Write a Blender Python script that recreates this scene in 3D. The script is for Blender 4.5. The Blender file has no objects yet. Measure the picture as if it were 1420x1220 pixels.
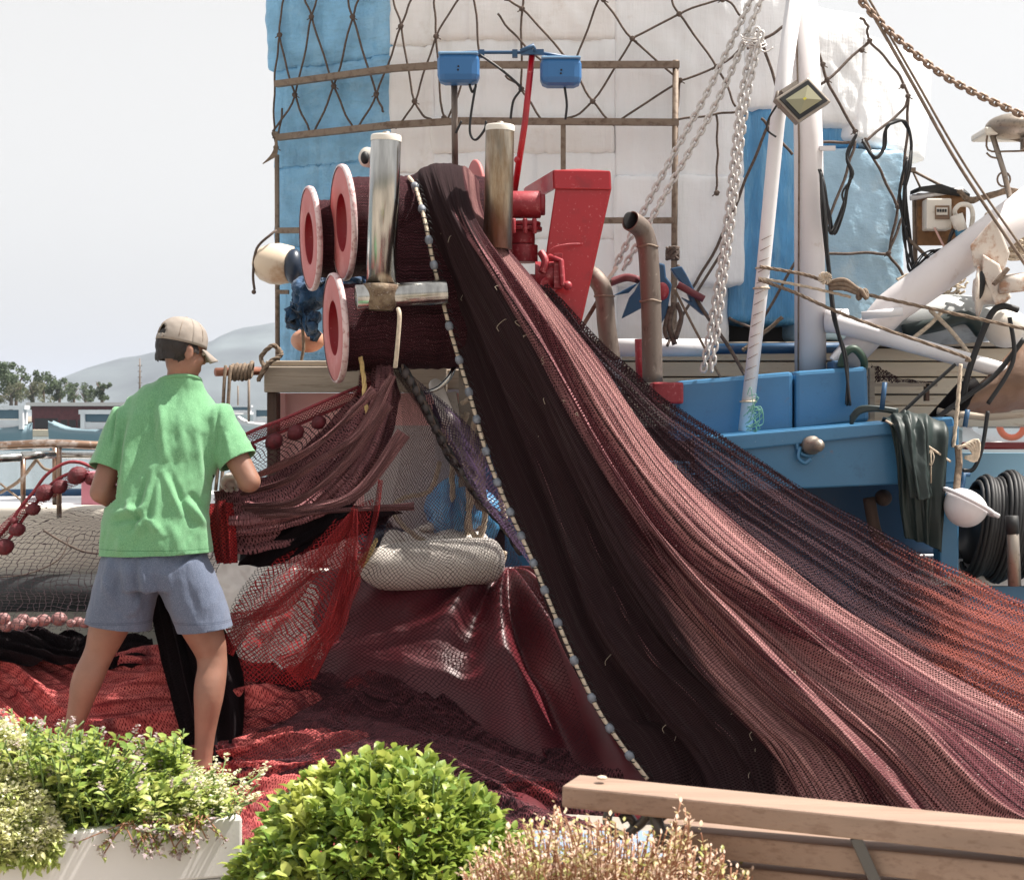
import bpy, bmesh, math, random
import numpy as np
from mathutils import Vector, Matrix, Euler
R=math.radians
rnd=random.Random(7)
SC=bpy.context.scene; COL=SC.collection
F=2250.0; CZ=1.5; HY=570.0
def P(px,py,Y): return Vector(((px-710)/F*Y, Y, CZ-(py-HY)/F*Y))
def M(px,Y): return px/F*Y            # pixels to metres at depth Y
# ---------------------------------------------------------------- noise
def _h(ix,iy,s):
    n=(ix.astype(np.int64)*374761393+iy.astype(np.int64)*668265263+s*982451653)&0x7fffffff
    n=((n^(n>>13))*1274126177)&0x7fffffff
    return ((n^(n>>16))&0xffff)/65535.0
def vn(x,y,s=0):
    x=np.asarray(x,float);y=np.asarray(y,float);x,y=np.broadcast_arrays(x,y)
    ix=np.floor(x);iy=np.floor(y);fx=x-ix;fy=y-iy
    fx=fx*fx*(3-2*fx);fy=fy*fy*(3-2*fy)
    a=_h(ix,iy,s);b=_h(ix+1,iy,s);c=_h(ix,iy+1,s);d=_h(ix+1,iy+1,s)
    return (a*(1-fx)+b*fx)*(1-fy)+(c*(1-fx)+d*fx)*fy-0.5
def fbm(x,y,s=0,o=4):
    t=0;a=1
    for k in range(o): t=t+a*vn(x*2**k,y*2**k,s+k*17);a*=.5
    return t
# ---------------------------------------------------------------- mesh builder
class MB:
    def __init__(s): s.v=[];s.f=[];s.sm=[];s.uv={}
    def add(s,v,f,smooth=True,uv=None):
        o=len(s.v);s.v+=[tuple(p) for p in v]
        s.f+=[tuple(i+o for i in q) for q in f];s.sm+=[smooth]*len(f)
        if uv is not None:
            for i,q in enumerate(uv): s.uv[o+i]=q
        return s
    def box(s,c,d,rot=None):
        c=Vector(c);h=[x/2 for x in d];vs=[]
        for x in (-1,1):
            for y in (-1,1):
                for z in (-1,1):
                    p=Vector((x*h[0],y*h[1],z*h[2]))
                    if rot: p=rot@p
                    vs.append(c+p)
        return s.add(vs,[(0,1,3,2),(4,6,7,5),(0,4,5,1),(2,3,7,6),(0,2,6,4),(1,5,7,3)],False)
    def bar(s,a,b,w,h=None,up=(0,0,1)):
        a=Vector(a);b=Vector(b);h=h or w;d=b-a;L=d.length;z=d.normalized();u=Vector(up)
        if abs(z.dot(u))>.95:u=Vector((0,1,0))
        x=u.cross(z).normalized();y=z.cross(x)
        m=Matrix((x,y,z)).transposed()
        return s.box((a+b)/2,(w,h,L),m)
    def prism(s,pts,vec,smooth=False):
        n=len(pts);vec=Vector(vec)
        v=[Vector(p) for p in pts]+[Vector(p)+vec for p in pts]
        f=[tuple(range(n-1,-1,-1)),tuple(range(n,2*n))]+[(i,(i+1)%n,n+(i+1)%n,n+i) for i in range(n)]
        return s.add(v,f,smooth)
    def tube(s,pts,r,n=8,closed=False,cap=True,round_=False):
        pts=[Vector(p) for p in pts];k=len(pts)
        rs=list(r) if hasattr(r,'__len__') else [r]*k
        if round_:
            d0=(pts[0]-pts[1]).normalized();d1=(pts[-1]-pts[-2]).normalized();r0,r1=rs[0],rs[-1]
            pts=[pts[0]+d0*r0*.98,pts[0]+d0*r0*.85,pts[0]+d0*r0*.5]+pts+[pts[-1]+d1*r1*.5,pts[-1]+d1*r1*.85,pts[-1]+d1*r1*.98]
            rs=[r0*.15,r0*.52,r0*.86]+rs+[r1*.86,r1*.52,r1*.15];k=len(pts)
        T=[]
        for i in range(k):
            a=pts[i-1] if (i>0 or closed) else pts[i];b=pts[(i+1)%k] if (i<k-1 or closed) else pts[i]
            t=(b-a);T.append(t.normalized() if t.length>1e-9 else Vector((0,0,1)))
        u=T[0].orthogonal().normalized();vs=[]
        for i in range(k):
            u=(u-T[i]*u.dot(T[i]))
            u=u.normalized() if u.length>1e-6 else T[i].orthogonal().normalized()
            w=T[i].cross(u)
            for j in range(n):
                a=2*math.pi*j/n;vs.append(pts[i]+(u*math.cos(a)+w*math.sin(a))*rs[i])
        f=[];m=k if closed else k-1
        for i in range(m):
            for j in range(n):
                a=i*n+j;b=i*n+(j+1)%n;c=((i+1)%k)*n+(j+1)%n;d=((i+1)%k)*n+j
                f.append((a,b,c,d))
        if cap and not closed: f+=[tuple(range(n-1,-1,-1)),tuple(range((k-1)*n,k*n))]
        return s.add(vs,f,True)
    def sweep(s,pts,rs,ax,n=20,cap=True):
        pts=[Vector(p) for p in pts];k=len(pts);vs=[];ax=Vector(ax)
        for i in range(k):
            t=(pts[min(i+1,k-1)]-pts[max(i-1,0)]).normalized()
            u=(ax-t*ax.dot(t)).normalized();w=t.cross(u)
            for j in range(n):
                a=2*math.pi*j/n;vs.append(pts[i]+u*math.cos(a)*rs[i][0]+w*math.sin(a)*rs[i][1])
        f=[(i*n+j,i*n+(j+1)%n,(i+1)*n+(j+1)%n,(i+1)*n+j) for i in range(k-1) for j in range(n)]
        if cap:f+=[tuple(range(n-1,-1,-1)),tuple(range((k-1)*n,k*n))]
        return s.add(vs,f,True)
    def ell(s,c,r,rot=None,nu=20,nv=12):
        c=Vector(c);vs=[];r=r if hasattr(r,'__len__') else (r,r,r)
        for i in range(nv+1):
            th=math.pi*i/nv
            for j in range(nu):
                ph=2*math.pi*j/nu;p=Vector((r[0]*math.sin(th)*math.cos(ph),r[1]*math.sin(th)*math.sin(ph),r[2]*math.cos(th)))
                if rot:p=rot@p
                vs.append(c+p)
        f=[(i*nu+j,(i+1)*nu+j,(i+1)*nu+(j+1)%nu,i*nu+(j+1)%nu) for i in range(nv) for j in range(nu)]
        return s.add(vs,f,True)
    def lathe(s,prof,o,ax,n=32):
        o=Vector(o);ax=Vector(ax).normalized();u=ax.orthogonal().normalized();w=ax.cross(u);vs=[]
        for r,z in prof:
            for j in range(n):
                a=2*math.pi*j/n;vs.append(o+ax*z+(u*math.cos(a)+w*math.sin(a))*r)
        k=len(prof)
        f=[(i*n+j,i*n+(j+1)%n,(i+1)*n+(j+1)%n,(i+1)*n+j) for i in range(k-1) for j in range(n)]
        return s.add(vs,f,True)
    def grid(s,V,uv=None,flip=False):
        n,m=V.shape[:2];f=[]
        for i in range(n-1):
            for j in range(m-1):
                q=(i*m+j,i*m+j+1,(i+1)*m+j+1,(i+1)*m+j);f.append(q[::-1] if flip else q)
        return s.add(V.reshape(-1,3).tolist(),f,True,None if uv is None else uv.reshape(-1,2).tolist())
    def mesh(s,name,off=Vector((0,0,0))):
        me=bpy.data.meshes.new(name)
        me.from_pydata([(p[0]-off[0],p[1]-off[1],p[2]-off[2]) for p in s.v],[],s.f)
        me.polygons.foreach_set('use_smooth',s.sm)
        if s.uv:
            l=me.uv_layers.new(name='UVMap');vi=np.empty(len(me.loops),np.int32);me.loops.foreach_get('vertex_index',vi)
            A=np.zeros((len(s.v),2));
            for k,q in s.uv.items():A[k]=q
            l.data.foreach_set('uv',A[vi].ravel())
        me.update();return me
def cr(pts,n=8,closed=False):
    pts=[Vector(p) for p in pts];k=len(pts);out=[]
    for i in range(k if closed else k-1):
        g=lambda q:pts[q%k] if closed else pts[max(0,min(k-1,q))]
        a,b,c,d=g(i-1),g(i),g(i+1),g(i+2)
        for j in range(n):
            t=j/n;out.append(.5*((2*b)+(c-a)*t+(2*a-5*b+4*c-d)*t*t+(3*b-a-3*c+d)*t**3))
    if not closed: out.append(pts[-1])
    return out
def crgrid(G,nr,nc):
    """catmull-rom surface through a control grid of 3-D points"""
    G=np.array(G,float)
    def up(A,n):
        k=A.shape[0];o=[]
        for x in np.linspace(0,k-1-1e-9,n):
            i=int(x);t=x-i;a=A[max(i-1,0)];b=A[i];c=A[min(i+1,k-1)];d=A[min(i+2,k-1)]
            o.append(.5*((2*b)+(c-a)*t+(2*a-5*b+4*c-d)*t*t+(3*b-a-3*c+d)*t**3))
        return np.array(o)
    A=up(G,nr);A=up(A.transpose(1,0,2),nc).transpose(1,0,2);return A
def nrm(V):
    a=np.gradient(V,axis=0);b=np.gradient(V,axis=1);n=np.cross(b,a)
    return n/(np.linalg.norm(n,axis=2,keepdims=True)+1e-9)
def arcuv(V):
    """uv in metres: u across (axis 1), v along (axis 0)"""
    du=np.linalg.norm(np.diff(V,axis=1),axis=2);dv=np.linalg.norm(np.diff(V,axis=0),axis=2)
    w=du.sum(1);u=np.concatenate([np.zeros((V.shape[0],1)),np.cumsum(du,1)],1);u=u/(w[:,None]+1e-9)*w.mean()
    v=np.concatenate([[0],np.cumsum(dv.mean(1))]);return np.stack([u,np.repeat(v[:,None],V.shape[1],1)],2)
def cloth(ctrl,nr,nc,fold=None,px=True):
    G=[[tuple(P(*q)) if px else q for q in row] for row in ctrl]
    V=crgrid(G,nr,nc);uv=arcuv(V)
    if fold is not None:
        N=nrm(V);N*=np.where(N[...,1:2]>0,-1,1) if False else 1
        S,T=np.meshgrid(np.linspace(0,1,nc),np.linspace(0,1,nr))
        V=V+N*fold(S,T,uv[...,0],uv[...,1])[...,None]
    return V,uv
# ---------------------------------------------------------------- objects
def link(o,parent=None):
    COL.objects.link(o)
    if parent is not None:o.parent=parent
    return o
def props(o,label=None,cat=None,group=None,kind=None):
    if label:o['label']=label
    if cat:o['category']=cat
    if group:o['group']=group
    if kind:o['kind']=kind
    return o
def mods(o,bevel=0,solid=0,seg=2):
    if solid:
        m=o.modifiers.new('Solid','SOLIDIFY');m.thickness=solid;m.offset=0
    if bevel:
        m=o.modifiers.new('Bevel','BEVEL');m.width=bevel;m.segments=seg;m.limit_method='ANGLE';m.angle_limit=R(40);m.harden_normals=False
class Thing:
    def __init__(s,name,label,cat,loc=(0,0,0),group=None):
        s.loc=Vector(loc);s.o=bpy.data.objects.new(name,None);s.o.empty_display_size=.05;link(s.o);s.o.location=s.loc
        props(s.o,label,cat,group)
    def part(s,name,mb,mat,parent=None,bevel=0,solid=0,label=None):
        me=mb.mesh(name,s.loc) if isinstance(mb,MB) else mb
        me.materials.append(mat);o=bpy.data.objects.new(name,me);link(o,parent or s.o);mods(o,bevel,solid)
        if label:o['label']=label
        return o
def single(name,mb,mat,label=None,cat=None,group=None,kind=None,loc=(0,0,0),bevel=0,solid=0):
    loc=Vector(loc);me=mb.mesh(name,loc);me.materials.append(mat);o=bpy.data.objects.new(name,me);o.location=loc;link(o);mods(o,bevel,solid)
    return props(o,label,cat,group,kind)
def remesh(mb,vox,smooth=4,fac=.6):
    me=mb.mesh('tmp');o=bpy.data.objects.new('tmp',me);COL.objects.link(o)
    m=o.modifiers.new('r','REMESH');m.mode='VOXEL';m.voxel_size=vox;m.use_smooth_shade=True
    if smooth:
        m=o.modifiers.new('s','SMOOTH');m.factor=fac;m.iterations=smooth
    dg=bpy.context.evaluated_depsgraph_get();dg.update()
    me2=bpy.data.meshes.new_from_object(o.evaluated_get(dg));bpy.data.objects.remove(o);bpy.data.meshes.remove(me)
    return me2
# ---------------------------------------------------------------- materials
def srgb(r,g,b):
    f=lambda c:(c/255/12.92) if c/255<=.04045 else ((c/255+.055)/1.055)**2.4
    return (f(r),f(g),f(b),1)
class NT:
    def __init__(s,name):
        s.m=bpy.data.materials.new(name);s.m.use_nodes=True;s.t=s.m.node_tree;s.n=s.t.nodes;s.n.clear()
        s.out=s.n.new('ShaderNodeOutputMaterial')
    def new(s,k,**kw):
        n=s.n.new('ShaderNode'+k)
        for a,b in kw.items():setattr(n,a,b)
        return n
    def l(s,a,b): s.t.links.new(a,b)
    def val(s,sock,x):
        if hasattr(x,'is_output') or isinstance(x,bpy.types.NodeSocket): s.l(x,sock)
        else: sock.default_value=x
    def math(s,op,a,b=0,c=0,clamp=False):
        n=s.new('Math',operation=op,use_clamp=clamp);s.val(n.inputs[0],a);s.val(n.inputs[1],b)
        if op in('MULTIPLY_ADD','COMPARE','SMOOTH_MIN'):s.val(n.inputs[2],c)
        return n.outputs[0]
    def mix(s,f,a,b):
        n=s.new('Mix',data_type='RGBA');s.val(n.inputs[0],f);s.val(n.inputs[6],a);s.val(n.inputs[7],b);return n.outputs[2]
    def noise(s,vec,scale,detail=4,rough=.55,dist=0):
        n=s.new('TexNoise');s.l(vec,n.inputs['Vector']);n.inputs['Scale'].default_value=scale;n.inputs['Detail'].default_value=detail
        n.inputs['Roughness'].default_value=rough;n.inputs['Distortion'].default_value=dist;return n.outputs['Fac']
    def ramp(s,f,a,b,ca=0.,cb=1.):
        n=s.new('MapRange');n.clamp=True;s.val(n.inputs[0],f);n.inputs[1].default_value=a;n.inputs[2].default_value=b;n.inputs[3].default_value=ca;n.inputs[4].default_value=cb;return n.outputs[0]
    def scalev(s,vec,sc):
        n=s.new('VectorMath',operation='MULTIPLY');s.l(vec,n.inputs[0]);n.inputs[1].default_value=sc;return n.outputs[0]
def pm(name,col,rough=.6,metal=0,var=None,dirt=None,bump=None,spec=.5,stretch=(1,1,1),coat=0,sub=0,uv=False,trans=0,emit=None,sheen=0):
    """var=(scale,amount) brightness variation; dirt=(scale,threshold,colour,strength); bump=(scale,strength,dist)"""
    t=NT(name);b=t.new('BsdfPrincipled');t.l(b.outputs[0],t.out.inputs[0])
    tc=t.new('TexCoord');v=t.scalev(tc.outputs['UV' if uv else 'Object'],stretch)
    c=col
    if var:
        f=t.noise(v,var[0],5);lo=tuple(x*(1-var[1]) for x in col[:3])+(1,);hi=tuple(min(1,x*(1+var[1])) for x in col[:3])+(1,)
        c=t.mix(t.ramp(f,.3,.7),lo,hi)
    if dirt:
        ds=dirt if isinstance(dirt,list) else [dirt]
        for d in ds:
            f=t.noise(v,d[0],8,.65);c=t.mix(t.math('MULTIPLY',t.ramp(f,d[1],d[1]+.12),d[3]),c,d[2])
    t.val(b.inputs['Base Color'],c)
    b.inputs['Roughness'].default_value=rough;b.inputs['Metallic'].default_value=metal;b.inputs['Specular IOR Level'].default_value=spec
    b.inputs['Coat Weight'].default_value=coat;b.inputs['Sheen Weight'].default_value=sheen
    if sub: b.inputs['Subsurface Weight'].default_value=sub;b.inputs['Subsurface Scale'].default_value=.01
    if emit: b.inputs['Emission Color'].default_value=emit[0];b.inputs['Emission Strength'].default_value=emit[1]
    if bump:
        bs=bump if isinstance(bump,list) else [bump];prev=None
        for q in bs:
            n=t.new('Bump');vv=t.scalev(tc.outputs['UV' if uv else 'Object'],q[3]) if len(q)>3 else v
            t.l(t.noise(vv,q[0],6),n.inputs['Height']);n.inputs['Strength'].default_value=q[1];n.inputs['Distance'].default_value=q[2]
            if prev:t.l(prev,n.inputs['Normal'])
            prev=n.outputs[0]
        t.l(prev,b.inputs['Normal'])
    if trans:
        tr=t.new('BsdfTranslucent');t.val(tr.inputs[0],c);mx=t.new('MixShader');mx.inputs[0].default_value=trans
        t.l(b.outputs[0],mx.inputs[1]);t.l(tr.outputs[0],mx.inputs[2]);t.l(mx.outputs[0],t.out.inputs[0])
    return t.m
def net(name,c1,c2,cell=.014,w=.3,dense=None,opaque=False,gap=None,streak=(140,6),warp=.006,glint=.25,square=False,patch=None,dark=None,far=None,band=None,lines=None,fs=300,bd=.007,rough=.7,spec=.08,asp=1.0):
    """knotted netting. uv in metres. dense=(scale_u,scale_v,lo,hi): bunched streaks that close the mesh.
    patch=(scale,threshold,colour): areas knotted from other twine"""
    t=NT(name);tc=t.new('TexCoord');uv=tc.outputs['UV']
    nz=t.new('TexNoise');t.l(uv,nz.inputs['Vector']);nz.inputs['Scale'].default_value=9;nz.inputs['Detail'].default_value=3
    off=t.new('VectorMath',operation='SUBTRACT');t.l(nz.outputs['Color'],off.inputs[0]);off.inputs[1].default_value=(.5,.5,.5)
    sc=t.new('VectorMath',operation='SCALE');t.l(off.outputs[0],sc.inputs[0]);sc.inputs['Scale'].default_value=warp*8
    ad=t.new('VectorMath',operation='ADD');t.l(uv,ad.inputs[0]);t.l(sc.outputs[0],ad.inputs[1])
    sp=t.new('SeparateXYZ');t.l(ad.outputs[0],sp.inputs[0]);u,v=sp.outputs[0],sp.outputs[1]
    v=t.math('MULTIPLY',v,asp)
    if square:a,b=u,v
    else:a,b=t.math('ADD',u,v),t.math('SUBTRACT',u,v)
    def ln(x):
        fr=t.math('FRACT',t.math('DIVIDE',x,cell));return t.math('ABSOLUTE',t.math('SUBTRACT',fr,.5))  # .5 on the twine
    m=t.math('MAXIMUM',ln(a),ln(b))
    knot=t.math('ADD',ln(a),ln(b))
    line=t.ramp(t.math('MAXIMUM',m,t.math('SUBTRACT',knot,.47)),.5-w/2-.03,.5-w/2+.03)
    st=t.noise(t.scalev(uv,(streak[0],streak[1],1)),1,5,.6)
    fine=t.noise(uv,fs,2,.7)
    if dense:
        dn=t.noise(t.scalev(uv,(dense[0],dense[1],1)),1,6,.6);dm=t.ramp(dn,dense[2],dense[3])
        if dense[3]<1.5: fz=t.ramp(t.math('ADD',dm,t.math('SUBTRACT',fine,.5)),.45,.6)
        dmask=t.math('MULTIPLY',dm,t.ramp(fine,.35,.5)) 
    else: dmask=0.0
    col=t.mix(t.ramp(st,.35,.65),c1,c2)
    if patch:
        pn=t.noise(t.scalev(uv,patch[0]),1,4,.6,.3);col=t.mix(t.ramp(pn,patch[1],patch[1]+.06),col,t.mix(t.ramp(st,.35,.65),patch[2],tuple(x*.45 for x in patch[2][:3])+(1,)))
    if band:
        bn=t.noise(t.scalev(uv,band[0]),1,5,.6,.2);col=t.mix(t.ramp(bn,band[1],band[2]),col,t.mix(t.ramp(st,.35,.65),band[3],tuple(x*.55 for x in band[3][:3])+(1,)))
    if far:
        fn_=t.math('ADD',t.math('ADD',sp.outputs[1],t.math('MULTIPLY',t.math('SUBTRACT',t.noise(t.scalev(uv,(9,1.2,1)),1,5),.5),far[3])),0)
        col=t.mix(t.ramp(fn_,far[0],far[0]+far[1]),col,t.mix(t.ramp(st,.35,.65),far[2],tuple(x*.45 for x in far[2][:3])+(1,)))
    if opaque:
        g=gap or tuple(x*.25 for x in c1[:3])+(1,)
        lv=t.math('MAXIMUM',t.math('MULTIPLY',line,.8),t.ramp(fine,.5,.66))
        col=t.mix(lv,g,col)
        if lines:
            sr=t.new('SeparateXYZ');t.l(uv,sr.inputs[0])
            lw=t.noise(t.scalev(uv,(lines[1],.35,1)),1,3,.5)
            fr=t.math('ABSOLUTE',t.math('SUBTRACT',t.math('FRACT',t.math('DIVIDE',t.math('ADD',sr.outputs[0],t.math('MULTIPLY',lw,.012)),lines[0])),.5))
            col=t.mix(t.math('MULTIPLY',t.ramp(fr,.30,.46),t.ramp(lw,.40,.60,.25,.95)),col,g)  # shaded valleys between fine folds, painted as dark lines
    sparkle=t.ramp(fine,.66,.74);col=t.mix(t.math('MULTIPLY',sparkle,glint),col,(.75,.6,.58,1))  # twine highlights painted into the colour as pale specks
    if dark:  # shade on the low-u side, painted into the twine colour
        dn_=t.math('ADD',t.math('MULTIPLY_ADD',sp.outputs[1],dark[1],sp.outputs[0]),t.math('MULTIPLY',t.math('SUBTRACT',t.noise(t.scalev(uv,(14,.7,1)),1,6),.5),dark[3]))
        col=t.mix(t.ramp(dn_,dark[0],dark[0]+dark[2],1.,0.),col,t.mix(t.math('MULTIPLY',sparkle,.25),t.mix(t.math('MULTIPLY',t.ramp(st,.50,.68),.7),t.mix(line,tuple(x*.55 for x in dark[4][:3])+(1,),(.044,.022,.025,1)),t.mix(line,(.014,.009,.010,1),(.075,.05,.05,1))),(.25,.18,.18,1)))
    b_=t.new('BsdfPrincipled');t.l(col,b_.inputs['Base Color']);b_.inputs['Roughness'].default_value=rough;b_.inputs['Specular IOR Level'].default_value=spec
    bp=t.new('Bump');bp.inputs['Strength'].default_value=.8;bp.inputs['Distance'].default_value=bd
    t.l(t.math('ADD',t.math('ADD',line,st),fine),bp.inputs['Height']);t.l(bp.outputs[0],b_.inputs['Normal'])
    if opaque: t.l(b_.outputs[0],t.out.inputs[0])
    else:
        al=t.math('MAXIMUM',line,dmask);tr=t.new('BsdfTransparent');mx=t.new('MixShader');t.l(al,mx.inputs[0]);t.l(tr.outputs[0],mx.inputs[1]);t.l(b_.outputs[0],mx.inputs[2]);t.l(mx.outputs[0],t.out.inputs[0])
    return t.m
# ---------------------------------------------------------------- camera, light, world
SUN=Vector((.46,.09,.88)).normalized()
cam=bpy.data.cameras.new('Camera');co=bpy.data.objects.new('Camera',cam);COL.objects.link(co);SC.camera=co
co.location=(0,0,CZ);co.rotation_euler=(R(90),0,0);cam.sensor_width=36;cam.sensor_fit='HORIZONTAL';cam.lens=36*F/1420;cam.shift_y=-40/1420;cam.clip_end=20000;cam.clip_start=.05
cam.dof.use_dof=True;cam.dof.focus_distance=6.6;cam.dof.aperture_fstop=13
sl=bpy.data.lights.new('Sun','SUN');so=bpy.data.objects.new('Sun',sl);COL.objects.link(so);sl.energy=5;sl.angle=R(.53);sl.color=(1,.94,.86)
so.rotation_euler=SUN.to_track_quat('Z','Y').to_euler()
W=bpy.data.worlds.new('World');SC.world=W;W.use_nodes=True;wt=W.node_tree;wt.nodes.clear()
sk=wt.nodes.new('ShaderNodeTexSky');sk.sky_type='NISHITA';sk.sun_disc=False;sk.sun_elevation=math.asin(SUN.z);sk.sun_rotation=math.atan2(SUN.x,SUN.y)
sk.air_density=1.0;sk.dust_density=3.0;sk.ozone_density=1.0
bg=wt.nodes.new('ShaderNodeBackground');bg.inputs[1].default_value=.112;wo=wt.nodes.new('ShaderNodeOutputWorld')
hs=wt.nodes.new('ShaderNodeHueSaturation');hs.inputs['Saturation'].default_value=.10;hs.inputs['Value'].default_value=1.0;wt.links.new(sk.outputs[0],hs.inputs['Color']);mxw=wt.nodes.new('ShaderNodeMix');mxw.data_type='RGBA';mxw.inputs[0].default_value=.6;mxw.inputs[7].default_value=(4.05,3.95,3.8,1);wt.links.new(hs.outputs[0],mxw.inputs[6]);wt.links.new(mxw.outputs[2],bg.inputs[0]);wt.links.new(bg.outputs[0],wo.inputs[0])
vs=SC.view_settings;vs.view_transform='Standard';vs.look='None';vs.gamma=1;vs.exposure=.99
SC.cycles.use_denoising=True;SC.cycles.transparent_max_bounces=24;SC.cycles.max_bounces=6;SC.cycles.volume_bounces=0;SC.cycles.caustics_reflective=False;SC.cycles.caustics_refractive=False
SC.render.film_transparent=False
# ================================================================ materials
m_steel=pm('brushed_steel',(.42,.41,.39,1),.2,1,var=(30,.3),dirt=(14,.6,(.22,.17,.12,1),.3),stretch=(1,1,.15),bump=(200,.05,.001))
m_steel2=pm('stained_steel',(.34,.29,.23,1),.4,1,var=(30,.4),dirt=(10,.45,(.2,.12,.06,1),.7),stretch=(1,1,.2),bump=(200,.05,.001))
m_redflange=pm('red_flange',srgb(190,108,106),.6,dirt=[(80,.64,srgb(150,30,40),.5),(7,.5,srgb(208,146,142),.5)],bump=(120,.2,.002))
m_rim=pm('worn_rim',srgb(215,190,190),.4,dirt=(50,.5,srgb(150,60,60),.6))
m_deepred=pm('hub_red',srgb(140,10,25),.5,dirt=(70,.62,srgb(210,150,150),.4))
m_red=pm('red_paint',srgb(168,8,26),.33,dirt=[(75,.61,srgb(225,150,150),.8),(8,.55,srgb(130,8,20),.6)],bump=(50,.08,.002),coat=.2)
m_redold=pm('old_red_paint',srgb(150,40,50),.5,dirt=[(45,.55,srgb(210,130,130),.6),(20,.56,srgb(90,15,20),.5)],bump=(60,.3,.003))
m_blue=pm('blue_boat_paint',srgb(62,118,158),.38,var=(3,.12),dirt=[(9,.58,srgb(45,92,128),.55),(60,.66,srgb(170,190,198),.6),(16,.665,srgb(120,92,74),.6),(34,.64,srgb(36,74,104),.6)],bump=[(6,.15,.01),(80,.1,.002)],coat=.15)
m_dblue=pm('dark_blue_paint',srgb(35,75,110),.45,dirt=(40,.6,srgb(90,60,45),.5),bump=(60,.3,.003))
m_lampblue=pm('lamp_blue',srgb(48,105,160),.4,dirt=(60,.66,srgb(20,50,80),.5))
m_white=pm('white_paint',srgb(224,222,224),.45,var=(4,.06),dirt=[(11,.63,srgb(150,120,95),.5),(50,.68,srgb(110,85,70),.5)],bump=(40,.1,.003))
m_mast=pm('mast_paint',srgb(226,220,220),.5,var=(3,.06),dirt=[(7,.62,srgb(170,140,115),.5),(60,.7,srgb(110,80,60),.6)],bump=(30,.12,.003))
m_worn=pm('worn_winch_paint',srgb(215,205,195),.5,dirt=[(14,.5,srgb(165,110,65),.75),(50,.62,srgb(90,60,40),.5)],bump=(50,.3,.003))
m_pipe=pm('exhaust_metal',srgb(118,106,98),.6,.45,stretch=(1,1,.4),dirt=[(22,.55,srgb(72,58,50),.6),(60,.6,srgb(185,175,165),.5)],bump=(90,.35,.002))
m_bar=pm('weathered_bar',srgb(128,112,98),.65,.2,dirt=[(30,.5,srgb(90,70,55),.8),(60,.6,srgb(170,160,150),.6)],bump=(90,.3,.002))
m_rope=pm('rope',srgb(125,108,92),.85,var=(60,.35),bump=(260,.8,.004))
m_rope_d=pm('tarred_rope',srgb(92,78,70),.85,var=(60,.4),bump=(260,.8,.004))
m_rope_l=pm('pale_rope',srgb(196,180,160),.8,var=(60,.25),bump=(260,.8,.004))
m_rope_y=pm('yellow_rope',srgb(205,175,120),.8,var=(60,.25),bump=(260,.8,.004))
m_chain=pm('galvanised_chain',srgb(205,200,196),.5,.2,dirt=(60,.6,srgb(135,120,108),.6))
m_chainr=pm('rusty_chain',srgb(150,128,112),.6,.4,dirt=(60,.5,srgb(100,75,60),.7))
m_black=pm('black_rubber',srgb(24,24,26),.6,bump=(40,.15,.003),var=(8,.4))
m_rubber=pm('rubber_fendering',srgb(42,44,46),.55,var=(5,.4),dirt=(6,.6,srgb(90,88,80),.4),bump=(12,.3,.01))
m_eps=pm('foam_white',srgb(243,244,246),.42,var=(1.5,.02),dirt=[(2.2,.64,srgb(205,192,178),.4)],bump=[(4,.7,.02,(3,1,.35)),(9,.25,.012,(1,1,3.5)),(14,.4,.006,(2.5,1,.5))],spec=.6)
m_epsd=pm('foam_bundle_dirty',srgb(240,238,237),.42,var=(1.5,.04),dirt=[(2.2,.58,srgb(190,172,155),.5)],bump=[(4,.7,.02,(3,1,.4)),(10,.35,.012,(1,1,3.5)),(16,.45,.006,(2.5,1,.5))],spec=.6)
m_film=pm('blue_film',srgb(120,175,212),.28,var=(4,.28),dirt=[(2.5,.5,srgb(150,192,220),.45),(4,.58,srgb(84,145,190),.5)],bump=[(5,1,.03,(1,1,2.6)),(14,1,.016,(2,1,.6)),(30,.5,.006)],stretch=(1,1,1.6),spec=.7)
m_filmd=pm('deep_blue_film',srgb(75,148,200),.28,var=(3,.25),dirt=[(5,.5,srgb(125,180,215),.6),(6,.56,srgb(35,85,140),.8)],bump=[(6,1,.03,(2.5,1,.4)),(30,.6,.01)],stretch=(2.5,1,.4),spec=.7)
m_filml=pm('pale_blue_film',srgb(168,203,226),.3,var=(3,.12),dirt=[(4,.55,srgb(200,218,228),.6),(6,.62,srgb(110,165,205),.6)],bump=[(6,.6,.02,(1,1,2)),(30,.5,.008)],spec=.7)
m_wood=pm('grey_wood',srgb(168,155,140),.75,var=(6,.2),dirt=(12,.55,srgb(105,90,75),.7),stretch=(.3,1,5),bump=(30,.4,.004))
m_dwood=pm('brown_wood',srgb(82,62,52),.7,var=(10,.3),stretch=(3,1,.3),bump=(30,.4,.004))
m_plank=pm('cream_planks',srgb(205,190,168),.6,var=(5,.1),dirt=[(10,.58,srgb(150,110,70),.7),(40,.64,srgb(95,75,60),.6)],stretch=(.5,1,3),bump=(20,.3,.004))
m_pink=pm('pink_panel',srgb(240,184,182),.55,var=(2,.06),dirt=(8,.62,srgb(190,120,118),.5))
m_tarp=pm('red_vinyl',srgb(92,12,26),.48,var=(5,.25),dirt=(90,.68,srgb(190,120,120),.5),bump=[(9,.25,.02),(120,.15,.002)],spec=.7)
m_navy=pm('navy_float',srgb(32,44,62),.4,bump=(20,.1,.003))
m_cream=pm('cream_buoy',srgb(214,195,172),.45,dirt=(6,.52,srgb(170,125,85),.6))
m_orange=pm('faded_orange',srgb(190,140,116),.5,dirt=(8,.5,srgb(170,100,80),.6))
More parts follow.
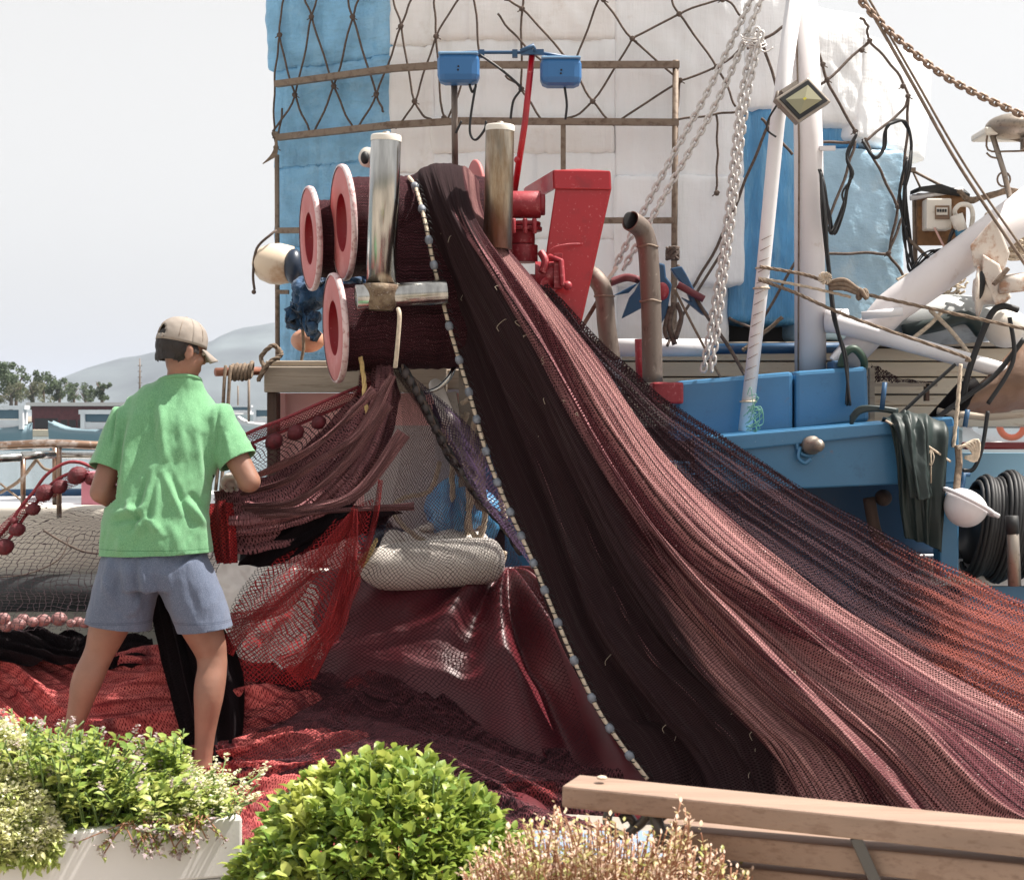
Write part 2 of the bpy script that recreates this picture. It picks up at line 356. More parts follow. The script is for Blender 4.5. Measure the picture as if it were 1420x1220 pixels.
m_bluecloth=pm('blue_cloth',srgb(26,66,102),.8,var=(14,.4),bump=[(18,1,.02,(1,1,1.6)),(80,.4,.003)],sheen=.2)
m_oil=pm('oilskin',srgb(28,42,40),.55,var=(8,.3),bump=(9,.3,.01))
m_vinylw=pm('fender_vinyl',srgb(226,218,210),.35,dirt=(9,.6,srgb(175,155,140),.45),bump=(60,.1,.002))
m_brown=pm('brown_tarp',srgb(128,100,82),.6,var=(4,.2),bump=[(5,.4,.03),(70,.3,.002)])
m_black_gloss=pm('black_plastic',srgb(22,22,24),.35)
m_cable=pm('cable',srgb(24,24,26),.5)
m_plast=pm('cream_plastic',srgb(220,214,204),.4,dirt=(12,.6,srgb(160,140,115),.6))
m_ply=pm('plywood',srgb(128,92,58),.7,var=(12,.3),dirt=(18,.5,srgb(70,48,32),.7),bump=(40,.3,.003))
m_glass=pm('lamp_glass',srgb(90,88,78),.08,spec=.8)
m_refl=pm('lamp_reflector',srgb(150,146,122),.35,.8)
m_ledy=pm('lamp_chip',srgb(190,180,60),.4)
m_alu=pm('cast_aluminium',srgb(150,140,130),.45,.7,dirt=(40,.55,srgb(90,80,72),.6))
m_dirtyjoint=pm('salted_weld',srgb(135,118,98),.7,.3,dirt=[(30,.45,srgb(85,62,45),.8),(60,.55,srgb(190,180,168),.7)],bump=(50,.9,.006))
# nets
n_drape=None
n_over=net('net_overlay',srgb(196,140,142),srgb(140,92,98),cell=.012,w=.22,glint=.5)
n_reel=net('net_on_drum',srgb(118,66,74),srgb(56,28,34),cell=.011,w=.3,opaque=True,gap=srgb(18,9,12),streak=(200,4),glint=.8,fs=200,lines=(.014,14))
n_dark=net('net_dark',srgb(66,44,50),srgb(40,28,34),cell=.018,w=.36,dense=(40,4,.40,.55),glint=.35,patch=((4,1.4,1),.6,srgb(120,70,76)))
n_side=net('net_violet',srgb(92,66,80),srgb(58,40,50),cell=.016,w=.36,dense=(50,1.5,.46,.6),glint=.3)
n_orange_=net('net_orange',srgb(190,96,80),srgb(140,64,60),cell=.018,w=.34,dense=(30,2,.5,.66),glint=.3)
n_brown=net('net_brown',srgb(88,52,58),srgb(60,36,42),cell=.022,w=.2,dense=(14,2.5,.6,.75),glint=.3)
n_red=net('net_red',srgb(186,58,60),srgb(140,38,44),cell=.020,w=.26,dense=(12,2.5,.54,.68),glint=.3)
n_redop=net('net_red_solid',srgb(186,56,56),srgb(130,34,38),cell=.016,w=.36,opaque=True,gap=srgb(60,12,18),streak=(90,8),glint=.3)
n_pile=net('net_pile',srgb(222,124,118),srgb(172,78,78),cell=.012,w=.42,opaque=True,gap=srgb(96,30,36),lines=(.03,14),fs=190,bd=.002,streak=(60,10),glint=.35,patch=((1.8,2.6,1),.56,srgb(104,64,68)),warp=.007)
n_pileb=net('net_pile_dark',srgb(124,70,76),srgb(74,42,48),cell=.012,w=.34,opaque=True,gap=srgb(24,13,16),lines=(.03,14),fs=190,bd=.002,streak=(60,10),glint=.4,patch=((2.2,2.2,1),.56,srgb(170,70,72)),warp=.007)
n_thin=net('net_thin_black',srgb(52,40,44),srgb(40,30,34),cell=.026,w=.12,glint=0,square=True,warp=.01)
n_black=net('net_black',srgb(34,24,28),srgb(24,18,22),cell=.012,w=.4,opaque=True,gap=srgb(12,8,10),streak=(120,6),glint=.05)
# ================================================================ setting
m_quay=pm('quay_concrete',srgb(150,142,132),.85,var=(1.2,.15),dirt=(5,.55,srgb(100,92,84),.6),bump=[(20,.3,.01),(120,.3,.003)])
b=MB();b.box((0,0,-1.5),(60,13.9,3.0));single('quay_ground',b,m_quay,kind='structure')
def water():
    t=NT('harbour_water');b=t.new('BsdfPrincipled');t.l(b.outputs[0],t.out.inputs[0]);b.inputs['Base Color'].default_value=(.10,.15,.17,1);b.inputs['Roughness'].default_value=.12
    tc=t.new('TexCoord');n=t.new('Bump');t.l(t.noise(t.scalev(tc.outputs['Object'],(1,2.2,1)),1.2,5),n.inputs['Height']);n.inputs['Strength'].default_value=.6;n.inputs['Distance'].default_value=.12;t.l(n.outputs[0],b.inputs['Normal']);return t.m
b=MB();b.add([(-6000,6.9,-.85),(6000,6.9,-.85),(6000,9000,-.85),(-6000,9000,-.85)],[(0,1,2,3)],False);single('harbour_water',b,water(),kind='structure')
b=MB();b.add([(-6400,-140,-3.2),(6400,-140,-3.2),(6400,9100,-3.2),(-6400,9100,-3.2)],[(0,1,2,3)],False);single('seabed_ground',b,pm('seabed',(.12,.12,.1,1),.9),kind='structure')
# mountain
sil=[(-900,566),(-400,560),(0,553),(60,545),(110,531),(150,508),(200,492),(250,486),(300,474),(330,459),(360,451),(395,449),(440,455),(500,470),(600,500),(700,520),(850,545),(1000,560),(1500,566),(2400,566)]
sx=np.array([q[0] for q in sil]);sy=np.array([q[1] for q in sil]);XS=np.linspace(-900,2400,260)
V=np.zeros((40,260,3))
for j,x in enumerate(XS):
    top=(570-np.interp(x,sx,sy))
    for i in range(40):
        t=i/39;Y=2600+1400*t;h=top/F*3200*math.sin(min(1,t/.43)*math.pi/2) if t<.43 else top/F*3200*(1-(t-.43)/.6)
        h*=1+.10*float(vn(x/26,t*8,3))*(1-t)+.02*float(vn(x/6,t*30,5))
        V[i,j]=((x-710)/F*3200,Y,CZ+max(h,-3) if t>0 else -3)
b=MB();b.grid(V);single('mountain_terrain',b,pm('mountain_scrub',(.07,.085,.085,1),.9,var=(.006,.65)),kind='structure')
# far shore strip
b=MB();b.box((-60,330,-.6),(260,220,1.4));single('shore_ground',b,pm('shore',(.25,.22,.18,1),.9),kind='structure')
# haze
hz=NT('haze_air');pv=hz.new('VolumePrincipled');pv.inputs['Color'].default_value=(.70,.78,.94,1);pv.inputs['Density'].default_value=.00015;pv.inputs['Anisotropy'].default_value=.0;hz.l(pv.outputs[0],hz.out.inputs['Volume'])
b=MB();b.box((0,4500,98),(13000,9300,206));hzo=single('haze',b,hz.m,kind='stuff')
# ================================================================ far background
m_leafd=pm('far_foliage',(.055,.085,.035,1),.7,var=(.5,.5),trans=.25)
m_leafl=pm('far_foliage_pale',(.11,.115,.06,1),.7,var=(.5,.5),trans=.25)
m_bark=pm('bark',(.12,.09,.07,1),.9)
def blobtree(px,top,w,Y,mat,label,seed,base=566):
    r=random.Random(seed);X=(px-710)/F*Y;H=(base-top)/F*Y;z0=CZ-(base-570)/F*Y;wd=w/F*Y
    T=Thing('tree',label,'tree',(X,Y,z0),'trees on the far shore')
    tb=MB();tb.tube([(X,Y,z0-.2),(X+.1,Y,z0+H*.3),(X,Y,z0+H*.6)],[.28,.2,.1],7)
    for k in range(5):
        a=r.uniform(0,6.28);tb.tube([(X,Y,z0+H*(.25+.07*k)),(X+math.cos(a)*wd*.35,Y+math.sin(a)*wd*.3,z0+H*(.5+.08*k))],[.12,.04],5)
    T.part('trunk',tb,m_bark)
    n=1500;c=MB();vs=[];fs=[]
    cl=[(r.gauss(0,.26)*wd,r.gauss(0,.26)*wd,H*(.28+.62*r.random()),r.uniform(.12,.24)*wd) for _ in range(16)]
    for i in range(n):
        q=r.choice(cl);d=Vector((r.gauss(0,1),r.gauss(0,1),r.gauss(0,1))).normalized()*q[3]*r.random()**.4
        p=Vector((X+q[0],Y+q[1],z0+q[2]))+d
        if p.z<z0+H*.12 or p.z>z0+H:continue
        s=.25*r.uniform(.5,1.3)*H/7;u=Vector((r.gauss(0,1),r.gauss(0,1),r.gauss(0,1))).normalized()*s;w_=u.orthogonal().normalized()*s*.6
        o=len(vs);vs+=[p-u,p+w_,p+u,p-w_];fs.append((o,o+1,o+2,o+3))
    c.add(vs,fs,False);T.part('crown',c,mat)
tt=[(-6,500,44,230,0,'tallest feathery tree at the edge beyond the railing'),(22,506,40,240,0,'tall dense tree next to the tallest feathery one'),(45,528,34,200,1,'dusty pale low tree in front of dark crowns'),(60,512,36,260,0,'round dark tree behind the dusty pale one'),(82,518,34,260,0,'dark tree with a flat side branch'),(102,530,24,280,0,'small dark tree right of the flat branched one'),(15,530,40,190,1,'pale straggly tree lowest beside the white cabin'),(118,530,22,300,0,'small far tree before the mountain foot'),(141,521,22,230,0,'lone green tree nearest the man in the shirt')]
for i,q in enumerate(tt): blobtree(q[0],q[1],q[2],q[3],[m_leafd,m_leafl][q[4]],q[5],i+3)
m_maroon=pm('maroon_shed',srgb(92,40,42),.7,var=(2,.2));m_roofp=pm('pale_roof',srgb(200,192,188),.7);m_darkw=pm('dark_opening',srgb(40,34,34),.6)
def bx(px0,py0,px1,py1,Y,d):
    b=MB();a=P(px0,py0,Y);c=P(px1,py1,Y);b.box(((a.x+c.x)/2,Y+d/2,(a.z+c.z)/2),(abs(c.x-a.x),d,abs(a.z-c.z)));return b
T=Thing('shed','long maroon shed with pale flat roof on the far shore','shed',P(110,597,170))
T.part('wall',bx(44,563,235,597,170,6),m_maroon);T.part('roof',bx(36,558,240,563,169.5,8),m_roofp)
w=bx(48,580,80,594,169.9,.2)
for a in range(5): 
    q=bx(84+a*12,582,93+a*12,592,169.9,.2);w.add(q.v,q.f,False)
T.part('window',w,m_darkw)
b=bx(20,596,260,605,150,3);single('quay_wall_far',b,m_plank,'long cream harbour wall in front of the maroon shed','wall')
def farboat(px0,px1,py,Y,label,hullc,cab=True,mastpx=None,cabpx=(.35,.75),h=22,flip=1):
    W_=(px1-px0)/F*Y;x0=(px0-710)/F*Y;z0=CZ-(py-570)/F*Y;hh=h/F*Y
    T=Thing('moored_boat',label,'boat',(x0+W_/2,Y,z0),'boats moored across the harbour')
    n=14;b=MB();rows=[]
    for i in range(n+1):
        t=i/n;tt_=t if flip>0 else 1-t;wid=math.sin(math.pi*min(1,.12+tt_*.95))**.5*W_*.16+.02;sh=hh*(1+.35*abs(2*tt_-1)**2+(.35*(tt_<.2)*(.2-tt_)*5))
        x=x0+t*W_;rows.append([(x,Y-wid*.3,z0-.25),(x,Y-wid*.9,z0+sh*.5),(x,Y-wid,z0+sh),(x,Y-wid*.9,z0+sh*.93),(x,Y+wid*.9,z0+sh*.93),(x,Y+wid,z0+sh),(x,Y+wid*.9,z0+sh*.5),(x,Y+wid*.3,z0-.25)])
    b.grid(np.array(rows));T.part('hull',b,hullc)
    if cab:
        c0=x0+W_*cabpx[0];c1=x0+W_*cabpx[1];q=MB();z1=z0+hh*.9;z2=z1+hh*1.5
        for xx in (c0,c1):
            for yy in (Y-W_*.1,Y+W_*.1):q.box((xx,yy,(z1+z2)/2),(.12,.12,z2-z1))
        q.box(((c0+c1)/2,Y,z1+(z2-z1)*.22),(c1-c0,W_*.2,(z2-z1)*.45));T.part('cabin',q,m_white)
        T.part('window',MB().box(((c0+c1)/2,Y,z1+(z2-z1)*.68),((c1-c0)*.9,W_*.17,(z2-z1)*.42)),m_winb)
        T.part('roof',MB().box(((c0+c1)/2,Y,z2),((c1-c0)*1.25,W_*.26,.12)),m_white)
    if mastpx:
        xm=(mastpx[0]-710)/F*Y;T.part('mast',MB().tube([(xm,Y,z0+hh*.5),(xm,Y,CZ-(mastpx[1]-570)/F*Y)],.06,6),m_bar)
m_winb=pm('blue_window',srgb(88,112,126),.15);m_hb=pm('hull_blue_grey',srgb(120,142,152),.4);m_hw=pm('hull_white',srgb(205,205,205),.4)
farboat(-40,45,613,48,'blue hulled boat with white cabin roof at the picture edge',m_hb,h=20,cabpx=(.35,.85))
farboat(70,185,612,45,'blue boat with open bow and white cabin behind the man',m_hb,h=17,cabpx=(.42,.8))
farboat(330,400,600,70,'small hazy white boat seen past the green sleeve',m_hw,h=14,mastpx=(345,520))
farboat(300,362,580,120,'pale distant yacht above the small hazy boat',m_hw,h=7,mastpx=(330,535))
farboat(1330,1500,650,40,'white boat with an orange ring behind the red rail',m_hw,h=36,cabpx=(.1,.7))
b=MB();c=P(1403,590,36);b.tube([c+Vector((math.cos(a)*.27,0,math.sin(a)*.27)) for a in np.linspace(0,2*math.pi,24,endpoint=False)],.075,8,closed=True);single('lifebuoy',b,pm('buoy_orange',srgb(215,110,80),.5),'orange ring lifebuoy above the red rail','lifebuoy')
T=Thing('pylon','thin dark pylon standing before the mountain','pylon',P(194,566,200));b=MB();b.tube([P(194,568,200),P(194,497,200)],[.2,.06],5);T.part('pole',b,m_bar)
b=MB()
for k in range(4):b.bar(P(191,507+k*8,200),P(197,507+k*8,200),.08)
T.part('crossarm',b,m_bar)
# ================================================================ white boat at left with rail
T=Thing('white_boat','white boat hull with black rubber fendering and tarnished railing','boat',P(60,850,8.0))
ctr=[[( -260,704,8.3),(-60,704,8.1),(60,704,8.0),(145,704,8.0),(260,704,8.1),(380,706,8.4)],
     [( -260,716,8.28),(-60,716,8.07),(60,716,7.96),(145,716,7.96),(260,716,8.05),(380,718,8.35)],
     [( -260,800,8.3),(-60,800,8.1),(60,800,8.0),(145,800,8.0),(260,800,8.1),(380,800,8.4)],
     [( -260,900,8.5),(-60,900,8.3),(60,900,8.2),(145,900,8.2),(260,900,8.3),(380,900,8.6)],
     [( -260,1120,8.7),(-60,1120,8.5),(60,1120,8.4),(145,1120,8.4),(260,1120,8.5),(380,1120,8.8)]]
V,uv=cloth(ctr,30,40);b=MB();b.grid(V,uv)
hullo=T.part('hull',b,pm('hull_cream',srgb(214,207,196),.4,var=(2,.05),dirt=(6,.6,srgb(175,160,140),.5)),solid=.03)
b=MB();b.grid(cloth([[( -260,704,8.3),(60,704,8.0),(260,704,8.1),(380,706,8.4)],[( -260,680,9.9),(60,680,9.9),(260,680,9.9),(380,680,9.9)]],4,10)[0]);T.part('deck',b,m_white)
b=MB();b.tube(cr([P(-260,824,8.22),P(-60,824,8.0),P(60,822,7.9),P(145,822,7.9),P(260,824,8.0),P(380,824,8.3)],6),M(26,8),14);T.part('rub_rail',b,m_rubber)
m_rail=pm('tarnished_rail',srgb(150,122,104),.35,.7,dirt=(20,.5,srgb(215,205,198),.6))
b=MB();b.tube(cr([P(-80,620,8.0),P(0,618,7.9),P(70,615,7.85),P(145,618,7.9),P(300,624,8.1)],5),M(6,8),10);T.part('handrail',b,m_rail)
b=MB();b.tube([P(-80,640,7.6),P(31,634,7.6)],M(5.5,7.6),10);b.tube([P(31,632,7.62),P(75,630,7.75)],M(6,7.6),10);b.tube([P(75,631,7.9),P(300,634,8.1)],M(4.5,8),10);T.part('middle_rail',b,m_steel)
for x0,y0,y1,Yy in ((32,632,706,7.62),(82,616,718,7.85),(76,620,700,7.9)):
    T.part('rail_post',MB().tube([P(x0,y0,Yy),P(x0,y1,Yy)],M(3.6,8),8),m_rail)
b=MB();b.tube(cr([P(-10,688,8.2),P(25,668,8.2),P(50,638,8.1)],5),.009,6);b.tube(cr([P(50,636,8.1),P(62,650,8.1),P(78,652,8.1)],5),.008,6);b.tube(cr([P(0,670,8.2),P(25,690,8.2),P(40,700,8.1)],5),.006,6);T.part('lashing',b,m_rope)
b=bx(112,655,150,712,8.2,.25);single('pink_crate',b,pm('pink_crate',srgb(165,100,112),.5,bump=(20,.2,.01)),'dull pink crate on the white boat beside the elbow','crate',bevel=.01)
b=MB();b.tube([P(-80,684,8.9),P(150,682,8.9)],.02,8);single('blue_hose',b,m_dblue,'blue hose lying along the white boat deck','hose')
# ================================================================ foam box bundles
def rbox(c,h,r,rotz,n=(26,12,26),ribs=0,bulge=.012,seed=0,tilt=0,wr=.006):
    """rounded, slightly bulging bundle; ribs = spacing of the box edges showing through the wrap"""
    b=MB();h=Vector(h);axs=[(0,1,2,1),(0,1,2,-1),(0,2,1,1),(0,2,1,-1),(1,2,0,1),(1,2,0,-1)]
    rm=Matrix.Rotation(rotz,3,'Z')@Matrix.Rotation(tilt,3,'Y')
    for (i,j,k,sg) in axs:
        A=np.linspace(-1,1,n[i]);B=np.linspace(-1,1,n[j]);g=np.zeros((n[i],n[j],3))
        g[...,i]=A[:,None]*h[i];g[...,j]=B[None,:]*h[j];g[...,k]=sg*h[k]
        hh=np.array([h[0],h[1],h[2]]);q=np.clip(g,-(hh-r),hh-r);d=g-q;L=np.linalg.norm(d,axis=2,keepdims=True);nn=d/(L+1e-9);p=q+nn*r
        u,w,e=p[...,0],p[...,2],p[...,1]
        bb=bulge*(1-np.clip(np.abs(u/h[0]),0,1)**3)*(1-np.clip(np.abs(w/h[2]),0,1)**3)
        s=fbm(u*5+seed*3,w*3.4+e*4,seed,4)*wr*2+fbm((u+w*.6)*14,(w-u*.5)*5+seed,seed+5,3)*wr*.9
        s+=wr*1.0*(1-np.abs(fbm((u+w*.75)*7+seed*5,(w-u*.75)*2.2,seed+9,3))*3.2)*np.clip(.5+vn(u*2,w*2,seed+4),0,1)
        if ribs:
            x=(u/ribs+seed*.37+.25*vn(u*3,0*u,seed));xi=np.floor(x);f=np.abs(x-xi-.5)*2;s+=.012*_h(xi,xi*0,seed+2)-.008*np.exp(-((1-f)/.10)**2)
        p=p+nn*(bb+s)[...,None]
        P3=np.array([[ (rm@Vector(x))+Vector(c) for x in row] for row in p])
        flip=(sg<0) ^ (k==1)
        b.grid(P3,flip=flip)
    # weld
    return b
def weld(o,d=.004):
    m=o.modifiers.new('Weld','WELD');m.merge_threshold=d
def bundle(x0,y0,x1,y1,Yl,Yr,dep,mat,label,group,r=.02,ribs=.0,seed=0,tilt=0,bulge=.012,wr=.006):
    x0-=2.5;x1+=2.5;y0-=2.5;y1+=2.5
    a=P(x0,(y0+y1)/2,Yl);c=P(x1,(y0+y1)/2,Yr);mid=(a+c)/2;Ym=mid.y
    zt=CZ-(y0-HY)/F*Ym;zb=CZ-(y1-HY)/F*Ym;ang=math.atan2(c.y-a.y,c.x-a.x);w=(c-a);w.z=0;L=w.length
    nv=Vector((-math.sin(ang),math.cos(ang),0));ctr=Vector((mid.x,mid.y,(zt+zb)/2))+nv*dep/2
    b=rbox(ctr,(L/2,dep/2,(zt-zb)/2),r,ang,ribs=ribs,seed=seed,tilt=tilt,bulge=bulge,wr=wr,n=(max(12,int(L/.016)),10,max(12,int((zt-zb)/.018))))
    o=single('foam_box_bundle',b,mat,label,'foam box bundle',group,loc=(ctr.x,ctr.y,zb));weld(o);return o
g='foam boxes stacked under the rope net'
bl=[(-45,86,'blue wrapped bundle at the top of the blue stack'),(89,226,'blue wrapped bundle crossed by both frame bars'),(229,338,'blue wrapped bundle just below the second frame bar'),(341,500,'lowest blue wrapped bundle behind the pink discs')]
for k,(y0,y1,lb) in enumerate(bl):
    bundle([374,380,384,388][k],y0,540,y1,9.0,8.62,.75,m_film,lb,g,ribs=.085,seed=k+1,bulge=.008,wr=.008)
wb=[(541,-45,598,62,8.62,'narrow white bundle ending above the upper frame bar',m_epsd),(541,65,600,238,8.62,'narrow white bundle behind the steel roller top',m_epsd),(541,241,600,470,8.64,'white bundle low behind the netting roller',m_eps),
(600,-45,851,52,8.60,'wide grimy bundle highest in the white stack',m_epsd),(602,55,851,164,8.62,'wide white bundle behind the two blue lamp boxes',m_eps),(600,167,851,210,8.61,'thin white slab bundle under the middle frame bar',m_epsd),(602,213,852,330,8.62,'white bundle behind the red winch housing',m_eps),(602,333,852,472,8.63,'white bundle behind the exhaust pipes',m_eps),
(855,-45,1030,243,8.60,'tall smooth white bundle crossed by the loose rope net',m_eps),(857,246,1031,392,8.56,'ribbed white bundle with rounded lower corner beside the chain',m_eps),(855,395,1008,474,8.70,'white bundle lowest behind the blue anchor',m_eps)]
for k,(x0,y0,x1,y1,Y,lb,mm) in enumerate(wb):
    bundle(x0,y0,x1,y1,Y,Y,.8,mm,lb,g,ribs=[.09,.11,.075,.13][k%4],seed=k+11,bulge=.007,wr=.006,r=.022)
bundle(1033,-10,1102,148,8.62,8.62,.7,m_eps,'white bundle between the chains and the mast',g,seed=31,r=.05,ribs=.12)
bundle(1112,12,1206,172,8.6,8.75,.7,m_eps,'white bundle just right of the mast top',g,seed=32,r=.07,wr=.008,tilt=R(4))
bundle(1196,66,1288,208,8.7,9.1,.6,m_eps,'outermost tilted white bundle against the sky',g,seed=33,r=.03,tilt=R(7),wr=.004)
bundle(1010,150,1108,445,8.66,8.66,.7,m_filmd,'tall deep blue wrapped bundle left of the mast',g,seed=34,r=.04,ribs=.12,wr=.009)
bundle(1112,160,1190,205,8.72,8.8,.6,m_filmd,'small shaded blue bundle tucked under white foam by the mast',g,seed=35,r=.03)
bundle(1112,206,1254,470,8.66,8.8,.75,m_filml,'pale blue wrapped bundle right of the mast',g,seed=36,r=.035,wr=.006)
# ================================================================ frame of bars
T=Thing('box_frame','rusty bar frame holding the foam boxes','frame',P(937,480,8.45))
def fbar(a,b,w=9,name='bar'):
    q=MB();q.bar(a,b,M(w,8.4),M(w,8.4));return T.part(name,q,m_bar)
fbar(P(383,117,8.86),P(540,96,8.46));fbar(P(536,96,8.46),P(607,91,8.44));fbar(P(602,90.5,8.44),P(942,90,8.44))
fbar(P(385,191,8.86),P(541,174,8.46));fbar(P(536,174,8.46),P(640,168,8.44));fbar(P(636,168,8.44),P(941,170,8.44))
fbar(P(837,306,8.44),P(934,306,8.44),8);fbar(P(383,320,8.8),P(560,318,8.42),8);fbar(P(384,405,8.8),P(400,405,8.78),6)
fbar(P(781,168,8.44),P(781,300,8.44),7,'upright')
q=MB();q.tube([P(937,84,8.46),P(934,480,8.46)],M(4.5,8.4),10);T.part('upright',q,m_bar)
q=MB();q.tube([P(384,215,8.84),P(385,500,8.84)],M(3.4,8.8),10);T.part('upright',q,m_bar)
# ================================================================ rope net
T=Thing('cargo_net','brown knotted rope net lashed over the foam boxes','net',P(700,90,8.4))
def yn(x):  # just proud of the bundles
    return 8.97-(x-378)/162*.38-.03 if x<540 else (8.52 if x<1100 else 8.53+(x-1100)/190*.30)
ropes=[[(420,-8),(432,24),(463,120),(489,178)],[(443,-8),(432,24),(409,132),(378,183)],[(395,-8),(388,49),(409,132),(430,184)],[(388,49),(381,110),(380,182)],[(480,-8),(489,24),(522,131),(532,155)],[(500,-8),(489,24),(463,120),(433,189)],[(542,-8),(556,37),(575,141),(598,167)],[(573,-8),(556,37),(522,131),(492,184)],[(602,-8),(605,51),(616,164),(640,118),(652,80)],[(641,-8),(605,51),(575,141),(549,178)],[(657,-8),(664,70),(660,110)],
[(700,0),(724,13),(783,78),(822,141),(852,175)],[(732,-8),(724,13),(723,124)],[(690,20),(724,60),(770,100)],[(700,105),(723,124),(750,166)],[(833,-8),(800,80),(784,120)],[(837,0),(877,54),(943,112)],[(928,-8),(942,20),(994,93),(1020,148)],[(877,54),(942,20),(1002,0),(1030,26)],[(877,54),(822,141),(785,166)],[(943,112),(994,93),(1035,62)],[(943,112),(860,167)],[(943,112),(937,172)],[(940,166),(984,160),(1020,155)],[(994,160),(995,215),(993,268)],
[(1048,45),(1056,56),(1079,127)],[(1035,68),(1056,56),(1091,35)],[(1130,52),(1147,111),(1186,183)],[(1135,118),(1147,111),(1206,57)],[(1193,25),(1203,35),(1206,57),(1240,95),(1259,134),(1244,160),(1200,195)],[(1137,198),(1186,197)],[(1200,195),(1222,240),(1245,287)],[(1259,134),(1257,200),(1245,287),(1232,352)],[(1232,352),(1190,351),(1140,353)],[(1232,352),(1255,385)],[(1252,300),(1232,352)],[(1130,352),(1170,250),(1186,197)],
[(1056,165),(1078,190),(1100,215)],[(1075,150),(1040,235),(1000,330),(960,400)],[(1110,350),(1060,440)],[(1010,440),(1060,465)],[(378,183),(384,220),(382,300)],[(392,150),(386,190)]]
kn=[(432,24),(409,132),(388,49),(463,120),(489,24),(522,131),(556,37),(575,141),(605,51),(616,164),(724,13),(723,124),(822,141),(837,0),(877,54),(943,112),(942,20),(1002,0),(994,93),(1056,56),(1147,111),(1186,183),(1206,57),(1259,134),(1200,195),(1245,287),(1232,352),(994,268),(384,188),(383,205),(1252,120),(1195,70),(1130,125),(1141,90)]
b=MB()
for k,rp in enumerate(ropes):
    pts=cr([P(x,y,yn(x)-.006*(k%2)) for x,y in rp],7)
    pts=[p+Vector((.003*math.sin(i*1.3+k),0,.003*math.cos(i*.9+k))) for i,p in enumerate(pts)]
    b.tube(pts,M(1.6,8.5) if rp[0][0]<1000 else M(2.1,8.5),6)
T.part('rope_mesh',b,m_rope_d)
for (x,y) in kn:
    q=MB();c=P(x,y,yn(x)-.012);s=M(3.6,8.5)
    q.ell(c,(s,s*.8,s*1.1),nu=10,nv=7);q.tube([c+Vector((math.cos(a)*s*.9,-.004,math.sin(a)*s*.8)) for a in np.linspace(0,5.5,9)],s*.34,5)
    q.tube([c,c+Vector((s*1.8*(1 if (x%2) else -1),-.005,-s*1.2))],s*.22,5)
    T.part('knot',q,m_rope_d)
b=MB()
for k in range(9): b.tube(cr([P(378+k*.8,183,8.8),P(383+1.4*math.sin(k),195,8.78),P(384-k*.9,214,8.78),P(374-k*1.2,222+k*.7,8.78)],4),.0035,4)
T.part('frayed_end',b,m_rope)
# ================================================================ main boat structure
T=Thing('fishing_boat','blue and white wooden fishing boat with mast, boom and planked deckhouse','boat',(0.2,8.0,-.8))
b=bx(368,500,760,507,7.75,2.6);T.part('deck_board',b,m_wood,bevel=.006)
b=bx(366,508,620,544,7.72,.08);T.part('fascia_board',b,m_wood,bevel=.006)
T.part('fascia_board',bx(600,512,745,540,7.74,.08),m_wood,bevel=.006)
b=bx(370,544,384,760,7.78,.12);T.part('post',b,m_dwood,bevel=.005)
T.part('post',bx(640,540,655,720,7.8,.1),m_dwood,bevel=.005)
b=bx(384,545,760,800,7.95,.05);o=T.part('panel',b,m_pink)
q=MB();q.box(P(400,553,7.93),(.04,.02,.4));T.part('panel_batten',bx(387,546,396,690,7.94,.02),m_pink)
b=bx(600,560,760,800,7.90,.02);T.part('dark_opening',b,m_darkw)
# right deckhouse base
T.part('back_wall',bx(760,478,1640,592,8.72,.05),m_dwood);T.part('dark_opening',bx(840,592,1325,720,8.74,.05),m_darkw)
T.part('roof_slab',bx(760,474,1640,480,8.55,2.2),m_wood,bevel=.004)
for k,(y0,y1) in enumerate(((483,500),(502,522),(524,546),(548,562),(563,592))):
    T.part('plank',bx(838+8*k,y0,1640,y1,8.60+.01*(k%2),.05),m_plank,bevel=.004)
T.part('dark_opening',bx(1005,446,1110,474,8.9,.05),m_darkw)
T.part('cabin_side',bx(560,476,862,700,8.58,.04),m_white)
# white pipe / blue pipe
b=MB();b.tube([P(835,482,8.3),P(988,482,8.3)],M(12.5,8.3),16);T.part('white_pipe',b,m_white)
b=MB();b.tube([P(985,484,8.34),P(1210,482,8.34)],M(7.5,8.3),14);T.part('blue_pipe',b,m_dblue)
# mast
b=MB();b.tube([P(1124,516,8.15),P(1121,200,8.15),P(1115,-30,8.15)],[M(22,8.15),M(20,8.15),M(17,8.15)],24);mast=T.part('mast',b,m_mast)
T.part('weld_seam',MB().tube([P(1107,515,8.08),P(1108,200,8.09),P(1103,-30,8.1)],.005,5),m_bar,parent=mast)
b=MB();b.box(P(1147,206,8.1),(M(22,8.1),.03,M(6,8.1)));T.part('bracket',b,m_white,parent=mast)
b=MB();b.tube([P(1033,598,7.72),P(1056,400,7.72),P(1078,170,7.72),P(1106,-30,7.72)],[M(9.5,7.7),M(9.5,7.7),M(10.5,7.7),M(12,7.7)],16);T.part('stay_pole',b,m_white)
b=MB()
for k in range(14):
    y=330+k*15;x=1033+(598-y)/198*23;b.tube([P(x-8,y+3,7.68),P(x+6,y-5+rnd.random()*4,7.675)],.0022,4)
T.part('tape_crease',b,m_bar)
b=MB()
for y in (372,400,557):
    x=1033+(598-y)/198*23;b.tube([P(x,y,7.72)+Vector((math.cos(a)*M(11,7.7),math.sin(a)*M(11,7.7),0)) for a in np.linspace(0,6.28,14,endpoint=False)],.005,5,closed=True)
T.part('lashing',b,m_rope_l)
b=MB();b.tube([P(1460,264,8.0),P(1340,352,8.0),P(1235,428,8.05),P(1165,508,8.1)],[M(29,8),M(27,8),M(24,8),M(20,8)],24);T.part('boom',b,m_mast)
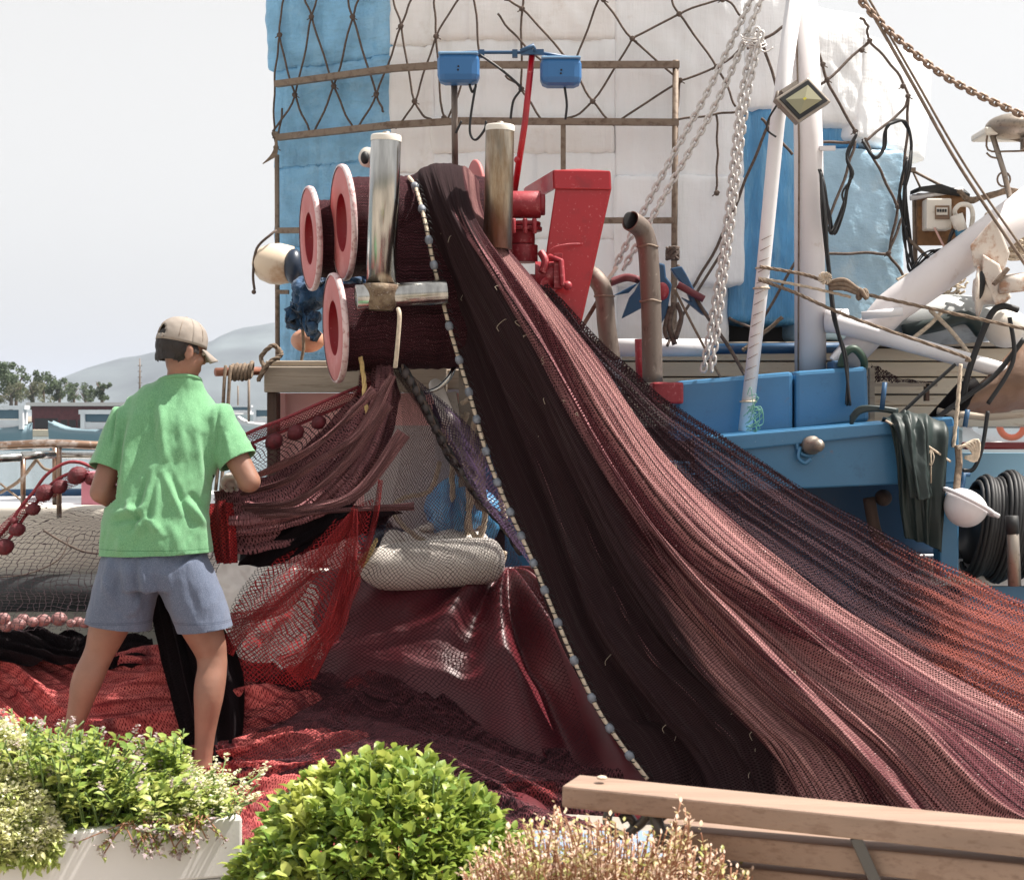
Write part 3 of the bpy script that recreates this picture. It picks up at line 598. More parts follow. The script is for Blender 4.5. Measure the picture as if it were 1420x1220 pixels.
b=MB();b.tube([P(1150,447,8.05),P(1300,488,7.9),P(1460,534,7.75)],[M(13,8),M(11,8),M(11,8)],16);T.part('spar',b,m_white)
b=MB();b.tube([P(1146,445,8.1),P(1175,445,8.06)],M(17,8),16);b.tube([P(1195,438,7.95),P(1252,432,7.9)],M(6,8),10);T.part('spar_socket',b,m_white)
# blue beams
def ibx(pts,Y,d,name,mat,bev=.02):
    b=MB();b.prism([P(x,y,Y) for x,y in pts],(0,d,0));return T.part(name,b,mat,bevel=bev)
ibx([(945,528),(1100,515),(1100,598),(945,612),(935,610),(938,530)],7.85,.32,'bulwark_block',m_blue,.02)
ibx([(1103,514.8),(1203,508),(1206,585),(1103,598)],7.85,.32,'bulwark_block',m_blue,.02)
b=bx(1155,500,1178,514,7.9,.16);T.part('bollard',b,m_dblue,bevel=.01)
ibx([(975,606),(1240,584),(1240,602),(975,630)],7.44,.36,'beam_cap',m_blue,.008)
ibx([(975,620),(1330,590),(1330,668),(1010,682),(975,684)],7.47,.34,'beam',m_blue,.008)
ibx([(1240,584),(1322,578),(1328,604),(1240,604)],7.50,.3,'beam_cap',m_blue,.01)
ibx([(1303,668),(1330,668),(1330,800),(1303,800)],7.5,.12,'post',m_blue,.008)
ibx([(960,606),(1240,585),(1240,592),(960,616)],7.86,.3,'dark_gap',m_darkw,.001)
b=MB();b.lathe([(0,0),(M(13,7.4),0),(M(13,7.4),.05),(M(9,7.4),.06),(M(9,7.4),.1),(M(6,7.4),.12),(0,.125)],P(1120,617,7.47),(.35,-1,0),20);T.part('bolt',b,m_alu)
b=MB();b.tube([P(1120,617,7.45)+Vector((math.cos(a)*M(15,7.4),0,math.sin(a)*M(15,7.4))) for a in np.linspace(0,6.28,18,endpoint=False)],M(3,7.4),6,closed=True);b.tube(cr([P(1110,620,7.45),P(1107,634,7.43),P(1116,642,7.42),P(1124,636,7.42)],5),M(3,7.4),6);T.part('shackle',b,m_blue)
for x,y0,y1 in ((1223,530,568),(1338,568,592),(1333,655,682)):
    T.part('cleat_pin',MB().tube([P(x,y1,7.42),P(x+4,y0,7.42)],M(3.6,7.4),8),m_dblue)
T.part('cleat_pin',MB().tube([P(1330,658,7.42),P(1345,658,7.42)],M(3,7.4),8),m_dblue)
# hull body under the deck
ibx([(380,690),(1335,640),(1335,1000),(380,1000)],8.0,1.6,'hull',m_dblue,.01)
T.part('stern_step',bx(560,800,880,1000,7.5,.5),m_white,bevel=.01)
ibx([(700,640),(960,640),(960,900),(700,900)],7.65,.2,'hull_side',m_blue,.01)
# gadgets under blue beam
b=MB();b.tube(cr([P(1205,690,7.7),P(1215,740,7.7),P(1232,760,7.7)],4),.03,8);b.ell(P(1225,690,7.72),(.04,.05,.04));T.part('deck_gear',b,m_dwood)
# red rail + light blue side at right
b=MB();b.box(((P(1335,0,7.9).x+P(2150,0,7.9).x)/2,7.9,P(0,618,7.9).z),(P(2150,0,7.9).x-P(1335,0,7.9).x,.07,M(10,7.9)));T.part('red_rail',b,pm('red_rail',srgb(110,24,32),.35),bevel=.01)
T.part('side_panel',bx(1332,628,2150,690,8.05,.05),pm('pale_blue_side',srgb(135,180,205),.45))
T.part('side_deck',bx(1290,775,2150,812,7.7,.5),m_white)
T.part('hull',bx(1335,692,2150,1080,8.2,1.6),m_dblue)
T.part('hull',bx(1335,813,2150,1080,7.78,.38),m_blue)
boatT=T
# ================================================================ exhaust pipes
T=Thing('exhaust_pipe','taller curved exhaust pipe with open angled mouth','pipe',P(903,520,7.7),'rusty exhaust pipes beside the winch')
b=MB();pts=cr([P(905,530,7.7),P(903,430,7.7),P(900,365,7.7),P(897,338,7.7),P(890,318,7.68),P(874,306,7.62)],6);b.tube(pts,M(13.5,7.7),20,cap=False);T.part('pipe_body',b,m_pipe,solid=.004)
b=MB();b.ell(P(873.5,306,7.63),(M(11,7.7),.002,M(12,7.7)),Matrix.Rotation(R(30),3,'Z'));T.part('dark_mouth',b,m_black)
for y,x in ((342,898),(418,902)):
    T.part('weld_ring',MB().tube([P(x,y,7.7)+Vector((math.cos(a)*M(14,7.7),math.sin(a)*M(14,7.7),.004*math.sin(3*a))) for a in np.linspace(0,6.28,20,endpoint=False)],.006,6,closed=True),m_bar)
T=Thing('exhaust_pipe','shorter exhaust pipe bending behind the red winch cover','pipe',P(842,490,7.8),'rusty exhaust pipes beside the winch')
b=MB();b.tube(cr([P(848,500,7.8),P(841,450,7.8),P(838,412,7.8),P(831,392,7.8),P(815,379,7.85),P(790,376,7.95)],6),M(13,7.8),20);T.part('pipe_body',b,m_pipe)
T.part('weld_ring',MB().tube([P(838,411,7.8)+Vector((math.cos(a)*M(13.5,7.8),math.sin(a)*M(13.5,7.8),0)) for a in np.linspace(0,6.28,20,endpoint=False)],.005,6,closed=True),m_bar)
# ================================================================ net hauler: rollers, drums, flanges
T=Thing('net_hauler','net hauler with steel rollers, pink flanges and netted drums','net hauler',P(600,545,7.0))
AX=Vector((math.cos(R(17)),math.sin(R(17)),.05)).normalized()
def drum(cx,cy,Y,rp,rd,Ldrum,nm):
    c=P(cx,cy,Y);r=M(rp,Y)
    f=MB();f.lathe([(r*.50,0),(r*.52,-.004),(r*.95,-.004),(r,.002),(r,.016),(r*.95,.02),(r*.5,.02)],c,AX,48)
    fo=T.part('flange',f,m_redflange)
    T.part('flange_rim',MB().lathe([(r*.965,-.007),(r*1.0,-.005),(r*1.012,.006),(r*1.0,.018),(r*.965,.018)],c,AX,48),m_rim,parent=fo)
    h=MB();h.lathe([(r*.51,-.002),(r*.50,.01),(r*.49,.09),(0,.09)],c,AX,40);T.part('hub_recess',h,m_deepred,parent=fo)
    # netted drum
    n,m=44,60;V=np.zeros((n,m,3));u=AX.orthogonal().normalized();w=AX.cross(u);R0=M(rd,Y)
    for i in range(n):
        for j in range(m):
            a=2*math.pi*j/(m-1);t=i/(n-1)*Ldrum;rr=R0*(1+.07*float(vn(i*.35,(j%(m-1))*.12,int(cx)))+.05*float(vn(i*1.1,(j%(m-1))*.3,int(cy))))
            p=c+AX*(.02+t)+(u*math.cos(a)+w*math.sin(a))*rr;V[i,j]=p
    b=MB();b.grid(V,arcuv(V));T.part('netted_drum',b,n_reel)
drum(429,331,7.35,72,54,.55,'a');drum(474,309,7.05,80,63,.62,'b');drum(463,455,6.95,76,62,.58,'c')
# far end flange
c=P(657,236,7.5);r=M(40,7.5);T.part('flange',MB().lathe([(0,0),(r*.95,0),(r,.004),(r,.014),(r*.95,.02),(0,.02)],P(657,262,7.5),AX,40),m_redflange)
# inner bulk of netting between drums, right end
n,m=40,50;V=np.zeros((n,m,3))
for i in range(n):
    for j in range(m):
        a=2*math.pi*j/(m-1);x=540+100*i/(n-1);c=P(x,385,7.12);V[i,j]=c+Vector((0,math.cos(a)*.22,math.sin(a)*M(122,7.1)*(1+.06*float(vn(i*.3,(j%(m-1))*.2,4)))))
b=MB();b.grid(V,arcuv(V));T.part('net_bulk',b,n_reel)
def roller(x0,y0,x1,y1,Y,rp,mat):
    a=P(x0,y0,Y);b_=P(x1,y1,Y);r=M(rp,Y);ax=(a-b_).normalized();L=(a-b_).length
    o=T.part('steel_roller',MB().lathe([(0,0),(r,0),(r,L-.012),(r*.97,L-.006),(r*.97,L)],b_,ax,36),mat)
    T.part('roller_cap',MB().lathe([(r*1.02,L-.02),(r*1.02,L),(r*.98,L+.006),(r*.8,L+.007),(r*.76,L+.001),(0,L+.001)],b_,ax,36),m_plast,parent=o)
    T.part('roller_bolt',MB().lathe([(r*.3,L),(r*.3,L+.016),(r*.22,L+.022),(0,L+.022)],b_,ax,6),m_alu,parent=o)
    T.part('grease_nipple',MB().ell(b_+ax*(L+.004)+Vector((-r*.75,-.01,0)),.006,nu=8,nv=6),m_black,parent=o)
roller(535.5,190,528,400,6.72,21,m_steel);roller(693.5,176,690,345,6.85,20,m_steel2)
b=MB();a=P(494,413,6.70);c_=P(618,405,6.78);b.lathe([(M(14,6.7),-.002),(M(18,6.7),0),(M(18,6.7),(c_-a).length)],a,c_-a,32);b.lathe([(M(14,6.7),0),(M(13,6.7),.06),(0,.06)],a,c_-a,32);T.part('cross_tube',b,m_steel)
b=MB();cc=P(528,402,6.72);ax=(P(535.5,190,6.72)-P(528,400,6.72)).normalized();b.lathe([(M(17,6.7),-.085),(M(24,6.7),-.06),(M(25.5,6.7),.0),(M(25.5,6.7),.022),(M(21.5,6.7),.024),(M(21.5,6.7),.0)],cc,ax,32);T.part('welded_collar',b,m_dirtyjoint)
b=MB();b.tube([P(551,268,7.2),P(560,420,7.2)],.03,10);T.part('stand_post',b,m_alu)
b=MB();b.tube([P(508,218,7.3),P(530,222,7.4)],M(14,7.3),16);T.part('motor_cap',b,m_plast)
b=MB();b.ell(P(506,219,7.27),(M(6,7.3),.02,M(9,7.3)));T.part('cap_bore',b,m_black)
# stand column going down to deck
b=MB();b.box(P(655,600,7.35),(.12,.12,1.2));b.bar(P(625,545,7.25),P(640,640,7.2),.05);T.part('column',b,m_alu)
haul=T
# ================================================================ red winch
T=Thing('winch','red hydraulic winch with wedge shaped cover','winch',P(775,470,7.35))
b=MB();Y=7.2
fr=[P(768,238,Y),P(845,239,Y),P(846,262,Y),P(803,455,Y),P(742,455,Y),P(770,262,Y)]
b.prism(fr,(.0,.02,0));T.part('cover_front',b,m_red,bevel=.006)
b=MB()
b.add([P(768,238,Y),P(845,239,Y),P(805,236,7.75),P(728,262,7.75)],[(0,1,2,3)],False);b.add([P(768,238,Y),P(728,262,7.75),P(728,285,7.75),P(769,262,Y)],[(0,1,2,3)],False)
b.add([P(845,239,Y),P(805,236,7.75),P(770,455,7.75),P(803,455,Y),P(846,262,Y)],[(0,1,2,3,4)],False);T.part('cover_top',b,m_red,solid=.012)
T.part('flange_lip',MB().prism([P(768,236,7.19),P(846,237,7.19),P(847,263,7.185),P(769,262,7.185)],(0,.018,0)),m_red,bevel=.004)
b=MB();b.tube([P(700,284,7.3),P(750,284,7.3)],M(19,7.3),24);b.tube([P(747,284,7.3),P(756,284,7.3)],M(15,7.3),20);T.part('motor_cylinder',b,m_redold,bevel=.006)
b=MB()
for y,w0,w1,h in ((311,704,750,6),(318,702,752,6),(330,705,742,18),(352,705,746,24)):b.tube([P((w0+w1)/2,y-h/2,7.32),P((w0+w1)/2,y+h/2,7.32)],M((w1-w0)/2,7.3),20)
for x in (712,728,741):b.tube([P(x,303,7.22),P(x,324,7.22)],.012,6)
T.part('valve_block',b,m_redold,bevel=.004)
b=MB();b.tube([P(742,382,7.15),P(778,382,7.15)],M(19,7.2),20);b.tube([P(735,395,7.2),P(760,398,7.1)],M(15,7.2),16);b.box(P(774,376,7.1),(M(12,7.1),.05,M(48,7.1)));b.tube(cr([P(750,350,7.1),P(756,362,7.08),P(752,378,7.08)],4),.018,8);b.tube([P(762,356,7.1),P(778,362,7.05),P(780,395,7.05),P(788,396,7.05)],.014,8);b.ell(P(787,396,7.05),.02);T.part('gearbox',b,m_redold,bevel=.004)
b=MB();b.tube(cr([P(756,366,7.1),P(764,346,7.1),P(785,339,7.12),P(808,338,7.17)],6),.003,5);T.part('wire',b,m_redold)
b=MB();b.tube([P(738,74,7.6),P(728,170,7.6),P(713,268,7.6)],[M(4.6,7.6)]*3,12);b.ell(P(718,222,7.6),M(5.4,7.6));T.part('red_pole',b,m_red)
b=bx(905,530,948,560,7.75,.2);T.part('base_block',b,m_redold,bevel=.01)
# ================================================================ lamps (blue)
def lampbox(cx,cy,w,h,label):
    T=Thing('deck_lamp',label,'lamp',P(cx,cy+h/2,7.6),'blue lamp housings above the hauler');c=P(cx,cy,7.6)
    b=MB();b.box(c,(M(w,7.6),.14,M(h,7.6)));T.part('housing',b,m_lampblue,bevel=.035)
    T.part('top_lip',MB().box(c+Vector((0,0,M(h/2-3,7.6))),(M(w-4,7.6)+.005,.15,.012)),pm('lamp_top',srgb(110,150,185),.5),bevel=.006)
    for dx in (-1,1):T.part('screw',MB().ell(c+Vector((.0+dx*.001,-.07,.008*dx-.01)),.005,nu=8,nv=6),m_black)
lampbox(636,96,58,42,'blue lamp housing on the dark post');lampbox(777.5,101,57,40,'blue lamp housing beside the red pole')
T=Thing('lamp_crossbar','dark crossbar and post carrying the blue lamp housings','crossbar',P(630,230,7.6))
b=MB();b.tube([P(630,118,7.65),P(631,230,7.65)],M(4.5,7.6),10);T.part('post',b,m_pipe)
b=MB();b.tube([P(628,75,7.6),P(655,73,7.6),P(720,73,7.6),P(752,74,7.6),P(800,82,7.6)],M(2.5,7.6),8);T.part('rod',b,m_dblue)
b=MB();b.box(P(738,73,7.58),(M(32,7.6),.03,M(7,7.6)));b.tube([P(722,72,7.57),P(740,64,7.57),P(742,72,7.57)],.012,6)
for x in (668,714):b.box(P(x,75,7.6),(.025,.03,.035))
T.part('clamp',b,m_dblue)
for k,pts in enumerate(([(665,76),(690,93),(716,115),(722,124),(712,140),(708,165)],[(660,117),(653,160),(652,185),(660,194),(672,180),(674,168)],[(651,117),(655,128),(660,120)],[(783,121),(786,145),(784,166)],[(640,168),(632,185),(636,176)])):
    single('cable',MB().tube(cr([P(x,y,7.58+.01*k) for x,y in pts],6),M(1.8,7.6),6),m_cable,['black cable drooping between the crossbar and red pole','black cable looping under the blue lamp on the post','short cable tail below the blue lamp on the post','thin cable hanging from the lamp beside the red pole','cable ends tied round the dark lamp post'][k],'cable','cables of the blue lamps')
# ================================================================ floodlight on stay pole
T=Thing('floodlight','square grey floodlight tilted on the white stay pole','floodlight',P(1112,140,7.55))
c=P(1114,139,7.52);rt=Euler((R(-8),R(-33),R(12))).to_matrix();S=M(50,7.5)
# the lamp face: rounded parallelogram turned on its stalk
def fl(sx,sz,y0,y1):
    b=MB();pts=[(-sx,-sz),(sx,-sz),(sx,sz),(-sx,sz)];b.prism([c+rt@Vector((x+z*-.18,y0,z)) for x,z in pts],rt@Vector((0,y1-y0,0)));return b
T.part('case',fl(M(29,7.5),M(23,7.5),0,.05),m_alu,bevel=.006)
T.part('gasket',fl(M(25,7.5),M(19.5,7.5),-.006,0),m_black)
b=MB();x,z=M(19.5,7.5),M(14,7.5);q=lambda X,Z,Yy:c+rt@Vector((X-Z*.18,Yy,Z));o4=[(-x,-z),(x,-z),(x,z),(-x,z)];i4=[(-x*.12,-z*.12),(x*.12,-z*.12),(x*.12,z*.12),(-x*.12,z*.12)]
v=[q(a,d_,-.008) for a,d_ in o4]+[q(a,d_,-.022) for a,d_ in i4]
b.add(v,[(0,1,5,4),(1,2,6,5),(2,3,7,6),(3,0,4,7)],False);T.part('reflector',b,m_refl)
T.part('lamp_chip',MB().add([q(a,d_,-.0225) for a,d_ in i4],[(0,1,2,3)],False),m_ledy)
b=MB();b.tube([q(-M(30,7.5),M(10,7.5),.03),P(1078,128,7.6),P(1074,140,7.62),P(1084,146,7.6)],.008,6);b.box(P(1094,124,7.6),(.09,.05,.03),rt);T.part('bracket',b,m_alu)
single('cable',MB().tube(cr([P(1078,145,7.6),P(1066,165,7.62),P(1064,180,7.62),P(1076,190,7.64)],5),.005,6),m_cable,'thin cable hanging from the square floodlight','cable')
# ================================================================ chains
def chain(pts,link,wire,Y0):
    pts=cr(pts,24);L=[0]
    for a,b in zip(pts,pts[1:]):L.append(L[-1]+(b-a).length)
    def at(s):
        for i in range(len(L)-1):
            if L[i+1]>=s:
                t=(s-L[i])/(L[i+1]-L[i]+1e-9);return pts[i].lerp(pts[i+1],t),(pts[i+1]-pts[i]).normalized()
        return pts[-1],(pts[-1]-pts[-2]).normalized()
    b=MB();pitch=link*.72;n=int(L[-1]/pitch)
    for k in range(n):
        p,t=at((k+.5)*pitch);s=Vector((0,1,0)) if k%2 else t.cross(Vector((0,1,0))).normalized()
        s=(s-t*s.dot(t)).normalized();s=(s+t.cross(s)*.35).normalized();hw=link*.27;hl=link*.5-hw
        loop=[p+t*hl+(s*math.cos(a)+t*math.sin(a))*hw for a in np.linspace(0,math.pi,6)]+[p-t*hl+(s*math.cos(a)+t*math.sin(a))*hw for a in np.linspace(math.pi,2*math.pi,6)]
        b.tube(loop,wire,5,closed=True)
    return b
m=M(1,7.9)
single('chain',chain([P(1046,-10,7.95),P(985,120,7.95),P(920,240,7.95),P(852,372,7.95)],m*13,m*1.9,0),m_chain,'steel chain strand slanting down to the exhaust pipes, left one','chain','doubled mast chains')
single('chain',chain([P(1060,-10,7.9),P(1000,130,7.9),P(930,256,7.9),P(862,378,7.9)],m*13,m*1.9,0),m_chain,'steel chain strand slanting down, right one of the slanting pair','chain','doubled mast chains')
single('chain',chain([P(1050,40,7.85),P(1027,140,7.85),P(1005,330,7.85),P(974,522,7.85)],m*13,m*1.9,0),m_chain,'steep hanging chain strand ending at the blue block, outer left','chain','doubled mast chains')
single('chain',chain([P(1056,45,7.8),P(1034,150,7.8),P(1012,330,7.8),P(986,520,7.8)],m*13,m*1.9,0),m_chain,'steep hanging chain strand nearest the stay pole','chain','doubled mast chains')
single('chain',chain([P(1182,-12,7.7),P(1235,45,7.7),P(1320,112,7.7),P(1440,170,7.7)],m*12,m*2.3,0),m_chainr,'rusty chain sagging across the open sky','chain')
b=MB();
for k in range(4):b.tube([P(1042+k*2,50+k*4,7.86)+Vector((math.cos(a)*M(15,7.8),math.sin(a)*.04,math.sin(a)*M(7,7.8))) for a in np.linspace(0,6.28,12,endpoint=False)],.004,5,closed=True)
b.tube(cr([P(1042,60,7.8),P(1060,72,7.8),P(1072,66,7.8)],5),.004,5);single('wire_lashing',b,m_chain,'wire lashing binding the chains together near the top','lashing')
# shackle at lower end of the slanting chain
b=MB();b.bar(P(856,370,7.9),P(840,392,7.9),.05,.02);single('chain_end_plate',b,m_plast,'pale end plate of the slanting chain pair','shackle',bevel=.008)
b=MB();b.bar(P(846,388,7.9),P(806,456,7.9),M(9,7.9),.02);single('strut',b,m_bar,'perforated metal strut behind the shorter exhaust pipe','strut',bevel=.003)
# ================================================================ ropes, wires
def rope(name,pts,rp,mat,label,cat='rope',group=None,n=8,tw=0):
    p=cr(pts,n);r=M(rp,pts[0][1]);b=MB()
    if tw:
        k=int(sum((a-c).length for a,c in zip(p,p[1:]))/(r*.9));q=cr(pts,max(n,int(k/len(pts))))
        for s in range(3):
            vs=[]
            for i,x in enumerate(q):
                t=(q[min(i+1,len(q)-1)]-q[max(i-1,0)]).normalized();u=t.orthogonal().normalized() if abs(t.z)>.99 else t.cross(Vector((0,0,1))).normalized();w=t.cross(u);a=i*.55+s*2.094
                vs.append(x+(u*math.cos(a)+w*math.sin(a))*r*.5)
            b.tube(vs,r*.56,6)
    else:b.tube(p,r,8)
    return single(name,b,mat,label,cat,group)
gw='stays crossing the sky'
rope('wire_stay',[P(1190,-15,7.7),P(1262,110,7.7),P(1330,230,7.7),P(1425,372,7.7)],2.4,m_bar,'thick steel stay slanting in front of the boom','stay',gw)
rope('wire_stay',[P(1197,-15,7.75),P(1266,105,7.75),P(1340,232,7.75),P(1430,362,7.75)],1.8,m_bar,'thinner steel stay running beside the thick one','stay',gw)
rope('guy_rope',[P(1054,370,7.62),P(1120,382,7.62),P(1160,398,7.6),P(1200,408,7.6),P(1300,430,7.6),P(1430,458,7.6)],2.6,m_rope,'upper guy rope with a spliced knot below the foam boxes','rope','guy ropes from the stay pole',tw=1)
rope('guy_rope',[P(1052,386,7.63),P(1110,396,7.62),P(1180,412,7.6)],2.2,m_rope_l,'middle short guy rope ending at the spliced knot','rope','guy ropes from the stay pole',tw=1)
rope('guy_rope',[P(1052,388,7.60),P(1100,405,7.58),P(1180,440,7.56),P(1330,492,7.54),P(1340,500,7.54)],2.5,m_rope,'lowest guy rope reaching down to the white spar','rope','guy ropes from the stay pole',tw=1)
b=MB()
for k in range(3):b.tube(cr([P(1150,392+k*4,7.58),P(1170,388+k*6,7.56),P(1188,400+k*3,7.56),P(1202,408,7.57)],5),.011,6)
b.tube([P(1196,408,7.56)+Vector((math.cos(a)*.02,math.sin(a)*.02,math.sin(a*2)*.02)) for a in np.linspace(0,9,26)],.011,6);single('rope_knot',b,m_rope,'bulky spliced knot in the upper guy rope','knot')
b=MB();r2=random.Random(3)
for k in range(40):
    a=r2.uniform(0,6.28);b.tube(cr([P(1144,386,7.55),P(1144+6*math.cos(a),386+5*math.sin(a),7.54),P(1144+10*math.cos(a+.4),386+9*math.sin(a+.4),7.54)],3),.002,4)
single('rope_fray',b,m_rope_l,'pale frayed tuft on the upper guy rope','rope end')
b=MB()
for k in range(14):
    y=545+r2.random()*48;x0=1032+r2.uniform(-3,9);b.tube(cr([P(x0,y,7.6),P(x0+r2.uniform(4,20),y-r2.uniform(0,14),7.58),P(x0+r2.uniform(0,24),y+r2.uniform(0,16),7.6),P(x0+r2.uniform(-8,10),y+18,7.6)],4),.0022,4)
single('green_twine',b,pm('green_twine',srgb(130,185,160),.7),'pale green twine tangled at the foot of the stay pole','twine')
rope('rope',[P(1004,345,8.3),P(945,440,8.3),P(925,480,8.25)],2,m_rope_d,'thin rope slanting across the lowest white bundle','rope')
rope('rope',[P(940,368,8.2),P(975,430,8.1),P(1010,480,8.1),P(1034,522,8.0)],2.6,m_rope_d,'dark rope running down from the anchor to the blue pipe','rope')
rope('rope',[P(935,400,8.1),P(960,450,8.1),P(1000,525,8.0)],1.8,m_rope,'thin brown line from the anchor knot to the blue block','rope')
rope('rope',[P(1085,440,8.2),P(1040,478,8.2),P(1030,486,8.2)],3,m_rope,'knotted rope end tied on the blue pipe','rope',tw=1)
rope('rope',[P(1308,430,8.1),P(1290,450,8.05),P(1265,470,8.0)],3,m_rope_l,'pale rope draped over the small grey boat','rope')
rope('rope',[P(1290,430,8.1),P(1320,460,8.0),P(1345,492,7.9)],3,m_rope_l,'pale rope crossing behind the guy rope','rope')
rope('rope',[P(1332,505,7.5),P(1328,560,7.48),P(1322,620,7.46)],3,m_rope_l,'pale vertical rope hanging from the spar','rope',tw=1)
rope('rope',[P(1228,583,7.38),P(1262,603,7.34),P(1292,622,7.32),P(1318,640,7.36)],1.6,m_rope_l,'thin white cord tied across the dark oilskin','rope')
b=MB();b.tube(cr([P(1291,621,7.32),P(1286,636,7.31),P(1291,645,7.31),P(1295,634,7.31),P(1291,622,7.32)],5),.0035,5);b.tube([P(1291,622,7.32),P(1291,670,7.31)],.0035,5);single('cord_bow',b,m_rope_l,'small loop of cord hanging over the oilskin','cord')
# black cable bundles
def cables(paths,label,r=1.8,n=5,Y=7.95,seed=1,spread=5):
    q=random.Random(seed);b=MB()
    for k in range(n):
        pts=[P(x+q.uniform(-spread,spread)*(0 if i in(0,) else 1),y+q.uniform(-3,3),Y+q.uniform(-.04,.02)) for i,(x,y) in enumerate(paths)];b.tube(cr(pts,6),M(r,Y),6)
    return single('cable_bundle',b,m_cable,label,'cable bundle','black cable bundles')
cables([(1188,185),(1176,215),(1182,240),(1172,265),(1168,290),(1155,325),(1148,300),(1142,260),(1138,235)],'black cables dropping in waves from the knot beside the mast',1.5,5,8.0,1,4)
cables([(1138,240),(1143,300),(1150,380),(1158,440),(1172,500),(1176,560)],'long black cable bundle running down the mast side onto the blue block',1.8,5,7.8,2,3)
cables([(1196,195),(1212,217),(1226,205),(1228,180),(1240,167),(1255,170),(1264,195),(1262,230),(1253,260)],'looped black cables hooked on the pale blue bundle',1.9,3,8.1,3,2)
cables([(1258,220),(1252,270),(1258,330),(1262,370),(1275,385)],'tangled black cables hanging left of the switch box',1.5,6,8.2,4,6)
cables([(1262,380),(1290,352),(1310,350),(1305,370),(1270,392)],'loose cable loops beneath the plywood board',1.1,5,8.1,6,9)
for k,(pts,lb) in enumerate((([(1412,430),(1390,425),(1372,440),(1345,510),(1335,555)],'black hose arching from the winch head'),([(1420,470),(1380,520),(1340,550),(1300,580),(1290,600)],'black hose sweeping under the spar'),([(1400,440),(1405,500),(1370,560)],'short black hose beside the brown tarpaulin'),([(1370,570),(1362,620),(1350,650),(1335,652)],'black hose bending behind the white helmet'),([(1325,505),(1280,545),(1240,580),(1205,590)],'thin black hose running down to the blue beam'))):
    rope('hose',[P(x,y,7.75-.04*k) for x,y in pts],[4.5,3.6,3.2,3,2.6][k],m_black,lb,'hose','black hoses on the right')
rope('hose',[P(1166,508,7.9),P(1172,490,7.88),P(1185,484,7.88),P(1198,500,7.9),P(1196,520,7.95)],5.5,pm('green_hose',srgb(50,72,58),.5),'dark green hose looped beside the mast foot','hose')
rope('hose',[P(1155,500,8.0),P(1168,486,8.0),P(1182,484,8.0)],6,m_white,'short white pipe elbow beside the mast foot','pipe')
b=MB();
for k in range(4):b.tube(cr([P(1180,588-k*3,7.5),P(1192,572-k*2,7.48),P(1215,568-k,7.46),P(1245,572-k,7.46)],5),M(3,7.5),6)
single('coiled_hose',b,pm('coil_green',srgb(38,52,52),.45),'dark hose coil lying on the blue beam','hose')
# ================================================================ anchor pieces
T=Thing('anchor','blue painted anchor with arrow shaped flukes on the frame','anchor',P(935,440,8.1))
def poly(pts,Y,d,mat,nm,bev=.008):
    b=MB();b.prism([P(x,y,Y) for x,y in pts],(0,d,0));return T.part(nm,b,mat,bevel=bev)
poly([(913,364),(922,366),(924,384),(932,394),(925,436),(917,450),(905,440),(904,380)],8.1,.05,m_dblue,'fluke')
poly([(930,372),(945,369),(952,380),(972,420),(986,440),(974,436),(945,412),(958,418),(950,398),(938,384)],8.12,.05,m_dblue,'fluke')
poly([(892,382),(905,378),(896,424),(862,442),(873,412),(880,404)],8.0,.05,m_dblue,'fluke')
poly([(850,410),(880,394),(886,392),(872,406)],8.2,.03,m_dblue,'fluke')
b=MB();b.tube(cr([P(846,392,8.1),P(868,385,8.1),P(885,388,8.05)],5),.02,8);b.tube([P(940,395,8.1),P(976,415,8.1)],.018,8);T.part('stock',b,pm('anchor_stock',srgb(110,50,55),.6))
b=MB();b.ell(P(918,404,8.05),(.035,.03,.045));T.part('red_knob',b,m_redold)
b=MB();b.tube([P(886,470,8.0),P(888,530,8.0)],M(6,8),8);T.part('shank',b,m_redold)
b=MB()
for k in range(10):b.tube([P(932,352,8.2)+Vector((math.cos(a)*.03,math.sin(a)*.03-.02,math.sin(a+k)*.03)) for a in np.linspace(k,k+5,12)],.007,5)
b.tube(cr([P(935,420,8.1),P(928,450,8.1),P(936,478,8.1)],4),.014,6);b.tube(cr([P(938,420,8.1),P(945,440,8.1),P(937,470,8.08)],4),.012,6);b.tube(cr([P(930,425,8.1),P(922,455,8.1),P(926,470,8.08)],4),.012,6)
single('rope_hank',b,m_rope_d,'knotted rope hank hanging below the blue anchor','rope')
# ================================================================ buoys
T=Thing('buoy','cream round fender buoy hanging beside the blue stack','buoy',P(378,395,8.35))
b=MB();c=P(374,366,8.35);b.lathe([(0,-M(25,8.3)),(M(11,8.3),-M(23,8.3)),(M(22,8.3),-M(14,8.3)),(M(28,8.3),0),(M(29,8.3),M(14,8.3)),(M(25,8.3),M(34,8.3)),(0,M(36,8.3))],c,(1,.15,0),28);T.part('body',b,m_cream)
b=MB();b.tube(cr([P(353,402,8.3),P(351,380,8.3),P(356,345,8.3),P(376,325,8.3),P(383,320,8.35)],6),M(2,8.3),6);b.ell(P(352,405,8.3),.012);T.part('cord',b,m_rope_d)
single('buoy',MB().ell(P(408,370,8.3),(M(15,8.3),M(20,8.3),M(25,8.3))),m_navy,'dark navy buoy half hidden by the rear pink disc','buoy')
T=Thing('buoy','faded orange buoy hanging below the blue cloth','buoy',P(428,490,8.2));T.part('body',MB().ell(P(427,472,8.2),(M(24,8.2),M(20,8.2),M(17,8.2))),m_orange)
T.part('cord',MB().tube(cr([P(419,450,8.1),P(421,480,8.1),P(418,500,8.1),P(419,508,8.1)],4),M(2.4,8.1),6),m_rope)
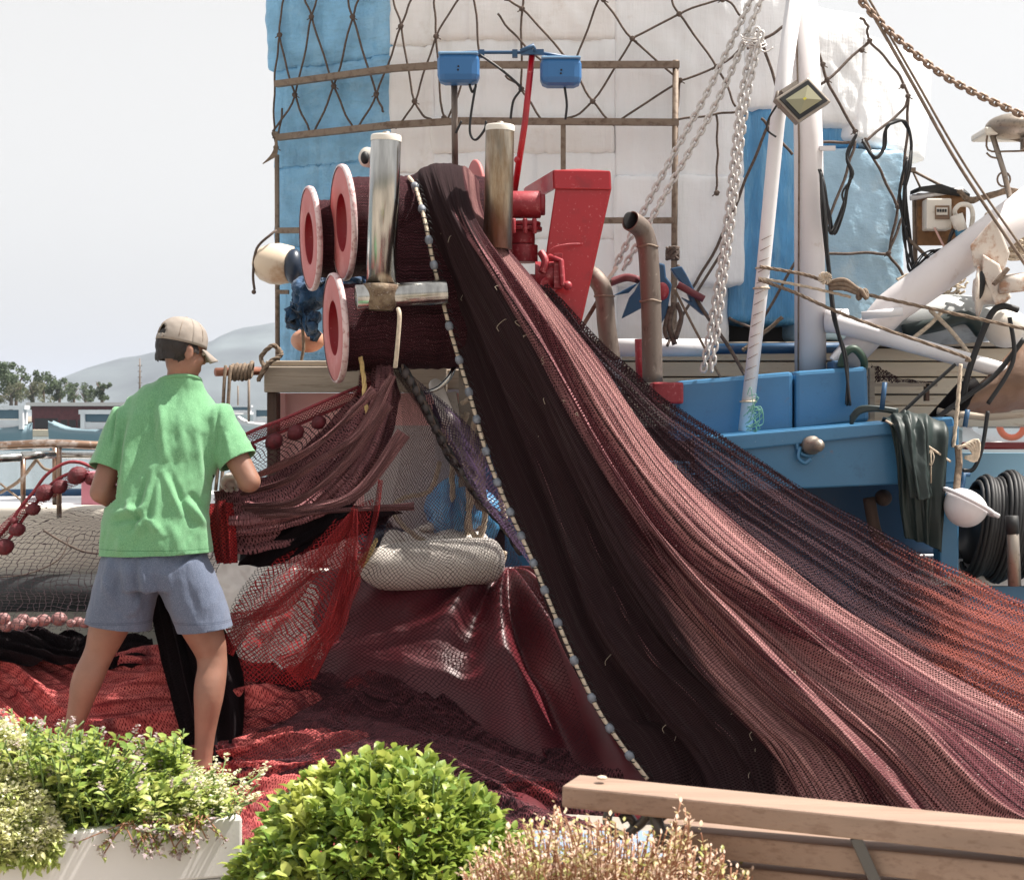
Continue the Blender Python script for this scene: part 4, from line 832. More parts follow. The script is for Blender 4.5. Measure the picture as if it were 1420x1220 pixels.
# blue cloth bag
m_=remesh((lambda b:(b.ell(P(428,410,8.05),(M(26,8),.12,M(26,8))),b.ell(P(455,400,8.0),(M(32,8),.10,M(20,8))),b.ell(P(492,392,8.0),(M(26,8),.09,M(14,8))),b.ell(P(416,430,8.03),(M(14,8),.1,M(26,8))),b.tube([P(425,440,7.98),P(430,460,7.96),P(434,474,7.96)],[.05,.035,.008],10),b)[-1])(MB()),.012,3)
for v in m_.vertices:
    n=v.normal;d=float(fbm(np.array(v.co.x*11+v.co.z*6),np.array(v.co.z*9-v.co.x*5),9,3))*.06-abs(float(fbm(np.array(v.co.x*26+v.co.z*14),np.array(v.co.z*20-v.co.x*9+v.co.y*9),12,2)))*.05;v.co+=n*d
o=bpy.data.objects.new('blue_cloth_bag',m_);m_.materials.append(m_bluecloth);link(o);props(o,'crumpled blue cloth bundle stuffed behind the pink discs','cloth')
# wooden peg with rope
T=Thing('wooden_peg','wooden peg wrapped in rope sticking out of the deck edge','peg',P(340,515,7.75))
T.part('peg',MB().tube([P(299,516,7.7),P(370,514,7.85)],M(6,7.7),12),pm('peg_wood',srgb(140,90,70),.6,dirt=(10,.5,srgb(60,70,90),.6)))
b=MB()
for k in range(6):b.tube([P(322+k*5.2,516-(3 if k==5 else 0),7.73)+Vector((math.sin(a)*.006,math.cos(a)*M(9,7.7),math.sin(a)*M(9.5+k%2,7.7))) for a in np.linspace(0,6.28,12,endpoint=False)],M(3,7.7),6,closed=True)
T.part('rope_wrap',b,m_rope)
for k,x in enumerate((311,318)):T.part('rope_tail',MB().tube(cr([P(x+2,507,7.7),P(x,530,7.68),P(x-4,600,7.66),P(x-12,680,7.62)],5),M(2.6,7.7),6),m_rope)
rope('rope',[P(358,528,7.7),P(366,510,7.68),P(362,495,7.7),P(376,480,7.7),P(384,482,7.72),P(390,492,7.7),P(375,502,7.68),P(362,520,7.68)],3.4,m_rope,'rope loop hitched round the frame foot above the peg','rope',tw=1)
# ================================================================ ropes hanging mid, fender, sacks
T=Thing('fender','long white vinyl fender lying on the red vinyl sheet','fender',P(600,812,7.0))
A=P(492,790,6.95);B=P(690,776,7.12);b=MB();ax=(B-A);L=ax.length;prof=[(0.012,-.02),(.022,0),(M(15,7),L*.06),(M(28,7),L*.15),(M(33,7),L*.3),(M(34,7),L*.55),(M(33,7),L*.85),(M(30,7),L*.97),(M(16,7),L*1.03),(0,L*1.05)]
pp=cr([Vector((r,0,z)) for r,z in prof],5);b.lathe([(max(p.x,0),p.z) for p in pp],A,ax,36);T.part('body',b,m_vinylw)
T.part('eyelet',MB().tube([A+Vector((-.005+.022*math.cos(a),0,.022*math.sin(a))) for a in np.linspace(0,6.28,14,endpoint=False)],.008,6,closed=True),m_vinylw)
rope('rope',[P(497,782,6.93),P(515,760,6.95),P(522,748,7.0),P(512,770,6.9),P(502,786,6.9)],2.6,m_rope_y,'yellow cord tied to the tip of the white fender','cord')
def sack(cx,cy,w,h,Y,mat,label,seed):
    b=MB();b.ell(P(cx,cy,Y),(M(w/2,Y),.14,M(h/2,Y)),nu=36,nv=26);me=b.mesh('s')
    for v in me.vertices:
        d=float(fbm(np.array(v.co.x*7+seed),np.array(v.co.z*6-v.co.x*3),seed,3))*.09+abs(math.sin(v.co.x*17-v.co.z*12+seed))*.02;v.co+=v.normal*d
    me.materials.append(mat);o=bpy.data.objects.new('sack',me);link(o);props(o,label,'sack','plastic sacks behind the net')
sack(640,715,110,120,7.4,m_filmd,'blue plastic sack behind the open netting',3);sack(700,640,80,90,7.55,m_filmd,'blue plastic sack below the rope coil',7)
single('pale_board',bx(505,590,645,800,7.6,.03),pm('pale_board',srgb(205,190,188),.5,var=(3,.08)),'pale board standing behind the open netting','board');sack(690,540,60,70,7.6,m_vinylw,'small white sack under the hauler deck',8)
sack(600,760,150,60,7.3,m_vinylw,'flat white sack lying behind the fender',9);sack(530,750,70,50,7.35,m_navy,'dark navy bag beside to the fender tip',10)
gp='hanging mooring ropes'
for k,pts in enumerate(([(640,575),(632,600),(627,650),(628,700),(626,755)],[(648,572),(640,610),(650,680),(648,740),(660,790),(690,790),(700,765)],[(660,572),(655,620),(668,660),(672,720),(664,750)],[(668,570),(672,610),(664,650),(650,720),(665,745),(676,700)],[(676,572),(684,600),(690,640),(695,690),(700,720)],[(610,640),(596,680),(560,690),(545,706),(560,730),(600,755),(650,758)],[(640,560),(655,552),(672,556),(682,580)],[(614,575),(618,600),(622,620)])):
    rope('mooring_rope',[P(x,y,7.25-.02*k) for x,y in pts],4.2 if k<5 else 3.6,m_rope_l,['straight mooring rope hanging in front of the blue sack','mooring rope looping low beside the fender end','mooring rope with a shallow bend above the fender','mooring rope doubling back in a narrow bight','mooring rope nearest the weighted net edge','mooring rope curving out over the open netting','mooring rope turn hitched at the coil top','short rope stub under the hauler deck'][k],'rope',gp,tw=1)
rope('rope',[P(552,428,6.62),P(554,440,6.6),P(551,480,6.6),P(548,510,6.62)],3,m_rope_l,'leaded cord hanging below the steel collar','cord')
rope('rope',[P(500,495,6.85),P(505,530,6.82),P(505,555,6.8),P(510,572,6.8),P(507,585,6.8)],3.4,m_rope_y,'yellow rope hanging in front of the dark net bundle','rope',tw=1)
b=MB();b.tube([P(604,535,7.15),P(622,580,7.1)],[M(10,7.1),M(10,7.1)],14,round_=True);single('wooden_lever',b,m_vinylw,'pale wooden handle leaning under the hauler','handle')
rope('hose',[P(632,500,7.1),P(625,520,7.05),P(608,538,7.05),P(588,545,7.05)],3.4,m_steel,'grey curved conduit beneath the hauler','pipe')
# ================================================================ electrical board
T=Thing('switch_board','plywood board with a cream switch box and plug socket','switch board',P(1300,340,8.2))
T.part('board',bx(1272,268,1340,340,8.2,.03),m_ply,bevel=.003)
o=T.part('switch_box',bx(1285,275,1320,318,8.1,.1),m_plast,bevel=.008)
T.part('cover_plate',bx(1297,285,1317,304,8.09,.01),pm('smoky_cover',srgb(120,95,75),.2),parent=o,bevel=.002)
b=bx(1299,288,1314,298,8.08,.01);T.part('breaker_row',b,m_plast,parent=o)
for k in range(4):T.part('breaker_switch',bx(1300+k*3.6,290,1302+k*3.6,294,8.07,.012),m_black_gloss,parent=o)
b=MB();b.tube(cr([P(1326,302,8.1),P(1324,292,8.08),P(1332,284,8.08),P(1345,286,8.1),P(1349,300,8.1),P(1345,325,8.1)],6),M(3.4,8.1),8);T.part('grey_conduit',b,m_plast)
b=MB();b.tube([P(1326,298,8.05),P(1333,320,8.05)],M(9,8),14);T.part('socket',b,m_plast);T.part('plug',MB().tube([P(1331,318,8.05),P(1337,340,8.05)],M(8,8),14),pm('plug_blue',srgb(60,120,150),.4))
T.part('strap',MB().bar(P(1296,316,8.08),P(1313,350,8.05),.018,.008),pm('pink_strap',srgb(190,150,140),.6));T.part('lead',MB().tube(cr([P(1322,318,8.05),P(1316,335,8.05),P(1315,358,8.05)],4),M(2.6,8),8),m_cable)
T=Thing('pipe_rack','grey tube rack carrying lashed poles beside the foam boxes','rack',P(1268,420,8.25))
b=MB();b.tube([P(1268,270,8.25),P(1270,420,8.25)],M(3.4,8.2),8);T.part('upright',b,m_bar)
b=MB();b.tube([P(1262,275,8.2),P(1335,263,8.2)],M(3.6,8.2),8);T.part('rail',b,m_white);b=MB();b.tube([P(1258,330,8.2),P(1300,370,8.2)],M(2.6,8.2),8);b.tube([P(1262,235,8.2),P(1325,268,8.25)],M(2,8.2),8);b.tube([P(1266,238,8.2),P(1277,262,8.2)],M(1.5,8.2),6);b.box(P(1262,236,8.2),(M(14,8.2),.03,M(6,8.2)));T.part('brace',b,m_bar)
b=MB();b.add([P(1262,268,8.2),P(1275,262,8.15),P(1305,258,8.15),P(1345,272,8.2),P(1335,263,8.5),P(1280,262,8.5)],[(0,1,2,3,4,5)],False);T.part('black_cover',b,m_black,solid=.02)
b=MB();q=random.Random(9)
for k in range(12):b.tube(cr([P(1330+q.uniform(-3,3),266+q.uniform(-3,3),8.15),P(1345+q.uniform(-3,3),278+q.uniform(-4,4),8.12),P(1368,275+q.uniform(-6,6),8.12),P(1395,265+q.uniform(-4,4),8.1),P(1425,268+q.uniform(-5,5),8.1)],5),M(1.3,8.1),5)
T.part('lashing',b,m_rope)
# radar / work lamp on upper right
T=Thing('work_lamp','grey domed work lamp on a thin bent pole','lamp',P(1403,290,8.0))
b=MB();b.ell(P(1405,176,8.0),(M(38,8),.14,M(18,8)));T.part('dome',b,m_alu)
T.part('rim',bx(1366,176,1445,186,7.95,.25),m_plast,bevel=.01)
b=MB();b.tube([P(1375,184,8),P(1392,238,8),P(1404,290,8)],M(4,8),8);T.part('pole',b,m_alu)
b=MB();b.tube(cr([P(1370,182,8),P(1370,208,8),P(1400,210,8),P(1430,209,8)],4),M(1.4,8),6);b.tube(cr([P(1368,212,8),P(1375,218,8),P(1388,220,8)],4),M(1.4,8),6);b.tube([P(1384,188,8),P(1425,198,8)],M(2,8),6);b.tube([P(1392,249,8)+Vector((math.cos(a)*M(9,8),0,math.sin(a)*M(10,8))) for a in np.linspace(0,6.28,16,endpoint=False)],M(1.4,8),6,closed=True);b.box(P(1422,200,7.95),(M(10,8),.05,M(14,8)));T.part('wire_guard',b,m_bar)
# block pulley on boom
T=Thing('boom_winch','worn white cable drum with side plates bolted to the boom','cable drum',P(1375,430,7.8))
b=MB();ax=Vector((.92,-.38,-.05)).normalized();b.lathe([(0,0),(M(15,7.8),0),(M(17,7.8),.01),(M(36,7.8),.02),(M(37,7.8),.03),(M(34,7.8),.035),(M(20,7.8),.05),(M(20,7.8),.12)],P(1350,402,7.85),ax,36);T.part('drum',b,m_worn)
b=MB();b.lathe([(0,-.004),(M(12,7.8),-.004),(M(15,7.8),.0)],P(1357,400,7.78),ax,24);
b2=MB();b2.ell(P(1359,396,7.76),(M(7,7.8),.02,M(20,7.8)),Matrix.Rotation(R(8),3,'Y'));T.part('dark_slot',b2,m_black)
T.part('side_plate',(lambda b:b.prism([P(1362,352,7.75),P(1385,366,7.75),P(1402,412,7.75),P(1382,428,7.75),P(1362,380,7.75)],(.02,.05,0)))(MB()),m_worn,bevel=.01)
T.part('side_plate',(lambda b:b.prism([P(1345,340,7.8),P(1380,300,7.8),P(1400,350,7.8),P(1390,380,7.8),P(1350,370,7.8)],(.02,.06,0)))(MB()),m_worn,bevel=.01)
T.part('axle',MB().tube([P(1385,395,7.72),P(1430,390,7.7)],M(13,7.8),20),m_worn)
T.part('bolt_plate',MB().bar(P(1378,395,7.68),P(1398,372,7.68),.03,.02),m_bar,bevel=.004)
# upturned small boat, rope heap
T=Thing('dinghy','small grey dinghy lying on the planked deck','dinghy',P(1300,480,8.35))
ctr=[[(1235,474,8.3),(1290,478,8.3),(1340,476,8.3),(1400,470,8.3)],[(1240,450,8.2),(1290,452,8.2),(1340,450,8.2),(1400,448,8.2)],[(1252,420,8.3),(1300,412,8.3),(1345,414,8.3),(1400,420,8.3)],[(1262,416,8.7),(1300,410,8.7),(1345,410,8.7),(1400,415,8.7)]]
b=MB();b.grid(cloth(ctr,16,20)[0]);T.part('hull',b,pm('dinghy_grey',srgb(165,168,168),.5,dirt=(8,.55,srgb(110,110,105),.6)))
b=MB();b.tube(cr([P(1252,460,8.2),P(1300,450,8.15),P(1340,440,8.15),P(1362,462,8.15)],5),M(10,8.2),10);T.part('tube',b,m_oil)
single('white_canister',MB().ell(P(1395,455,8.1),(M(30,8),.12,M(28,8))),m_plast,'round white canister beside the grey dinghy','canister')
b=MB();q=random.Random(4)
for k in range(40):
    c=Vector((q.uniform(1385,1430),q.uniform(300,352),0));b.tube([P(c.x+q.uniform(14,26)*math.cos(a)+3*math.sin(3*a),c.y+q.uniform(8,9)*math.sin(a),8.4-.01*k+.02*math.sin(2*a)) for a in np.linspace(0,5.6,14)],M(2.2,8.3),5)
single('rope_heap',b,m_rope_l,'heap of pale ropes behind the boom','rope heap')
b=MB()
for k in range(40):
    c=Vector((q.uniform(1262,1330),q.uniform(380,425),0));b.tube([P(c.x+q.uniform(8,20)*math.cos(a),c.y+q.uniform(6,9)*math.sin(a),8.6-.004*k+.02*math.sin(2*a)) for a in np.linspace(0,5.6,12)],M(1.8,8.3),5)
single('twine_heap',b,m_rope_l,'tangled pale twine heap left of the boom foot','twine heap')
# brown tarp
V,uv=cloth([[(1345,578,7.9),(1390,572,7.9),(1450,568,7.9)],[(1320,560,7.8),(1390,540,7.75),(1450,530,7.7)],[(1360,530,7.85),(1400,500,7.8),(1450,480,7.8)],[(1410,480,7.9),(1425,465,7.9),(1450,450,7.9)]],30,30,lambda S,T_,u,v:.02*fbm(S*4,T_*3,3))
b=MB();b.grid(V,uv);single('brown_tarpaulin',b,m_brown,'brown tarpaulin slung under the white spar','tarpaulin',solid=.006)
b=MB();b.tube(cr([P(1300,570,7.8),P(1335,575,7.75),P(1375,578,7.75),P(1440,572,7.7)],5),M(5,7.8),8);single('tarpaulin_pole',b,m_wood,'pale pole along the lower edge of the brown tarpaulin','pole')
b=MB();b.tube([P(1295,598,7.85),P(1340,540,7.8),P(1355,530,7.8)],[M(20,7.8),M(15,7.8),M(8,7.8)],12);single('net_roll',b,n_black,'black net roll tucked beside the brown tarpaulin','net roll')
V,uv=cloth([[(1207,505,8.3),(1225,512,8.3),(1250,524,8.3),(1290,530,8.3)],[(1208,530,8.25),(1230,530,8.25),(1255,532,8.25),(1300,533,8.25)]],10,24,lambda S,T_,u,v:.02*fbm(S*9,T_*3,8))
b=MB();b.grid(V,uv);single('net_scrap',b,n_dark,'dark net scrap drying over the cream planks','net')
T=Thing('plank_rail','grey wooden rail and stanchions on the cream deck side','rail',P(1210,590,8.2));T.part('stanchion',bx(1206,510,1213,582,8.2,.05),m_wood);T.part('stanchion',bx(1284,532,1289,556,8.2,.05),m_dwood);T.part('top_rail',bx(1213,531,1300,536,8.2,.05),m_wood)
# oilskin jacket
V,uv=cloth([[(1222,590,7.62),(1245,582,7.65),(1275,580,7.65),(1305,590,7.62)],[(1225,578,7.48),(1248,570,7.45),(1282,572,7.45),(1312,586,7.48)],[(1234,590,7.36),(1255,584,7.34),(1287,588,7.33),(1318,602,7.36)],[(1242,640,7.33),(1262,640,7.30),(1290,645,7.30),(1316,650,7.33)],[(1246,700,7.34),(1268,705,7.31),(1290,708,7.29),(1314,718,7.33)],[(1252,745,7.36),(1272,752,7.33),(1292,757,7.31),(1312,768,7.36)]],80,70,lambda S,T_,u,v:(.028*np.abs(np.sin(S*13+T_*2))+.02*fbm(S*6,T_*2,5))*np.clip(T_*2.2,0.2,1))
b=MB();b.grid(V,uv);T=Thing('oilskin','dark green oilskin trousers draped over the blue beam','oilskin',P(1280,590,7.4));T.part('fabric',b,m_oil,solid=.006)
V,uv=cloth([[(1226,580,7.45),(1245,570,7.43),(1266,574,7.43)],[(1240,592,7.32),(1258,588,7.30),(1282,594,7.31)],[(1252,640,7.27),(1268,640,7.24),(1290,645,7.27)],[(1262,690,7.26),(1278,694,7.23),(1296,688,7.26)]],50,40,lambda S,T_,u,v:.02*np.abs(np.sin(S*9+T_*3))+.02*fbm(S*4,T_*3,7))
b=MB();b.grid(V,uv);T.part('trouser_leg',b,m_oil,solid=.005)
# helmet
T=Thing('hard_hat','white hard hat hanging from a rope by the blue post','hard hat',P(1342,735,7.3))
rt=Euler((0,R(28),0)).to_matrix();c=P(1340,700,7.3);b=MB();b.ell(c,(M(30,7.3),.11,M(30,7.3)),rt,28,18);b.v=[tuple(c+rt@Vector((lambda l:(l.x,l.y,l.z*(.7 if l.z>0 else 1.05)))(rt.transposed()@(Vector(p)-c)))) for p in b.v];
me=b.mesh('shell',T.loc)
o=T.part('shell',b,m_white)
T.part('brim',MB().tube([c+rt@Vector((math.cos(a)*M(36,7.3),math.sin(a)*.13,M(6,7.3))) for a in np.linspace(0,6.28,30,endpoint=False)],M(3,7.3),8,closed=True),m_white)
T.part('peak',MB().box(c+rt@Vector((M(36,7.3),0,M(6,7.3))),(.05,.12,.02),rt),m_white,bevel=.006)
T.part('hang_rope',MB().tube(cr([P(1328,618,7.38),P(1330,640,7.36),P(1328,660,7.33),P(1326,682,7.3)],5),M(5,7.3),8),m_rope)
b=MB();
for k in range(5):b.tube(cr([P(1328,622,7.36),P(1340+k*4,618-k*2,7.34),P(1350+k,630+k*2,7.34),P(1338,634,7.34)],4),M(2.2,7.3),6)
T.part('rope_bow',b,m_rope_l)
# cable drum at right
T=Thing('cable_reel','large black reel of coiled rubber hose at the picture edge','reel',P(1385,800,7.6))
b=MB();q=random.Random(12)
for k in range(18):
    x=1348+k*5.0;rr=M(62+4*math.sin(k*.9)+q.uniform(-2,2)+10*math.sin(k/17*math.pi),7.6)
    for e in range(1):
        cc=P(x,730,7.62);b.tube([cc+Vector((.25*rr*math.sin(a)*.6,math.cos(a)*rr*.8,math.sin(a)*rr)) for a in np.linspace(0,6.28,26,endpoint=False)],M(3.6,7.6),7,closed=True)
T.part('hose_turns',b,m_black);T.part('core',MB().tube([P(1342,730,7.65),P(1440,730,7.7)],M(52,7.6),24),m_black)
b=MB();b.tube([P(1404,722,7.1),P(1407,812,7.1)],[M(8,7.1),M(9,7.1)],12);T.part('handle_grip',b,m_alu);T.part('handle_cap',MB().tube([P(1403,715,7.1),P(1404,740,7.1)],M(9,7.1),12),m_black)
# ================================================================ nets
def ridge(u,per,seed,v,ws=.25):
    x=u/per+ws*fbm(u*2.1,v*.8,seed,2)*2;f=x-np.floor(x);return 1-np.abs(2*f-1)**1.6
def drapefold(S,T_,U,V_):
    # folds fan out: work in s so that they run along the length
    w=np.clip((T_-.10)*2.9,.04,1.2)
    s=S+.035*fbm(S*3,T_*2.2,4,2)
    a=.085*ridge(s,.19,3,T_*2,.05)+.040*ridge(s,.083,7,T_*3,.04)+.012*ridge(s,.031,9,T_*5,.02)+.008*fbm(s*60,T_*3,12,3)
    lump=.05*fbm(S*4,T_*5,21,3)+.006*fbm(S*30,T_*20,23,3)
    return (a+lump)*w*np.clip(S*9,.15,1)
D=[[(575,275,7.38),(592,262,7.38),(612,258,7.38),(635,258,7.38),(653,265,7.38),(664,280,7.35)],
[(569,246,7.1),(585,233,7.08),(605,226,7.05),(628,227,7.05),(650,233,7.08),(664,250,7.1)],
[(586,300,6.95),(605,298,6.8),(627,296,6.72),(647,296,6.72),(664,300,6.8),(680,306,6.95)],
[(610,400,6.98),(640,400,6.75),(672,397,6.6),(702,394,6.55),(732,390,6.65),(760,398,6.9)],
[(640,510,6.95),(688,505,6.7),(728,500,6.5),(772,496,6.45),(812,494,6.6),(850,500,6.85)],
[(680,640,6.85),(742,640,6.62),(795,640,6.38),(855,638,6.32),(912,640,6.45),(962,645,6.72)],
[(732,775,6.68),(798,780,6.45),(872,780,6.25),(948,772,6.15),(1030,766,6.25),(1100,766,6.5)],
[(778,895,6.45),(860,902,6.28),(958,905,6.1),(1060,892,6.0),(1160,878,6.05),(1252,868,6.35)],
[(835,995,6.32),(940,1010,6.15),(1050,1015,5.9),(1170,1000,5.75),(1300,978,5.8),(1415,960,6.2)],
[(900,1082,6.2),(1020,1110,5.95),(1150,1125,5.7),(1290,1122,5.5),(1430,1095,5.5),(1570,1045,5.9)],
[(955,1150,5.45),(1100,1180,5.3),(1250,1192,5.15),(1420,1192,5.1),(1600,1152,5.2),(1780,1125,5.5)],
[(1000,1190,5.05),(1130,1205,5.0),(1280,1215,4.9),(1450,1215,4.85),(1650,1180,5.0),(1850,1160,5.2)]]
V,uv=cloth(D,420,420,drapefold)
n_drape=net('net_drape',srgb(216,160,155),srgb(146,98,100),warp=.0015,cell=.010,w=.42,opaque=True,gap=srgb(24,12,17),streak=(120,2.0),glint=1.0,fs=190,lines=(.0135,22),band=((9,.4,1),.46,.56,srgb(122,68,74)),patch=((9,.5,1),.60,srgb(196,112,100)),dark=(float(uv[0,-1,0])*.76,float(uv[0,-1,0])*.145,.05,.18,srgb(40,26,30)))  # dark: shade of the drape's left side, painted as near-black twine
T=Thing('hauled_net','great maroon fishing net draped from the hauler down to the quay','fishing net',P(1000,1150,5.6))
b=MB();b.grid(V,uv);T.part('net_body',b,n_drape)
N=nrm(V);b=MB();st=2;V2=(V-N*.0)[::st,::st].copy();N2=N[::st,::st]
sg=-1 if N2[100,100,1]>0 else 1
b.grid(V2+N2*sg*(.014+.008*fbm(uv[::st,::st,0]*6,uv[::st,::st,1]*3,77,2))[...,None],uv[::st,::st]*1.0+.31);T.part('loose_meshes',b,n_over)
q=random.Random(77);sn=MB()
for k in range(110):
    i=q.randrange(60,400);j=q.randrange(10,415);p=Vector(V[i,j]);nn=Vector(N[i,j])*sg;p+=nn*.012;u=Vector((q.gauss(0,1),q.gauss(0,.4),q.gauss(0,1))).normalized();L_=q.uniform(.012,.045)
    sn.tube(cr([p,p+u*L_*.5+nn*.012,p+u*L_+Vector((0,0,-L_*.4)),p+u*L_*.8+Vector((q.uniform(-1,1)*L_*.5,0,-L_*.9))],4),.0011,4)
so_=T.part('loose_twine_ends',sn,m_rope_l);so_['kind']='stuff'
# lead line down the left edge
lx=[(567,246,7.02),(577,262,6.95),(590,310,6.80),(600,360,6.78),(612,410,6.80),(625,460,6.80),(640,510,6.80),(655,560,6.76),(672,620,6.72),(690,670,6.68),(712,720,6.62),(735,770,6.55),(760,830,6.45),(785,890,6.36),(805,935,6.32),(830,985,6.26),(860,1030,6.2),(898,1080,6.12)]
pl=cr([P(*q_) for q_ in lx],5)
ll=Thing('lead_line','leaded cord with grey weights edging the great maroon net','lead line',pl[-1])
b=MB();b.tube(pl,.0085,8);ll.part('cord',b,m_rope_l)
L=0;nx=.08;q=random.Random(2);m_lead=pm('lead_weight',srgb(118,124,134),.5,var=(60,.3));bind=MB();nb=.05
for a,c in zip(pl,pl[1:]):
    d=(c-a).length
    while L+d>nx:
        t=(nx-L)/d;p=a.lerp(c,t);ax=(c-a).normalized();ll.part('lead_weight',MB().lathe([(.006,-.02),(.014,-.015),(.018,0),(.014,.015),(.006,.02)],p,ax,12),m_lead);nx+=.115+q.uniform(-.012,.05)
    while L+d>nb:
        t=(nb-L)/d;p=a.lerp(c,t);bind.tube([p+Vector((math.cos(a_)*.011,math.sin(a_)*.011,.003*math.sin(a_))) for a_ in np.linspace(0,6.28,8,endpoint=False)],.0028,4,closed=True)
        bind.tube(cr([p,p+Vector((.015,-.01,.012)),p+Vector((.03,0,-.004))],3),.0016,4);nb+=.035
    L+=d
ll.part('binding_twine',bind,m_black)
# second sheet on the far side, going off to the right
G=[[(735,400,6.98),(755,392,7.05),(770,398,7.12)],[(825,520,6.95),(842,500,7.05),(850,486,7.15)],[(905,640,6.92),(935,600,7.05),(950,562,7.2)],[(1040,765,6.78),(1060,695,7.0),(1080,645,7.2)],[(1190,870,6.6),(1200,785,6.9),(1205,716,7.1)],[(1300,930,6.45),(1310,850,6.75),(1320,776,7.05)],[(1420,985,6.3),(1425,900,6.6),(1430,832,7.0)],[(1560,1050,6.1),(1565,965,6.5),(1570,905,6.9)]]
V,uv=cloth(G,300,150,lambda S,T_,U,v_:.035*ridge(S+.03*fbm(S*2,T_*4,2,2),.21,5,T_*2,.05)+.012*ridge(S,.06,6,T_*3,.03)+.03*fbm(S*3,T_*8,9,3))
T=Thing('side_net','dark violet see through net stretched from hauler past the blue beam','fishing net',P(1200,800,6.9))
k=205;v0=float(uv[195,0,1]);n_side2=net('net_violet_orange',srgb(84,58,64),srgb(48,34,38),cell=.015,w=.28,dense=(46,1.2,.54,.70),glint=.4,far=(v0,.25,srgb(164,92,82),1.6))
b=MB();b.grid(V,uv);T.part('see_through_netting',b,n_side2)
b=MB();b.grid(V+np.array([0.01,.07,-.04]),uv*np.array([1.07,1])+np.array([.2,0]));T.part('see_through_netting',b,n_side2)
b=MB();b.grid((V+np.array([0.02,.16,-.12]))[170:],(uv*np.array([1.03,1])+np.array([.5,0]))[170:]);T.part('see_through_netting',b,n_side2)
# bundle from hauler bottom to the man's hands
def foldA(S,T_,U,v_):return (.06*ridge(S,.23,2,T_*2,.1)+.03*ridge(S,.09,5,T_*3,.05)+.01*ridge(S,.03,8,T_*4,.03)+.03*fbm(S*4,T_*6,3,3))
G=[[(500,500,7.0),(515,492,6.95),(532,492,6.93),(548,500,6.95),(556,512,7.0)],[(484,545,6.95),(505,545,6.82),(528,545,6.8),(550,548,6.85),(566,555,6.95)],[(430,610,6.9),(458,620,6.72),(490,630,6.66),(525,635,6.7),(552,630,6.85)],[(375,655,6.8),(398,675,6.6),(425,700,6.52),(455,720,6.6),(480,725,6.75)],[(330,668,6.65),(345,690,6.5),(362,715,6.42),(380,745,6.48),(395,770,6.6)],[(296,676,6.6),(304,700,6.45),(312,725,6.4),(320,755,6.45),(328,780,6.55)]]
V,uv=cloth(G,180,170,foldA)
T=Thing('gathered_net','dark net bundle gathered from under the hauler into the man\'s hands','fishing net',P(420,700,6.7))
b=MB();b.grid(V,uv);T.part('bunched_netting',b,net('net_gather',srgb(178,118,120),srgb(104,64,70),cell=.013,w=.40,opaque=True,gap=srgb(26,14,18),streak=(60,3),glint=.8,fs=200))
N=nrm(V);sg=-1 if N[60,60,1]>0 else 1
b=MB();b.grid(V+N*sg*.02,uv*1.1+.4);T.part('loose_meshes',b,n_over)
def pleat(T,pts,w0,w1,Yf,mat,seed,name):
    k=cr([P(x,y,Yf(x)) for x,y in pts],10);n=len(k);G=np.zeros((n,26,3))
    for i,p in enumerate(k):
        t=i/(n-1);d=(k[min(i+1,n-1)]-k[max(i-1,0)]).normalized();sd=d.cross(Vector((0,1,0))).normalized();w=(w0+(w1-w0)*t)*(1+.8*float(vn(t*5,seed,seed)))
        for j in range(26):
            c=j/25-.5;G[i,j]=p+sd*(w*c+.004*float(vn(j*.9,t*9,seed)))+Vector((0,-1,0))*(.014*abs(math.sin(j*1.15+seed+t*2))*(1+float(vn(j*.5,t*6,seed+2)))+.02*math.cos(c*3.1))
    b=MB();b.grid(G,arcuv(G));T.part(name,b,mat)
m_strand=net('net_strand',srgb(214,158,156),srgb(140,92,96),cell=.009,w=.45,opaque=True,gap=srgb(36,18,24),streak=(300,5),glint=.9,fs=200,lines=(.012,40))
for k_,pts in enumerate(([(545,520),(500,600),(440,640),(395,668),(335,685)],[(540,560),(480,640),(420,690),(380,700),(310,702)],[(560,600),(500,680),(430,705),(340,712)],[(575,702),(500,705),(420,712),(330,716)],[(520,540),(470,590),(420,630),(350,662)])):
    pleat(T,pts,(.05,.04,.05,.03,.035,.06)[k_],(.02,.03,.03,.02,.025,.03)[k_],lambda x:6.45+.0008*abs(x-420),m_strand,k_*3+1,'gathered_pleat')
# open netting hung from the same bundle, fanning over the fender
G=[[(528,510,7.0),(540,505,6.98),(550,505,6.98),(560,512,7.0)],[(500,600,6.85),(545,600,6.75),(590,585,6.8),(625,605,6.95)],[(440,690,6.75),(520,700,6.65),(600,690,6.7),(668,690,6.9)],[(360,780,6.7),(480,800,6.55),(610,790,6.6),(716,765,6.85)],[(318,850,6.65),(450,880,6.5),(610,880,6.55),(760,850,6.75)],[(312,950,6.5),(450,960,6.42),(630,965,6.45),(790,940,6.6)],[(320,1020,6.35),(460,1030,6.25),(640,1040,6.2),(820,1035,6.3)],[(330,1075,6.2),(470,1080,6.1),(650,1085,6.0),(850,1078,6.1)]]
V,uv=cloth(G,200,170,lambda S,T_,U,v_:.03*ridge(S,.24,6,T_*2,.1)*(1-T_)+.02*fbm(S*5,T_*6,31,3))
T=Thing('open_net','open brown mesh hanging like a tent over the white fender','fishing net',P(560,1050,6.4))
b=MB();b.grid(V,uv);T.part('mesh',b,net('net_tent',srgb(62,32,38),srgb(44,24,30),cell=.017,w=.16,dense=(10,2.0,.70,.82),glint=.05))
b=MB();b.grid((V+np.array([0,.05,-.01]))[:72,70:],uv[:72,70:]*1.08+.3);T.part('mesh',b,net('net_tent_pale',srgb(176,140,136),srgb(120,90,92),cell=.019,w=.13,glint=.2))
